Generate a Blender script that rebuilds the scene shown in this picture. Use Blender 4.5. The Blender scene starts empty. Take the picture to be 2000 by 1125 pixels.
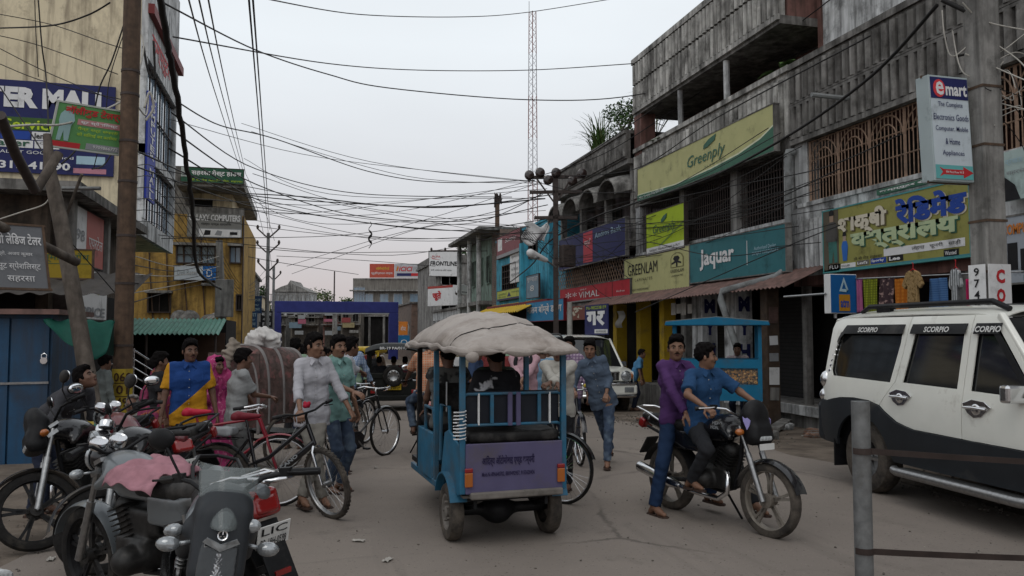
import bpy, bmesh, math, random
import numpy as np
from mathutils import Vector, Matrix, Euler, geometry
from math import pi, sin, cos, radians as R
random.seed(7)
SC = bpy.context.scene
COL = SC.collection
V = Vector
# ---------------------------------------------------------------- camera model (used to survey the place)
FPX, CX, CY, CAMH = 1570.0, 1000.0, 562.5, 1.70
YAW, TILT = R(14.6), math.atan(87.5/1570.0)
FH = V((sin(YAW), cos(YAW), 0)); RT = V((cos(YAW), -sin(YAW), 0)); UPV = V((0, 0, 1))
F3 = FH*cos(TILT)+UPV*sin(TILT); U3 = UPV*cos(TILT)-FH*sin(TILT)
C0 = V((0, 0, CAMH))
def ray(px, py): return F3+RT*((px-CX)/FPX)+U3*((CY-py)/FPX)
def at(px, py, d):
    r = ray(px, py); return C0+r*(d/r.dot(FH))
def gz(y):   # the street falls away gently beyond the crossing
    if y < 8: return 0.
    if y < 12: return -.03*(y-8)**2/8
    if y < 33: return -.06-.03*(y-12)
    if y < 37: return -.69-.03*(y-33)+.03*(y-33)**2/8
    return -.75
def gnd(px, py, z=0.0):
    r = ray(px, py); p = C0+r*((z-CAMH)/r.z)
    for _ in range(12): p = C0+r*((z+gz(p.y)-CAMH)/r.z)
    return p
def GPT(px, d, z=0.):
    p = at(px, 640, d); return V((p.x, p.y, gz(p.y)+z))
def face(deg):   # heading: 0 towards the viewer, 90 to the viewer's right, 180 away
    d = -FH*cos(R(deg))+RT*sin(R(deg)); return math.atan2(-d.x, d.y)
def onX(px, py, X):
    r = ray(px, py); return C0+r*(X/r.x)
def onY(px, py, Y):
    r = ray(px, py); return C0+r*(Y/r.y)
def hz(py, d):   # height of a pixel row at depth d (near frame centre)
    return at(1000, py, d).z
def cyaw(deg):   # heading: degrees clockwise from straight away from the viewer -> rotz for a +Y-forward thing
    return -(YAW+R(deg))
# ---------------------------------------------------------------- materials
MATS = {}
def _n(nt, t, **kw):
    n = nt.nodes.new(t)
    for k, v in kw.items(): setattr(n, k, v)
    return n
def mat(name, col, rough=.6, metal=0., var=.14, sc=5., bump=0., bsc=60., grime=0., gcol=(.05, .045, .04), gsc=2.5,
        streak=0., spec=.5, coat=0., trans=0., alpha=1., pattern=None, emit=0., sheen=0.):
    if name in MATS: return MATS[name]
    m = bpy.data.materials.new(name); MATS[name] = m; m.use_nodes = True
    nt = m.node_tree; b = nt.nodes['Principled BSDF']; L = nt.links.new
    col = tuple(col)[:3]
    if spec == .5 and rough >= .42 and not metal: spec = .18
    b.inputs['Roughness'].default_value = rough; b.inputs['Metallic'].default_value = metal
    b.inputs['Specular IOR Level'].default_value = spec
    if coat: b.inputs['Coat Weight'].default_value = coat; b.inputs['Coat Roughness'].default_value = .08
    if trans: b.inputs['Transmission Weight'].default_value = trans
    if alpha < 1: b.inputs['Alpha'].default_value = alpha
    tc = _n(nt, 'ShaderNodeTexCoord')
    def noise(scale, detail=4, rough_=.55, stretch=None):
        nz = _n(nt, 'ShaderNodeTexNoise'); nz.inputs['Scale'].default_value = scale; nz.inputs['Detail'].default_value = detail
        nz.inputs['Roughness'].default_value = rough_
        if stretch:
            mp = _n(nt, 'ShaderNodeMapping'); mp.inputs['Scale'].default_value = stretch
            L(tc.outputs['Object'], mp.inputs['Vector']); L(mp.outputs['Vector'], nz.inputs['Vector'])
        else: L(tc.outputs['Object'], nz.inputs['Vector'])
        return nz
    def ramp(fac, p0, p1):
        r = _n(nt, 'ShaderNodeMapRange'); r.inputs['From Min'].default_value = p0; r.inputs['From Max'].default_value = p1
        L(fac, r.inputs['Value']); return r.outputs['Result']
    def mix(fac, a, c):
        x = _n(nt, 'ShaderNodeMix', data_type='RGBA')
        for s, v in ((6, a), (7, c)):
            if isinstance(v, tuple): x.inputs[s].default_value = (*v, 1)
            else: L(v, x.inputs[s])
        if isinstance(fac, float): x.inputs[0].default_value = fac
        else: L(fac, x.inputs[0])
        return x.outputs[2]
    cl = lambda k: tuple(min(1., c*k) for c in col)
    cur = mix(ramp(noise(sc).outputs['Fac'], .3, .7), cl(1-var), cl(1+var))
    if pattern:
        cur = pattern(nt, tc, L, mix, ramp, noise, cur)
    if streak:
        s = noise(6., 5, .6, (1., 1., .09)); cur = mix(ramp(s.outputs['Fac'], .48-.1*streak, .75), cur, gcol)
        s2 = noise(1.3, 6, .7, (1, 1, .5)); cur = mix(ramp(s2.outputs['Fac'], .5, .8-.1*streak), cur, gcol)
    if grime:
        g = noise(gsc, 8, .68); cur = mix(ramp(g.outputs['Fac'], .62-.22*grime, .80-.1*grime), cur, gcol)
    L(cur, b.inputs['Base Color'])
    if bump:
        bp = _n(nt, 'ShaderNodeBump'); bp.inputs['Strength'].default_value = bump; bp.inputs['Distance'].default_value = .02
        L(noise(bsc, 5, .6).outputs['Fac'], bp.inputs['Height']); L(bp.outputs['Normal'], b.inputs['Normal'])
    if emit:
        L(cur, b.inputs['Emission Color']); b.inputs['Emission Strength'].default_value = emit
    return m
def _axis(nt, tc, L, i, mul, off=0.):
    s = _n(nt, 'ShaderNodeSeparateXYZ'); L(tc.outputs['Object'], s.inputs[0])
    a = _n(nt, 'ShaderNodeMath', operation='MULTIPLY_ADD'); a.inputs[1].default_value = mul; a.inputs[2].default_value = off
    L(s.outputs[i], a.inputs[0]); return a.outputs[0]
def stripes(col2, axes=(0,), freq=60., duty=.5):
    def f(nt, tc, L, mix, ramp, noise, cur):
        for ax in axes:
            v = _axis(nt, tc, L, ax, freq)
            fr = _n(nt, 'ShaderNodeMath', operation='FRACT'); L(v, fr.inputs[0])
            g = _n(nt, 'ShaderNodeMath', operation='GREATER_THAN'); g.inputs[1].default_value = duty; L(fr.outputs[0], g.inputs[0])
            h = _n(nt, 'ShaderNodeMath', operation='MULTIPLY'); h.inputs[1].default_value = .75; L(g.outputs[0], h.inputs[0])
            cur = mix(h.outputs[0], cur, col2)
        return cur
    return f
def diag(col2, nx, nz, c, lim=.2):   # colour split along a slanted line: a real two-colour cloth
    def f(nt, tc, L, mix, ramp, noise, cur):
        a = _axis(nt, tc, L, 0, nx); b = _axis(nt, tc, L, 2, nz, c)
        s = _n(nt, 'ShaderNodeMath', operation='ADD'); L(a, s.inputs[0]); L(b, s.inputs[1])
        g = _n(nt, 'ShaderNodeMath', operation='GREATER_THAN'); g.inputs[1].default_value = 0; L(s.outputs[0], g.inputs[0])
        ab = _n(nt, 'ShaderNodeMath', operation='ABSOLUTE'); L(_axis(nt, tc, L, 0, 1.), ab.inputs[0]); lt = _n(nt, 'ShaderNodeMath', operation='LESS_THAN'); lt.inputs[1].default_value = lim; L(ab.outputs[0], lt.inputs[0])
        mm = _n(nt, 'ShaderNodeMath', operation='MULTIPLY'); L(g.outputs[0], mm.inputs[0]); L(lt.outputs[0], mm.inputs[1])
        return mix(mm.outputs[0], cur, col2)
    return f
def blotch(col2, scale, lo=.55, hi=.6, detail=3):
    def f(nt, tc, L, mix, ramp, noise, cur):
        return mix(ramp(noise(scale, detail).outputs['Fac'], lo, hi), cur, col2)
    return f
def cells(col2, scale, lo=.0, hi=.06):
    def f(nt, tc, L, mix, ramp, noise, cur):
        v = _n(nt, 'ShaderNodeTexVoronoi', feature='DISTANCE_TO_EDGE'); v.inputs['Scale'].default_value = scale
        L(tc.outputs['Object'], v.inputs['Vector'])
        return mix(ramp(v.outputs['Distance'], lo, hi), col2, cur)
    return f
def roadp():
    def f(nt, tc, L, mix, ramp, noise, cur):
        cur = mix(ramp(noise(.28, 6, .6).outputs['Fac'], .40, .72), cur, (.25, .215, .185))
        cur = mix(ramp(noise(1.1, 8, .75).outputs['Fac'], .56, .80), cur, (.125, .107, .094))
        cur = mix(ramp(noise(3.2, 6, .6, (1., .08, 1.)).outputs['Fac'], .58, .85), cur, (.145, .126, .110))
        v = _n(nt, 'ShaderNodeTexVoronoi', feature='DISTANCE_TO_EDGE'); v.inputs['Scale'].default_value = .35; v.inputs['Randomness'].default_value = 1
        nz = noise(1.5, 5, .7); mp = _n(nt, 'ShaderNodeMix', data_type='RGBA'); mp.inputs[0].default_value = .22; L(tc.outputs['Object'], mp.inputs[6]); L(nz.outputs['Color'], mp.inputs[7]); L(mp.outputs[2], v.inputs['Vector'])
        ck = _n(nt, 'ShaderNodeMath', operation='MULTIPLY'); L(ramp(v.outputs['Distance'], .010, .002), ck.inputs[0]); L(ramp(noise(.5, 3).outputs['Fac'], .50, .62), ck.inputs[1]); cur = mix(ck.outputs[0], cur, (.125, .108, .095))
        cur = mix(ramp(noise(42, 2, .5).outputs['Fac'], .66, .76), cur, (.055, .048, .043)); cur = mix(ramp(noise(55, 2, .5).outputs['Fac'], .68, .78), cur, (.30, .27, .23))
        return cur
    return f
def brickp(col2, scale=4.):
    def f(nt, tc, L, mix, ramp, noise, cur):
        mp = _n(nt, 'ShaderNodeMapping'); mp.inputs['Rotation'].default_value = (R(90), 0, 0)
        L(tc.outputs['Object'], mp.inputs['Vector'])
        k = _n(nt, 'ShaderNodeTexBrick'); k.inputs['Scale'].default_value = scale; L(mp.outputs['Vector'], k.inputs['Vector'])
        k.inputs['Mortar Size'].default_value = .03
        return mix(k.outputs['Fac'], cur, col2)
    return f
# ---------------------------------------------------------------- objects
def thing(name, label, cat, loc=(0, 0, 0), rotz=0., group=None, rot=None):
    o = bpy.data.objects.new(name, None); COL.objects.link(o); o.empty_display_size = .2
    m = Matrix.Translation(V(loc)) @ (rot.to_4x4() if rot is not None else Matrix.Rotation(rotz, 4, 'Z'))
    o.matrix_basis = m
    o['label'] = label; o['category'] = cat
    if group: o['group'] = group
    return o
def tag(o, label, cat, group=None, kind=None):
    if label: o['label'] = label
    if cat: o['category'] = cat
    if group: o['group'] = group
    if kind: o['kind'] = kind
    return o
def rootm(p):
    m = Matrix.Identity(4)
    while p is not None: m = p.matrix_basis @ m; p = p.parent
    return m
def link(name, me, mats, parent=None, smooth=None, bevel=0., sol=0.):
    o = bpy.data.objects.new(name, me); COL.objects.link(o)
    for m in (mats if isinstance(mats, (list, tuple)) else [mats]): me.materials.append(m)
    if parent is not None: o.parent = parent
    if smooth is not None:
        me.shade_smooth()
        if smooth < 180: me.set_sharp_from_angle(angle=R(smooth))
    if sol:
        s = o.modifiers.new('sol', 'SOLIDIFY'); s.thickness = sol; s.offset = 0
        if smooth is not None and smooth < 180: es_ = o.modifiers.new('split', 'EDGE_SPLIT'); es_.split_angle = R(45)
    if bevel:
        b = o.modifiers.new('bev', 'BEVEL'); b.width = bevel; b.segments = 2; b.limit_method = 'ANGLE'; b.angle_limit = R(40); b.harden_normals = False
    return o
def dup(root, loc=None, rotz=None, label=None, group=None):
    r = root.copy(); COL.objects.link(r)
    if loc is not None: r.matrix_basis = Matrix.Translation(V(loc)) @ Matrix.Rotation(rotz or 0., 4, 'Z')
    if label: r['label'] = label
    if group: r['group'] = group
    for ch in list(root.children):
        c = ch.copy(); COL.objects.link(c); c.parent = r
        for g in list(ch.children):
            d = g.copy(); COL.objects.link(d); d.parent = c
    return r
class MB:
    def __init__(s): s.v = []; s.f = []; s.m = []; s.M = Matrix.Identity(4)
    def add(s, vs, fs, mi=0):
        b = len(s.v); M = s.M
        s.v += [tuple(M @ V(p)) for p in vs]; s.f += [tuple(b+i for i in f) for f in fs]; s.m += [mi]*len(fs); return s
    def box(s, c, d, rot=None, mi=0):
        hx, hy, hz_ = d[0]/2, d[1]/2, d[2]/2; c = V(c)
        q = Euler(rot).to_matrix() if rot is not None and not isinstance(rot, Matrix) else rot
        vs = []
        for x in (-hx, hx):
            for y in (-hy, hy):
                for z in (-hz_, hz_):
                    p = V((x, y, z)); vs.append((q @ p if q is not None else p)+c)
        return s.add(vs, [(0, 1, 3, 2), (4, 6, 7, 5), (0, 4, 5, 1), (2, 3, 7, 6), (0, 2, 6, 4), (1, 5, 7, 3)], mi)
    def bb(s, a, b, mi=0):
        return s.box([(a[i]+b[i])/2 for i in range(3)], [abs(b[i]-a[i]) for i in range(3)], None, mi)
    def beam(s, a, b, w, h, mi=0, up=(0, 0, 1)):
        a = V(a); b = V(b); y = (b-a); l = y.length; y.normalize(); u = V(up)
        x = y.cross(u)
        if x.length < 1e-4: x = y.cross(V((1, 0, 0)))
        x.normalize(); z = x.cross(y)
        q = Matrix((x, y, z)).transposed()
        return s.box((a+b)/2, (w, l, h), q, mi)
    def tube(s, pts, r, n=8, mi=0, cap=True, closed=False):
        pts = [V(p) for p in pts]; k = len(pts); rs = r if isinstance(r, (list, tuple)) else [r]*k
        vs = []; fs = []; prev = None
        for i, p in enumerate(pts):
            if closed: t = pts[(i+1) % k]-pts[i-1]
            else: t = pts[min(i+1, k-1)]-pts[max(i-1, 0)]
            if t.length < 1e-9: t = V((0, 0, 1))
            t.normalize()
            if prev is None:
                a = V((0, 0, 1)) if abs(t.z) < .9 else V((1, 0, 0)); x = t.cross(a).normalized()
            else:
                x = prev-t*prev.dot(t)
                x = x.normalized() if x.length > 1e-6 else t.orthogonal().normalized()
            prev = x; y = t.cross(x)
            vs += [p+(x*cos(2*pi*j/n)+y*sin(2*pi*j/n))*rs[i] for j in range(n)]
        for i in range(k if closed else k-1):
            a = i*n; b = ((i+1) % k)*n
            fs += [(a+j, a+(j+1) % n, b+(j+1) % n, b+j) for j in range(n)]
        if cap and not closed:
            fs += [tuple(reversed(range(n))), tuple(range((k-1)*n, k*n))]
        return s.add(vs, fs, mi)
    def lathe(s, prof, c=(0, 0, 0), axis=(0, 0, 1), n=24, mi=0, a0=0., a1=2*pi, xdir=None):
        c = V(c); ax = V(axis).normalized(); x = V(xdir) if xdir is not None else ax.orthogonal(); x = (x-ax*x.dot(ax)).normalized(); y = ax.cross(x)
        full = abs(a1-a0-2*pi) < 1e-6; m = n if full else n+1; vs = []; fs = []
        for j in range(m):
            a = a0+(a1-a0)*j/n; d = x*cos(a)+y*sin(a)
            vs += [c+d*r+ax*h for r, h in prof]
        k = len(prof)
        for j in range(n):
            A = j*k; B = ((j+1) % m)*k
            fs += [(A+i, B+i, B+i+1, A+i+1) for i in range(k-1)]
        return s.add(vs, fs, mi)
    def cyl(s, a, b, r, n=16, mi=0, r2=None):
        return s.tube([a, b], [r, r if r2 is None else r2], n, mi)
    def sphere(s, c, r, n=12, mi=0, q=None):
        r = (r, r, r) if not isinstance(r, (tuple, list)) else r; c = V(c); vs = []; fs = []; h = max(4, n//2+1)
        for i in range(h+1):
            t = pi*i/h
            for j in range(n):
                a = 2*pi*j/n; p = V((r[0]*sin(t)*cos(a), r[1]*sin(t)*sin(a), r[2]*cos(t)))
                vs.append(c+(q @ p if q is not None else p))
        for i in range(h):
            for j in range(n):
                A = i*n+j; B = i*n+(j+1) % n; fs.append((A, A+n, B+n, B))
        return s.add(vs, fs, mi)
    def prism(s, poly, h0, h1, O=(0, 0, 0), X=(1, 0, 0), Y=(0, 1, 0), mi=0, Z=None):
        O = V(O); X = V(X); Y = V(Y); Z = V(Z) if Z is not None else X.cross(Y).normalized(); n = len(poly)
        a = sum(poly[i][0]*poly[(i+1) % n][1]-poly[(i+1) % n][0]*poly[i][1] for i in range(n))
        if a < 0: poly = poly[::-1]
        vs = [O+X*p[0]+Y*p[1]+Z*h0 for p in poly]+[O+X*p[0]+Y*p[1]+Z*h1 for p in poly]
        tri = geometry.tessellate_polygon([[V((p[0], p[1], 0)) for p in poly]])
        def ccw(t):
            p = [poly[i] for i in t]; ar = (p[1][0]-p[0][0])*(p[2][1]-p[0][1])-(p[2][0]-p[0][0])*(p[1][1]-p[0][1])
            return t if ar > 0 else t[::-1]
        fs = []
        for t in tri:
            t = ccw(tuple(t)); fs.append(tuple(i+n for i in t)); fs.append(tuple(reversed(t)))
        fs += [(i, (i+1) % n, n+(i+1) % n, n+i) for i in range(n)]
        return s.add(vs, fs, mi)
    def grid(s, f, nu, nv, mi=0, cu=False):
        vs = [f(i/nu, j/nv) for i in range(nu+(0 if cu else 1)) for j in range(nv+1)]; fs = []; m = nu if cu else nu+1
        for i in range(nu):
            for j in range(nv):
                A = i*(nv+1)+j; B = ((i+1) % m)*(nv+1)+j
                fs.append((A, B, B+1, A+1))
        return s.add(vs, fs, mi)
    def raw(s, vf, mi=0): return s.add(vf[0], vf[1], mi)
    def build(s, name, mats, parent=None, world=False, smooth=None, bevel=0., sol=0.):
        me = bpy.data.meshes.new(name); vs = s.v
        if world and parent is not None:
            W = rootm(parent).inverted(); vs = [tuple(W @ V(p)) for p in vs]
        me.from_pydata(vs, [], s.f)
        me.polygons.foreach_set('material_index', s.m); me.update()
        return link(name, me, mats, parent, smooth, bevel, sol)
# ---------------------------------------------------------------- implicit surfaces (organic shapes)
class SDF:
    def __init__(s): s.p = []; s.fn = []
    def cone(s, a, b, ra, rb=None, k=.02, op=1, cut=None):
        a = np.array(a, float); b = np.array(b, float); rb = ra if rb is None else rb; m = max(ra, rb)
        ab = b-a; L2 = max(ab.dot(ab), 1e-9)
        def f(X, Y, Z):
            px, py, pz = X-a[0], Y-a[1], Z-a[2]; t = np.clip((px*ab[0]+py*ab[1]+pz*ab[2])/L2, 0, 1)
            d = np.sqrt((px-t*ab[0])**2+(py-t*ab[1])**2+(pz-t*ab[2])**2)-(ra+(rb-ra)*t)
            if cut is not None: p, c = cut; d = np.maximum(d, (X-p[0])*c[0]+(Y-p[1])*c[1]+(Z-p[2])*c[2])
            return d
        s.p.append((f, np.minimum(a, b)-m, np.maximum(a, b)+m, k, op)); return s
    def chain(s, pts, rs, k=.02):
        for i in range(len(pts)-1): s.cone(pts[i], pts[i+1], rs[i], rs[i+1], k)
        return s
    def ell(s, c, r, q=None, k=.02, op=1):
        c = np.array(c, float); r = np.array(r, float); m = r.max()
        A = np.array(q.transposed()) if q is not None else np.eye(3)
        def f(X, Y, Z):
            d = (X-c[0], Y-c[1], Z-c[2]); x, y, z = [A[i, 0]*d[0]+A[i, 1]*d[1]+A[i, 2]*d[2] for i in range(3)]
            k0 = np.sqrt((x/r[0])**2+(y/r[1])**2+(z/r[2])**2)+1e-9
            k1 = np.sqrt((x/r[0]**2)**2+(y/r[1]**2)**2+(z/r[2]**2)**2)+1e-9
            return k0*(k0-1)/k1
        s.p.append((f, c-m, c+m, k, op)); return s
    def box(s, c, h, rad=.02, q=None, k=.02, op=1):
        c = np.array(c, float); h = np.array(h, float)-rad; m = np.linalg.norm(h)+rad
        A = np.array(q.transposed()) if q is not None else np.eye(3)
        def f(X, Y, Z):
            d = (X-c[0], Y-c[1], Z-c[2]); q3 = [np.abs(A[i, 0]*d[0]+A[i, 1]*d[1]+A[i, 2]*d[2])-h[i] for i in range(3)]
            return np.sqrt(sum(np.maximum(t, 0)**2 for t in q3))+np.minimum(np.maximum(np.maximum(q3[0], q3[1]), q3[2]), 0)-rad
        s.p.append((f, c-m, c+m, k, op)); return s
    def mesh(s, h, post=None, pad=None, infl=0.):
        lo = np.min([p[1] for p in s.p if p[4] > 0], axis=0)-3*h-infl; hi = np.max([p[2] for p in s.p if p[4] > 0], axis=0)+3*h+infl
        n = np.ceil((hi-lo)/h).astype(int)+1
        ax = [lo[i]+h*np.arange(n[i]) for i in range(3)]
        D = np.full(n, 1.0)
        for f, a, b, k, op in s.p:
            i0 = np.maximum(np.floor((a-k-2.5*h-infl-lo)/h).astype(int), 0); i1 = np.minimum(np.ceil((b+k+2.5*h+infl-lo)/h).astype(int)+1, n)
            if (i1 <= i0).any(): continue
            sl = tuple(slice(i0[j], i1[j]) for j in range(3))
            X = ax[0][sl[0]][:, None, None]; Y = ax[1][sl[1]][None, :, None]; Z = ax[2][sl[2]][None, None, :]
            d = f(X, Y, Z)-(infl if op > 0 else 0); o = D[sl]
            if op > 0:
                t = np.clip(.5+.5*(o-d)/k, 0, 1); D[sl] = o*(1-t)+d*t-k*t*(1-t)
            else:
                t = np.clip(.5-.5*(o+d)/k, 0, 1); D[sl] = o*(1-t)-d*t+k*t*(1-t)
        if post is not None: D = post(ax[0][:, None, None], ax[1][None, :, None], ax[2][None, None, :], D)
        return snets(D, lo, h)
def snets(D, lo, h):
    D = np.ascontiguousarray(D); D[0] = D[-1] = 1; D[:, 0] = D[:, -1] = 1; D[:, :, 0] = D[:, :, -1] = 1
    S = D < 0; nx, ny, nz = D.shape
    C = {}; cnt = np.zeros((nx-1, ny-1, nz-1), np.int8)
    for dx in (0, 1):
        for dy in (0, 1):
            for dz in (0, 1):
                sl = (slice(dx, nx-1+dx), slice(dy, ny-1+dy), slice(dz, nz-1+dz)); cnt += S[sl]; C[dx, dy, dz] = sl
    act = (cnt > 0) & (cnt < 8); ii = np.argwhere(act)
    if len(ii) == 0: return [], []
    idx = np.full(act.shape, -1, np.int64); idx[act] = np.arange(len(ii))
    val = {c: D[C[c]][act] for c in C}
    P = np.zeros((len(ii), 3)); W = np.zeros(len(ii))
    for c in C:
        for a in range(3):
            if c[a]: continue
            e = list(c); e[a] = 1; e = tuple(e); v0 = val[c]; v1 = val[e]; m = (v0 < 0) != (v1 < 0)
            t = np.where(m, v0/np.where(m, v0-v1, 1), 0)
            p = np.array(c, float)[None].repeat(len(ii), 0); p[:, a] += t
            P += p*m[:, None]; W += m
    P = (P/np.maximum(W, 1)[:, None]+ii)*h+lo
    F = []
    for a in range(3):
        b, c = (a+1) % 3, (a+2) % 3
        s0 = [slice(None)]*3; s1 = [slice(None)]*3; s0[a] = slice(0, -1); s1[a] = slice(1, None)
        A = S[tuple(s0)]; B = S[tuple(s1)]; e = np.argwhere(A != B)
        e = e[(e[:, b] > 0) & (e[:, c] > 0) & (e[:, b] < D.shape[b]-1) & (e[:, c] < D.shape[c]-1)]
        if len(e) == 0: continue
        ob = np.zeros(3, int); ob[b] = 1; oc = np.zeros(3, int); oc[c] = 1
        q = [idx[tuple(x.T)] for x in (e-ob-oc, e-oc, e, e-ob)]
        q = np.stack(q, 1); fl = B[tuple(e.T)]; q[fl] = q[fl][:, ::-1]; F.append(q)
    return P.tolist(), np.concatenate(F).tolist()
def fold(amp, w, seed=0, sx=1., sz=1.):
    rs = np.random.RandomState(seed); K = rs.randn(7, 3); K /= np.linalg.norm(K, axis=1)[:, None]
    K = K*(2*pi/w)*(.6+.9*rs.rand(7, 1)); K[:, 2] *= sz; K[:, 0] *= sx; ph = rs.rand(7)*6.28
    def f(X, Y, Z, D):
        acc = 0
        wx = .02*np.sin(9*Y+3*Z+seed); wz = .02*np.sin(11*X+7*Y)
        for k, p in zip(K, ph): acc = acc+np.sin(k[0]*(X+wx)+k[1]*Y+k[2]*(Z+wz)+p)
        return D+amp*acc/2.6
    return f
# ---------------------------------------------------------------- lettering and signs
def tri2d(outer, holes=(), step=.12):
    """triangulate a 2D outline with holes, with inner points so that it can be bent"""
    def dens(poly):
        o = []
        for i, p in enumerate(poly):
            q = poly[(i+1) % len(poly)]; l = math.hypot(q[0]-p[0], q[1]-p[1]); k = max(1, int(l/step))
            o += [(p[0]+(q[0]-p[0])*j/k, p[1]+(q[1]-p[1])*j/k) for j in range(k)]
        return o
    def ins(poly, x, y):
        c = False
        for i in range(len(poly)):
            x1, y1 = poly[i]; x2, y2 = poly[i-1]
            if (y1 > y) != (y2 > y) and x < (x2-x1)*(y-y1)/(y2-y1)+x1: c = not c
        return c
    loops = [dens(outer)]+[dens(h) for h in holes]; vs = []; es = []
    for lp in loops:
        b = len(vs); vs += lp; es += [(b+i, b+(i+1) % len(lp)) for i in range(len(lp))]
    xs = [p[0] for p in outer]; ys = [p[1] for p in outer]
    def near(x, y): return any((x-p[0])**2+(y-p[1])**2 < (step*.45)**2 for lp in loops for p in lp)
    x = min(xs)+step/2
    while x < max(xs):
        y = min(ys)+step/2
        while y < max(ys):
            if ins(loops[0], x, y) and not any(ins(h, x, y) for h in loops[1:]) and not near(x, y): vs.append((x, y))
            y += step
        x += step
    r = geometry.delaunay_2d_cdt([V(p) for p in vs], es, [], 0, 1e-6)
    out = []
    for f in r[2]:
        cx = sum(r[0][i].x for i in f)/3; cy = sum(r[0][i].y for i in f)/3
        if ins(loops[0], cx, cy) and not any(ins(h, cx, cy) for h in loops[1:]): out.append(tuple(f))
    return [tuple(p) for p in r[0]], out
_TX = {}
def textmesh(s, bold=0., shear=0.):
    key = (s, bold, shear)
    if key not in _TX:
        cu = bpy.data.curves.new('lettering', 'FONT'); cu.body = s; cu.size = 1; cu.offset = bold; cu.shear = shear; cu.resolution_u = 2; cu.fill_mode = 'FRONT'
        o = bpy.data.objects.new('lettering', cu); COL.objects.link(o)
        me = bpy.data.meshes.new_from_object(o.evaluated_get(bpy.context.evaluated_depsgraph_get()))
        vs = [tuple(v.co) for v in me.vertices]; fs = [tuple(p.vertices) for p in me.polygons]
        bpy.data.objects.remove(o); bpy.data.curves.remove(cu); bpy.data.meshes.remove(me)
        xs = [v[0] for v in vs] or [0]; ys = [v[1] for v in vs] or [0]
        _TX[key] = (vs, fs, min(xs), max(xs), min(ys), max(ys))
    return _TX[key]
class Face:
    """a flat rectangle in space: origin bottom-left, unit axes x,y, size w,h"""
    def __init__(s, o, x, y, w, h): s.o = V(o); s.x = V(x).normalized(); s.y = V(y).normalized(); s.w = w; s.h = h; s.n = s.x.cross(s.y).normalized()
    def p(s, u, v, d=0.): return s.o+s.x*(u*s.w)+s.y*(v*s.h)+s.n*d
    def quad(s, mb, u0, v0, u1, v1, d=0., th=.006, mi=0):
        c = s.p((u0+u1)/2, (v0+v1)/2, d+th/2); q = Matrix((s.x, s.y, s.n)).transposed()
        mb.box(c, (abs(u1-u0)*s.w, abs(v1-v0)*s.h, th), q, mi); return s
    def text(s, mb, t, u0, v0, u1, v1, d=.012, mi=0, bold=0., shear=0., keep=False, depth=0.):
        vs, fs, x0, x1, y0, y1 = textmesh(t, bold, shear)
        if not fs: return s
        sx = (u1-u0)*s.w/(x1-x0); sy = (v1-v0)*s.h/(y1-y0)
        if keep: sx = sy = min(sx, sy)
        ox = u0*s.w; oy = v0*s.h
        if keep: ox += ((u1-u0)*s.w-(x1-x0)*sx)/2
        pts = [s.o+s.x*(ox+(v[0]-x0)*sx)+s.y*(oy+(v[1]-y0)*sy)+s.n*d for v in vs]
        mb.add(pts, fs, mi); return s
    def poly(s, mb, pts, d=.01, mi=0, th=.004):
        mb.prism([(p[0]*s.w, p[1]*s.h) for p in pts], d, d+th, s.o, s.x, s.y, mi, s.n); return s
def faceX(px0, py0, px1, py1, X, side=1, off=0.):
    """rectangle on a facade plane x=X from image corners top-left (px0,py0), bottom-right (px1,py1); side 1 = right side of the street"""
    a = onX(px0, py0, X); b = onX(px1, py1, X)
    z0, z1 = min(a.z, b.z), max(a.z, b.z)
    return Face((X, a.y, z0), (0, -1 if side > 0 else 1, 0), (0, 0, 1), abs(b.y-a.y), z1-z0)
def faceY(px0, py0, px1, py1, Y):
    a = onY(px0, py0, Y); b = onY(px1, py1, Y)
    return Face((min(a.x, b.x), Y, min(a.z, b.z)), (1, 0, 0), (0, 0, 1), abs(b.x-a.x), abs(a.z-b.z))
def sign(name, label, cat, F, base, items, th=.08, frame=None, group=None, rim=.025, crease=None, bow=0.):
    """items: (kind, args..., material).  kind 't' text, 'q' rectangle, 'p' polygon"""
    t = thing(name, label, cat, F.p(.5, 0), 0, group)
    mb = MB(); F.quad(mb, 0, 0, 1, 1, -th, th); mb.build('panel', base, t, True)
    if frame:
        fb = MB(); q = Matrix((F.x, F.y, F.n)).transposed()
        for u, v, w, h in ((.5, 0, F.w+rim*2, rim), (.5, 1, F.w+rim*2, rim)): fb.box(F.p(u, v, -th/2), (w, h, th+.02), q)
        for u in (0, 1): fb.box(F.p(u, .5, -th/2), (rim, F.h-rim, th+.02), q)
        fb.build('frame', frame, t, True)
    if items:
        for it in items:
            mb = MB()
            if it[0] == 't':
                kw = it[6] if len(it) > 7 else {}
                F.text(mb, it[1], it[2], it[3], it[4], it[5], kw.get('d', .014), 0, kw.get('b', .0), kw.get('s', 0.), kw.get('keep', False))
            elif it[0] == 'q': F.quad(mb, it[1], it[2], it[3], it[4], .001, it[5] if len(it) > 6 else .004)
            else: F.poly(mb, it[1], it[2] if len(it) > 3 else .006)
            if mb.f: mb.build('lettering' if it[0] == 't' else 'artwork', it[-1], t, True)
    return t
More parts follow.
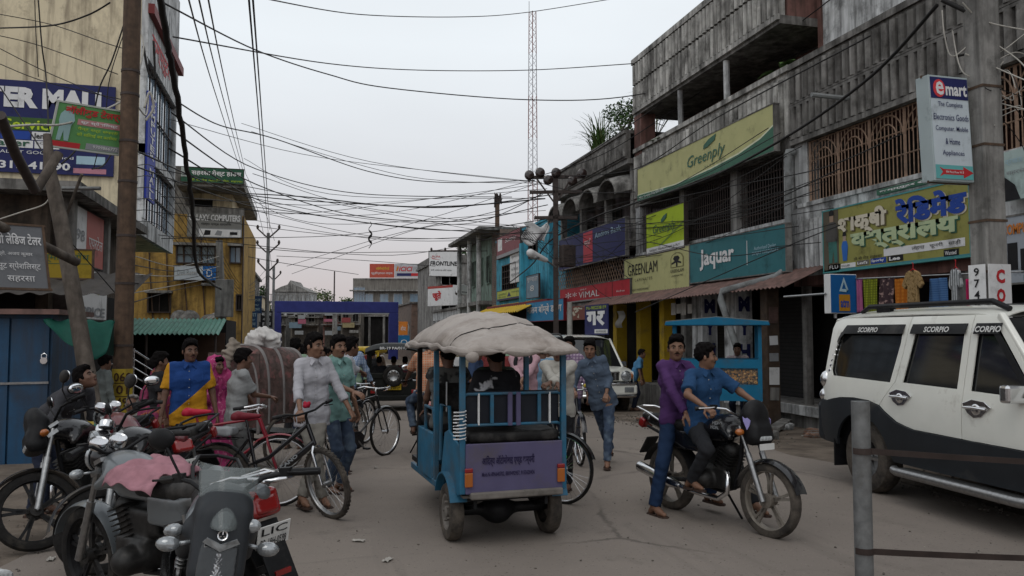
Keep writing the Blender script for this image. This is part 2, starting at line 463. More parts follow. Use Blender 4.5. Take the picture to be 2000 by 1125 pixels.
# ================================================================ PEOPLE
def mskin(n, c): return mat('skin_'+n, c, .55, var=.12, sc=14, spec=.35)
SK = [mskin('brown', (.185, .098, .062)), mskin('dark', (.125, .064, .042)), mskin('light', (.16, .088, .056))]
HAIR = mat('black_hair', (.006, .005, .005), .85, var=.3, sc=40, bump=.4, bsc=120, spec=.06)
GREYHAIR = mat('grey_hair', (.16, .15, .14), .7, var=.3, sc=40)
EYEW = mat('eye_white', (.13, .115, .10), .3, var=.02); EYEB = mat('eye_dark', (.012, .008, .006), .15, var=.0)
LIP = mat('lip', (.095, .035, .03), .5)
def cloth(n, c, bump=.25, **kw): return mat('cloth_'+n, c, .88, var=kw.pop('var', .10), sc=kw.pop('sc', 9), bump=bump, bsc=kw.pop('bsc', 35), spec=.2, **kw)
BTN = mat('pale_button', (.3, .29, .27), .4)
SANDAL = mat('sandal_rubber', (.055, .035, .028), .75, var=.2)
def ik(a, t, l1, l2, pole):
    a = V(a); t = V(t); d = t-a; L = d.length
    if L > (l1+l2)*.995: t = a+d*((l1+l2)*.995/L); d = t-a; L = d.length
    L = max(L, abs(l1-l2)+.02); u = d.normalized(); x = (l1*l1-l2*l2+L*L)/(2*L); h = math.sqrt(max(l1*l1-x*x, 0))
    p = V(pole)-u*V(pole).dot(u); p = p.normalized() if p.length > 1e-5 else u.orthogonal().normalized()
    return a+u*x+p*h, t
def hand(sd, w, fw, n, k, curl, side, fine):
    """palm and five fingers; w wrist, fw direction out of the forearm, n back-of-hand direction"""
    fw = V(fw).normalized(); n = V(n); n = (n-fw*n.dot(fw)).normalized(); s = fw.cross(n)*side  # s points to the thumb side
    fat = 1.0 if fine else 1.18
    P = lambda a, b, c: w+(fw*a+s*b+n*c)*k
    for b in (-.026, -.009, .009, .026): sd.cone(P(.015, b*.7, 0), P(.085, b, .002), .0125*k, .0115*k, .012)
    ln = (.062, .074, .080, .070)
    for i, b in enumerate((-.029, -.010, .010, .029)):
        p = P(.088, b, .003); d = fw.copy(); a = 0
        for j, fr in enumerate((.45, .32, .25)):
            a += curl*(.75 if j == 0 else .9)*(1+.12*(i == 0)-.06*(i == 3)); d2 = fw*cos(a)-n*sin(a)+s*(b*.9*(1 if curl < .5 else 0)); q = p+d2*(ln[i]*fr*k)
            sd.cone(p, q, (.0090-.0009*j)*k*fat, (.0083-.0011*j)*k*fat, .004); p = q
    p = P(.025, .026, -.004); th = (fw*.55+s*.75-n*.35).normalized()
    q = p+th*(.042*k); sd.cone(p, q, .0125*k, .0105*k, .01)
    th2 = (fw*.85+s*(.35-.5*min(curl, 1))-n*(.25+.35*min(curl, 1))).normalized(); r = q+th2*(.032*k); sd.cone(q, r, .0100*k*fat, .0088*k*fat, .004)
    th3 = (th2*.8-n*.4*min(curl, 1)-s*.2).normalized(); sd.cone(r, r+th3*(.024*k), .0088*k*fat, .0075*k*fat, .004)
def tomesh(vf_list):
    mb = MB()
    for vf in vf_list:
        b = len(mb.v); mb.v += [tuple(p) for p in vf[0]]; mb.f += [tuple(i+b for i in f) for f in vf[1]]; mb.m += [0]*len(vf[1])
    return mb
def person(label, loc, yaw, H=1.68, skin=0, pel=None, lean=0., side=0., tw=0., hands=(None, None), curl=(.35, .35), feet=(None, None), head=(0., 0.),
           shirt=None, sleeve=1., hem=-.10, trousers=None, cuff=1., hair=None, hairstyle='short', res=.014, group=None, build=1., elbow=(None, None), knee=(None, None),
           handn=(None, None), extra=None, moustache=False, bare_feet=False, collar=True, worldtargets=True, seat=False, shoe=None, tuck=False, face=True):
    t = thing('person', label, 'person', loc, yaw, group)
    W = t.matrix_basis.inverted(); L = lambda p: None if p is None else (W @ V(p) if worldtargets else V(p))
    k = H/1.70; sk = SK[skin] if isinstance(skin, int) else skin; hair = hair or HAIR; fine = res <= .0135
    pel = V(pel) if pel is not None else V((0, 0, .915*k))
    up = (Matrix.Rotation(-lean, 3, 'X') @ Matrix.Rotation(side, 3, 'Y')) @ V((0, 0, 1))
    fwd = V((0, 1, 0)); fwd = (fwd-up*fwd.dot(up)).normalized(); rt = fwd.cross(up)
    srt = (Matrix.Rotation(tw, 3, up) @ rt); sfw = up.cross(srt)
    bw = build
    nb = pel+up*.535*k; ch = pel+up*.36*k; wa = pel+up*.17*k
    nup = (up+V((0, 0, .9))).normalized()
    sh = [nb-up*.040*k+srt*(s*.163*k*bw) for s in (-1, 1)]
    hp = [pel+rt*(s*.088*k)-up*.03*k for s in (-1, 1)]
    hc = nb+nup*.132*k+sfw*.020*k
    el = []; wr = []; kn = []; an = []
    for i, s in enumerate((-1, 1)):
        tg = L(hands[i])
        if tg is None: tg = sh[i]+V((s*.115, .06, -.535))*k
        e, w = ik(sh[i], tg, .285*k, .255*k, L2v(elbow[i], V((s*.45, -.7, -.75)))); el.append(e); wr.append(w)
        fg = L(feet[i])
        if fg is None: fg = V((s*.10*k, 0, .0))
        a = fg+V((0, -.02*k, .085*k)); kk, a = ik(hp[i], a, .425*k, .41*k, L2v(knee[i], V((s*.12, 1, 0)))); kn.append(kk); an.append(a)
    # ---- head frame
    HY = Matrix.Rotation(head[0], 3, 'Z') @ (Matrix.Rotation(head[1], 3, 'X'))
    q = HY; hx = lambda x, y, z: hc+(q @ V((x, y, z)))*k
    b = SDF()
    b.cone(sh[0]*.8+sh[1]*.2, sh[1]*.8+sh[0]*.2, .046*k, .046*k, .035)
    b.cone(ch-srt*.075*k*bw, ch+srt*.075*k*bw, .088*k*bw, None, .05); b.cone(wa-rt*.055*k, wa+rt*.055*k, .078*k*bw, None, .05); b.cone(hp[0]+up*.03*k, hp[1]+up*.03*k, .082*k*bw, None, .04)
    b.cone(nb-up*.02*k, nb+nup*.07*k+sfw*.012*k, .055*k, .05*k, .03); b.cone(nb+nup*.05*k, hc-V((0, 0, .03*k)), .05*k, .05*k, .02)
    for i in (0, 1):
        b.cone(sh[i], el[i], .044*k*bw, .036*k*bw, .03); b.cone(el[i], wr[i], .038*k*bw, .026*k, .02)
        b.cone(hp[i], kn[i], .074*k*bw, .050*k, .03); b.cone(kn[i], kn[i]*.6+an[i]*.4, .053*k, .050*k, .02); b.cone(kn[i]*.6+an[i]*.4, an[i], .050*k, .034*k, .02)
    # head
    b.ell(hx(0, -.012, .035), (.078*k, .093*k, .084*k), q, .02); b.ell(hx(0, .022, -.025), (.067*k, .070*k, .086*k), q, .03)
    b.ell(hx(0, .058, -.088), (.030*k, .026*k, .024*k), q, .03)
    b.cone(hx(0, .086, .018), hx(0, .108, -.022), .009*k, .0145*k, .012); b.ell(hx(0, .098, -.028), (.020*k, .013*k, .010*k), q, .008)
    for s in (-1, 1):
        b.ell(hx(s*.033, .098, .012), (.020*k, .017*k, .012*k), q, .012, -1)
        b.ell(hx(s*.045, .060, -.020), (.024*k, .022*k, .018*k), q, .02)
        b.ell(hx(s*.079, -.008, -.008), (.010*k, .022*k, .033*k), q, .006)
    b.cone(hx(-.022, .083, -.058), hx(.022, .083, -.058), .009*k, None, .008)
    foot = []
    for i in (0, 1):
        d = kn[i]-an[i]; d = V((0, 1, 0)); ft = L2v(None, d)
        tilt = 0
        toe = an[i]+V((0, .145*k, -.052*k)); hl = an[i]+V((0, -.045*k, -.045*k)); foot.append((an[i].copy(), toe, hl))
        b.cone(an[i], an[i]+V((0, .07*k, -.035*k)), .036*k, .036*k, .02); b.cone(an[i]+V((0, .07*k, -.04*k)), toe, .036*k, .024*k, .02); b.cone(an[i], hl, .034*k, .034*k, .02)
    meshes = [b.mesh(res, infl=-.003)]
    hh = SDF() if fine else None
    for i, s in enumerate((-1, 1)):
        fw = (wr[i]-el[i]).normalized(); n = L2v(handn[i], V((s*.8, .3, .35)) if hands[i] is None else V((s*.25, .1, 1)))
        hd = SDF(); hand(hd, wr[i], fw, n, k, curl[i], 1 if i else -1, fine); meshes.append(hd.mesh(.0052 if fine else .0075))
    tomesh(meshes).build('body', sk, t, smooth=180)
    # ---- shirt
    if shirt:
        c = SDF(); o = .016*k
        c.cone(sh[0]*.85+sh[1]*.15, sh[1]*.85+sh[0]*.15, .046*k+o, None, .035)
        c.cone(ch-srt*.076*k*bw, ch+srt*.076*k*bw, .090*k*bw+o, None, .045); c.cone(wa-rt*.062*k*bw, wa+rt*.062*k*bw, .088*k*bw+o, None, .05)
        c.cone(hp[0]+up*.02*k, hp[1]+up*.02*k, .088*k*bw+o, None, .045)
        if not tuck and not seat: c.cone(hp[0]-up*.09*k, hp[1]-up*.09*k, .088*k*bw+o, None, .04)
        for s in (-1, 1):
            c.cone(ch+srt*(s*.072*k*bw), wa+rt*(s*.064*k*bw), .088*k*bw+o, .084*k*bw+o, .03); c.cone(wa+rt*(s*.064*k*bw), hp[0 if s < 0 else 1]+up*.02*k, .084*k*bw+o, .086*k*bw+o, .03)
            c.cone(sh[0 if s < 0 else 1]*.8+sh[1 if s < 0 else 0]*.2, ch+srt*(s*.072*k*bw), .05*k+o*.6, .086*k*bw+o, .04)
        c.cone(nb-up*.015*k, nb+nup*.03*k, .066*k, .057*k, .02)
        tips = []
        for i in (0, 1):
            if sleeve > .5:
                c.cone(sh[i], el[i], .047*k*bw+o*.7, .040*k*bw+o*.6, .03)
                f = (sleeve-.5)*2; p = el[i].lerp(wr[i], f*.96); c.cone(el[i], p, .040*k*bw+o*.6, .030*k+o*.5, .02, 1, (p, (wr[i]-el[i]).normalized()))
                if sleeve < .95: c.cone(p-(wr[i]-el[i]).normalized()*.04*k, p, .040*k+o*.3, None, .008, 1, (p, (wr[i]-el[i]).normalized()))
            else:
                p = sh[i].lerp(el[i], sleeve*2)
                c.cone(sh[i], p, .047*k*bw+o*.8, .050*k*bw+o*1.1, .025, 1, (p, (el[i]-sh[i]).normalized()))
        fo = fold(.0050, .15, int(H*1000) % 97, 1., .7); fo2 = fold(.0024, .055, 5, 1, 1)
        hz0 = pel+up*(hem*k)
        def post(X, Y, Z, D):
            D = fo2(X, Y, Z, fo(X, Y, Z, D))
            if not seat or True:
                pl = -((X-hz0.x)*up.x+(Y-hz0.y)*up.y+(Z-hz0.z)*up.z)
                near = np.abs((X-pel.x)*rt.x+(Y-pel.y)*rt.y+(Z-pel.z)*rt.z) < .24*k
                D = np.where(near, np.maximum(D, pl), D) if True else D
            cu = nb+nup*.028*k+sfw*.02*k; nn = (nup*.9-sfw*.25).normalized()
            rr = (X-cu.x)**2+(Y-cu.y)**2+(Z-cu.z)**2
            D = np.where(rr < (.14*k)**2, np.maximum(D, (X-cu.x)*nn.x+(Y-cu.y)*nn.y+(Z-cu.z)*nn.z), D)
            return D
        so = tomesh([c.mesh(res, post)]).build('shirt', shirt, t, smooth=180)
        if collar:
            cb = MB()
            for s in (-1, 1):
                a = nb+nup*.055*k-sfw*.055*k; m_ = nb+nup*.040*k+srt*(s*.066*k); e = nb-nup*.012*k+sfw*.085*k+srt*(s*.018*k); e2 = nb-nup*.058*k+sfw*.092*k+srt*(s*.058*k)
                m2 = nb+nup*.0*k+srt*(s*.088*k)+sfw*.012*k; a2 = nb+nup*.01*k-sfw*.078*k
                cb.add([a, a2, m_, m2, e, e2], [(0, 1, 3, 2), (2, 3, 5, 4)])
            cb.build('collar', shirt, so, sol=.007)
        if fine and collar:
            from mathutils.bvhtree import BVHTree
            bt = BVHTree.FromPolygons([v.co.copy() for v in so.data.vertices], [tuple(p.vertices) for p in so.data.polygons]); pts = []
            for i in range(24):
                a = nb-up*(.06+.022*i)*k+srt*.012*k+sfw*.5; h = bt.ray_cast(a, -sfw, .6)
                if h[0] is not None and (h[0]-a).length < .52: pts.append(h[0]+sfw*.001)
            if len(pts) > 6:
                mb = MB(); n_ = len(pts); sd = srt*.014*k
                mb.add([q2 for p in pts for q2 in (p-sd-sfw*.004, p-sd*.8+sfw*.004, p+sd*.8+sfw*.004, p+sd-sfw*.004)], [(4*i+j, 4*i+j+1, 4*i+j+5, 4*i+j+4) for i in range(n_-1) for j in range(3)]); mb.build('placket', shirt, so)
                for i in range(1, n_-1, 4): mb = MB(); mb.sphere(pts[i]+sfw*.005, .0065*k, 6); mb.build('button', BTN, so)
            a = ch-srt*.085*k+up*.05*k+sfw*.5; mb = MB(); ok = True; vs = []
            for (u, v) in ((-.045, -.055), (.045, -.055), (.045, .055), (-.045, .055)):
                h = bt.ray_cast(a+srt*(u*k)+up*(v*k), -sfw, .7); ok = ok and h[0] is not None; vs.append(h[0]+sfw*.004 if h[0] is not None else a)
            if ok: mb.add(vs, [(0, 1, 2, 3)]); mb.build('pocket', shirt, so, sol=.005)
    # ---- trousers
    if trousers:
        c = SDF(); o = .012*k
        c.cone(hp[0]+up*.05*k, hp[1]+up*.05*k, .080*k*bw+o, None, .035); c.cone(hp[0], hp[1], .083*k*bw+o*.6, None, .035)
        for i in (0, 1):
            end = kn[i].lerp(an[i], (cuff-.5)*2*.97) if cuff > .5 else hp[i].lerp(kn[i], cuff*2)
            c.cone(hp[i], kn[i], .077*k*bw+o, .056*k+o*.8, .03)
            if cuff > .5: c.cone(kn[i], end, .056*k+o*.8, .047*k+o*.8, .02, 1, (end, (an[i]-kn[i]).normalized()))
        fo = fold(.0048, .12, 3, 1., 1.3)
        tp = pel+up*((.095 if (tuck or not shirt) else .05 if seat else min(hem+.035, .095))*k)
        def post2(X, Y, Z, D):
            D = fo(X, Y, Z, D); D = np.maximum(D, (X-tp.x)*up.x+(Y-tp.y)*up.y+(Z-tp.z)*up.z)
            return D
        tomesh([c.mesh(res, post2)]).build('trousers', trousers, t, smooth=180)
    # ---- hair
    if hair != 'none':
        c = SDF(); c.ell(hx(0, -.016, .038), (.0815*k, .100*k, .094*k), q, .02); c.ell(hx(.014, .050, .098), (.060*k, .052*k, .028*k), q, .03); c.ell(hx(-.01, -.01, .115), (.064*k, .075*k, .034*k), q, .03); c.cone(hx(-.02, .072, .096), hx(.045, .080, .084), .016*k, .010*k, .02)
        if hairstyle == 'short':
            rh = random.Random(int(H*1e4)+int(loc[0]*100))
            for _ in range(26 if fine else 10):
                a, e = rh.uniform(-1.3, 1.3), rh.uniform(.25, 1.45); d_ = V((sin(a)*cos(e), cos(a)*cos(e)*.9-.1, sin(e))); b0 = V((d_.x*.076, d_.y*.092-.014, d_.z*.088+.04)); t_ = V((.35*rh.uniform(-.5, 1), .9, .25))*.034+d_*.010
                c.cone(hx(*b0), hx(*(b0+t_)), .016*k, .005*k, .008)
        for s_ in (-1, 1): c.ell(hx(s_*.073, .018, .012), (.009*k, .020*k, .030*k), q, .010)
        if hairstyle == 'full':
            c.ell(hx(0, .055, .100), (.062*k, .045*k, .034*k), q, .03); c.ell(hx(.02, .02, .122), (.055*k, .06*k, .03*k), q, .03)
        if hairstyle == 'bun': c.ell(hx(0, -.115, .0), (.05*k, .05*k, .05*k), q, .02); c.ell(hx(0, -.06, -.04), (.07*k, .06*k, .07*k), q, .03)
        n1 = q @ V((0, -.66, .75)); p1 = hx(0, .078, .077) if hairstyle != 'old' else hx(0, .03, .10)
        n2 = q @ V((0, -.25, .97)); p2 = hx(0, -.05, -.052)
        side_p = q @ V((0, -1, 0)); p3 = hx(0, .035, 0)
        fo = fold(.0045, .04, 11); fo3 = fold(.002, .016, 12)
        hcx = hc
        def post3(X, Y, Z, D):
            D = fo3(X, Y, Z, fo(X, Y, Z, D))
            wv = .006*k*np.sin(95*X+40*Z)*np.sin(80*Y+30*X)
            a = wv-((X-p1.x)*n1.x+(Y-p1.y)*n1.y+(Z-p1.z)*n1.z); b2 = -((X-p2.x)*n2.x+(Y-p2.y)*n2.y+(Z-p2.z)*n2.z)
            
            sx = np.abs((X-hcx.x)*(q @ V((1, 0, 0))).x+(Y-hcx.y)*(q @ V((1, 0, 0))).y+(Z-hcx.z)*(q @ V((1, 0, 0))).z); fy_ = (X-hcx.x)*(q @ V((0, 1, 0))).x+(Y-hcx.y)*(q @ V((0, 1, 0))).y+(Z-hcx.z)*(q @ V((0, 1, 0))).z
            a = np.where((sx > .060*k) & (fy_ > -.005*k) & (fy_ < .036*k) & ((X-hcx.x)*(q @ V((0, 0, 1))).x+(Y-hcx.y)*(q @ V((0, 0, 1))).y+(Z-hcx.z)*(q @ V((0, 0, 1))).z > -.012*k), -1., a)
            return np.maximum(D, np.maximum(a, b2))
        ho = tomesh([c.mesh(min(res, .010), post3)]).build('hair', hair, t, smooth=180)
    # ---- face details
    for s in ((-1, 1) if face else ()):
        e = MB(); e.sphere(hx(s*.033, .0765, .0105), (.0120*k, .0110*k, .0052*k), 10, 0, q); eo = e.build('eye', EYEW, t, smooth=180)
        e = MB(); e.sphere(hx(s*.033, .0835, .0105), (.0068*k, .0055*k, .0050*k), 8, 0, q); e.build('pupil', EYEB, eo, smooth=180)
    hm = hair if hair not in ('none',) else HAIR
    for s in ((-1, 1) if face else ()):
        br = MB(); br.tube([hx(s*.014, .0885, .026), hx(s*.034, .0875, .033), hx(s*.054, .070, .026)], [.0045*k, .0055*k, .003*k], 6); br.build('eyebrow', hm, t, smooth=180)
    if moustache:
        br = MB(); br.tube([hx(-.032, .078, -.052), hx(-.012, .094, -.043), hx(.012, .094, -.043), hx(.032, .078, -.052)], [.002*k, .0048*k, .0048*k, .002*k], 6); br.build('moustache', hm, t, smooth=180)
    if face:
        lp = MB(); lp.sphere(hx(0, .0905, -.0535), (.020*k, .0065*k, .0048*k), 10, 0, q); lp.sphere(hx(0, .0895, -.0630), (.017*k, .0070*k, .0058*k), 10, 0, q); lp.build('lips', LIP, t, smooth=180)
    # ---- footwear
    if not bare_feet:
        for i in (0, 1):
            a, toe, hl = foot[i]; f = MB(); dirv = (toe-hl); dirv.z = 0; dirv.normalize(); sd_ = V((dirv.y, -dirv.x, 0)); zb = a.z-.085*k
            out = [(-.035, -.03), (-.042, .04), (-.036, .10), (-.046, .17), (-.036, .215), (0, .235), (.036, .215), (.046, .17), (.036, .10), (.042, .04), (.035, -.03), (0, -.055)]
            org = V((a.x, a.y-.045*k, zb)); f.prism([(x*k, y*k) for x, y in out], 0, .018*k, org, sd_, dirv)
            f.tube([org+(sd_*-.044+dirv*.10)*k+V((0, 0, .015*k)), org+(sd_*-.02+dirv*.13)*k+V((0, 0, .052*k)), org+dirv*.165*k+V((0, 0, .045*k)), org+(sd_*.02+dirv*.13)*k+V((0, 0, .052*k)), org+(sd_*.044+dirv*.10)*k+V((0, 0, .015*k))], .008*k, 6)
            f.build('sandal' if shoe is None else 'shoe', shoe or SANDAL, t)
    INFO[t.name] = dict(sh=sh, el=el, wr=wr, hc=hc, nb=nb, pel=pel, up=up, sfw=sfw, srt=srt, ch=ch, wa=wa, kn=kn, an=an, k=k, q=q)
    return t
INFO = {}
def L2v(a, d): return V(a) if a is not None else d
# ================================================================ TWO-WHEELERS AND CARS
RUB = mat('tyre_rubber', (.014, .013, .0125), .85, var=.25, sc=20, bump=.3, bsc=60, grime=.5, gcol=(.055, .048, .04), gsc=6)
RUBD = mat('dusty_tyre', (.035, .031, .028), .9, var=.3, sc=12, grime=1., gcol=(.13, .11, .09), gsc=5)
CHR = mat('chrome', (.70, .70, .71), .20, 1., var=.05)
STEEL = mat('grey_steel', (.30, .30, .30), .35, .9, var=.2, sc=30)
ALLOY = mat('dusty_alloy', (.24, .215, .185), .55, .4, var=.2, sc=12, grime=.5, gcol=(.12, .10, .08))
BLK = mat('black_plastic', (.010, .010, .011), .5, var=.25, sc=20, grime=.35, gcol=(.06, .055, .05))
BLKG = mat('black_gloss_paint', (.007, .007, .009), .22, var=.1, coat=.35, grime=.35, gcol=(.045, .04, .036))
ENG = mat('engine_metal', (.030, .029, .028), .5, .6, var=.3, sc=30, grime=.5)
SEATM = mat('black_vinyl', (.010, .0095, .0095), .55, var=.3, sc=12, bump=.2, bsc=90, grime=.5, gcol=(.08, .075, .07))
LENS = mat('clear_lens', (.26, .275, .285), .07, .35, var=.45, sc=30, spec=.9, coat=.6)
REDL = mat('red_lens', (.22, .008, .008), .15, var=.15, coat=.6)
AMB = mat('amber_lens', (.35, .10, .015), .2, var=.15, coat=.4)
MIRR = mat('mirror_glass', (.80, .82, .84), .03, 1., var=.0)
PLW = mat('white_plate', (.62, .62, .60), .45, var=.08, grime=.3)
INK = mat('black_ink', (.012, .012, .014), .6)
WHT = mat('white_paint', (.68, .68, .66), .4, var=.06, grime=.25, gcol=(.3, .28, .25))
GLASSD = mat('dark_tinted_glass', (.012, .013, .014), .06, var=.1, spec=.7, coat=.3)
def tyre(mb, c, ax, R_, w, mi=0, n=36):
    p = [(R_-w*.75, -w*.42), (R_-w*.45, -w*.52), (R_-w*.12, -w*.42), (R_, -w*.2), (R_+w*.03, 0), (R_, w*.2), (R_-w*.12, w*.42), (R_-w*.45, w*.52), (R_-w*.75, w*.42)]
    mb.lathe(p, c, ax, n, mi)
def knobs(mb, c, ax, R_, w, n=40, mi=0):
    c = V(c); ax = V(ax).normalized(); x = ax.orthogonal().normalized(); y = ax.cross(x)
    for i in range(n):
        for s in (-1, 1):
            a = 2*pi*(i+.25*s)/n; d = x*cos(a)+y*sin(a); t = ax.cross(d)
            mb.box(c+d*(R_+.001)+ax*(s*w*.2), (w*.34, R_*2*pi/n*.5, w*.12), Matrix((ax, t, d)).transposed(), mi)
def plate(parent, o, x, y, w, h, lines, base=PLW, ink=INK, name='number_plate'):
    F = Face(V(o)-V(x).normalized()*w/2, x, y, w, h); mb = MB(); F.quad(mb, 0, 0, 1, 1, -.006, .006); p = mb.build(name, base, parent, bevel=.002)
    l = MB(); n = len(lines)
    for i, s in enumerate(lines): F.text(l, s, .10, 1-(i+1)/n+.16/n, .90, 1-i/n-.16/n, .003, 0, .008)
    l.build('lettering', ink, p); return p
def wheel(t, name, y, R_, w, style, tm, rm, M=None, steps=5, spokes=28, z=None, x=0., brake=True):
    z = R_ if z is None else z; c = (x, y, z); a = (1, 0, 0)
    m = MB(); m.M = M or Matrix.Identity(4); tyre(m, c, a, R_, w)
    if style == 'knob': knobs(m, c, a, R_, w, 46)
    wo = m.build(name, tm, t, smooth=40)
    r = MB(); r.M = M or Matrix.Identity(4); ri = R_-w*.72
    r.lathe([(ri+.012, -w*.40), (ri-.006, -w*.42), (ri-.014, -w*.2), (ri-.010, 0), (ri-.014, w*.2), (ri-.006, w*.42), (ri+.012, w*.40)], c, a, 36)
    if style in ('wire', 'knob'):
        r.cyl((x-.045, y, z), (x+.045, y, z), .022, 10); 
        for s in (-1, 1): r.cyl((x+s*.03, y, z), (x+s*.036, y, z), .034, 12)
        for i in range(spokes):
            q = 2*pi*i/spokes; q2 = q+.38*(1 if i % 4 < 2 else -1); s = 1 if i % 2 else -1
            r.tube([(x+s*.033, y+.03*cos(q2), z+.03*sin(q2)), (x, y+(ri-.005)*cos(q), z+(ri-.005)*sin(q))], .0013, 3, 0, False)
    else:
        r.cyl((x-.05, y, z), (x+.05, y, z), .045, 16); r.cyl((x+.02, y, z), (x+.056, y, z), .062, 16)
        for i in range(steps):
            q = 2*pi*i/steps+.3
            d = V((0, cos(q), sin(q))); e = V((0, -sin(q), cos(q))); cc = V(c)
            for off in ((-.5, .5) if steps > 4 else (0,)):
                r.beam(cc+d*.035, cc+d*(ri*.55)+e*(off*.015), .022, .030, 0, e); r.beam(cc+d*(ri*.52)+e*(off*.016), cc+d*(ri+.002)+e*(off*.055), .018, .022, 0, e)
    r.build('rim', rm, wo, smooth=35); return wo
def motorcycle(label, loc, rotz, paint, accent=None, steer=0., front='cowl', rim=ALLOY, seatm=SEATM, group=None, lean=0., mirrors=True, muffler=CHR, fender=None, name='motorcycle', tyre_m=RUB, full=True, barm=None):
    rot = Matrix.Rotation(rotz, 3, 'Z') @ Matrix.Rotation(lean, 3, 'Y')
    t = thing(name, label, 'motorcycle', loc, 0, group, rot); fender = fender or paint
    fy, ry, Rf, Rr = .62, -.62, .305, .31
    # steering transform: turns about an inclined axis through the head
    hp_ = V((0, .36, .88)); axd = V((0, -.42, .9)).normalized()
    ST = Matrix.Translation(hp_) @ Matrix.Rotation(steer, 4, axd) @ Matrix.Translation(-hp_)
    wheel(t, 'front_wheel', fy, Rf, .085, 'alloy', tyre_m, rim, ST); wheel(t, 'rear_wheel', ry, Rr, .10, 'alloy', tyre_m, rim)
    f = MB(); f.M = ST
    for s in (-1, 1):
        f.cyl((s*.085, .37, .90), (s*.085, .47, .66), .018, 10); f.cyl((s*.085, .46, .68), (s*.085, .62, .30), .026, 10)
    f.box((0, .385, .86), (.21, .09, .03), (R(-22), 0, 0)); f.box((0, .36, .93), (.20, .08, .025), (R(-22), 0, 0)); f.cyl((-.1, fy, Rf), (.1, fy, Rf), .012, 8)
    f.build('fork', STEEL, t, smooth=40)
    fm = MB(); fm.M = ST
    def fend(u, v):
        a = R(168)-u*R(150); r_ = Rf+.035; q = (v-.5)*2
        return V((q*.062, fy+r_*cos(a)*1.0-.0, Rf+(r_-.022*q*q)*sin(a)))
    fm.grid(fend, 18, 6); fm.build('front_mudguard', fender, t, smooth=60, sol=.006)
    h = MB(); h.M = ST; k = MB(); k.M = ST
    for s in (-1, 1):
        h.tube([(0, .33, .97), (s*.07, .33, .98), (s*.17, .29, 1.04), (s*.27, .22, 1.05), (s*.36, .16, 1.04)], .011, 8)
        k.tube([(s*.265, .224, 1.05), (s*.385, .142, 1.038)], .017, 10)
        h.tube([(s*.27, .26, 1.055), (s*.33, .25, 1.05), (s*.40, .205, 1.045)], .006, 6)
    h.build('handlebar', barm or CHR, t, smooth=60)
    for s in (-1, 1):
        g = MB(); g.M = ST; g.tube([(s*.265, .224, 1.05), (s*.385, .142, 1.038)], [.018, .018], 12); g.box((s*.255, .235, 1.055), (.05, .04, .04)); g.build('grip', BLK, t, smooth=50)
        if mirrors is True or (mirrors and s in mirrors):
            m = MB(); m.M = ST; m.tube([(s*.24, .25, 1.06), (s*.27, .27, 1.15), (s*.31, .25, 1.22)], .006, 6)
            q = Matrix.Rotation(s*R(-12), 3, 'Z'); m.sphere((s*.33, .245, 1.24), (.075, .025, .05), 16, 0, q); mo = m.build('mirror', BLK, t, smooth=60)
            g = MB(); g.M = ST; g.sphere((s*.33, .228, 1.24), (.066, .012, .042), 16, 0, q); g.build('mirror_glass', MIRR, mo, smooth=180)
        i = MB(); i.M = ST; i.tube([(s*.08, .42, .86), (s*.15, .44, .86)], .008, 6); i.sphere((s*.175, .455, .86), (.045, .035, .030), 10); i.build('indicator', AMB if front not in ('none', 'round') else LENS, t, smooth=180)
    if front == 'cowl':
        c = SDF(); c.box((0, .48, .90), (.13, .075, .15), .06, Euler((R(20), 0, 0)).to_matrix(), .03); c.ell((0, .46, 1.03), (.12, .075, .10), None, .05); c.box((0, .50, .84), (.10, .07, .08), .03, None, .03)
        mm = tomesh([c.mesh(.014)]); mm.v = [tuple(ST @ V(p)) for p in mm.v]; co = mm.build('headlamp_cowl', BLK, t, smooth=180)
        l = SDF(); l.box((0, .545, .85), (.088, .035, .068), .025, Euler((R(14), 0, 0)).to_matrix()); lm_ = tomesh([l.mesh(.010)]); lm_.v = [tuple(ST @ V(p)) for p in lm_.v]; lm_.build('headlight', mat('headlight_clear', (.40, .42, .43), .12, var=.35, sc=45, coat=.6), t, smooth=180)
        if accent:
            for s in (-1, 1):
                a = MB(); a.M = ST; a.add([(s*.128, .44, 1.02), (s*.122, .525, .96), (s*.128, .52, .92), (s*.136, .50, .88), (s*.137, .46, .95)], [(0, 1, 2, 3, 4)]); a.build('cowl_stripe', accent, co, sol=.006)
    elif front == 'round':
        l = MB(); l.M = ST; l.sphere((0, .46, .93), (.085, .09, .085), 18); l.build('headlamp_shell', BLKG, t, smooth=180)
        l = MB(); l.M = ST; l.lathe([(0, .035), (.04, .03), (.075, .012), (.086, 0)], (0, .505, .93), (0, 1, 0), 24); l.lathe([(.082, 0), (.092, .0), (.092, -.03), (.085, -.03)], (0, .51, .93), (0, 1, 0), 24, 0); l.build('headlight', LENS, t, smooth=60)
        for s in (-1, 1):
            d = MB(); d.M = ST; d.lathe([(0, .006), (.042, .004), (.05, .012), (.055, 0), (.05, -.04), (0, -.05)], (s*.062, .40, 1.04), (0, -.45, .9), 20); dd = d.build('gauge', CHR, t, smooth=40)
    # bodywork
    c = SDF(); c.ell((0, .14, .87), (.135, .26, .115), Euler((R(10), 0, 0)).to_matrix(), .03); c.box((0, .02, .80), (.10, .18, .07), .05, None, .05); c.cone((-.10, .22, .84), (-.13, .30, .80), .05, .03, .04); c.cone((.10, .22, .84), (.13, .30, .80), .05, .03, .04)
    tk = tomesh([c.mesh(.014)]).build('fuel_tank', paint, t, smooth=180)
    c = SDF()
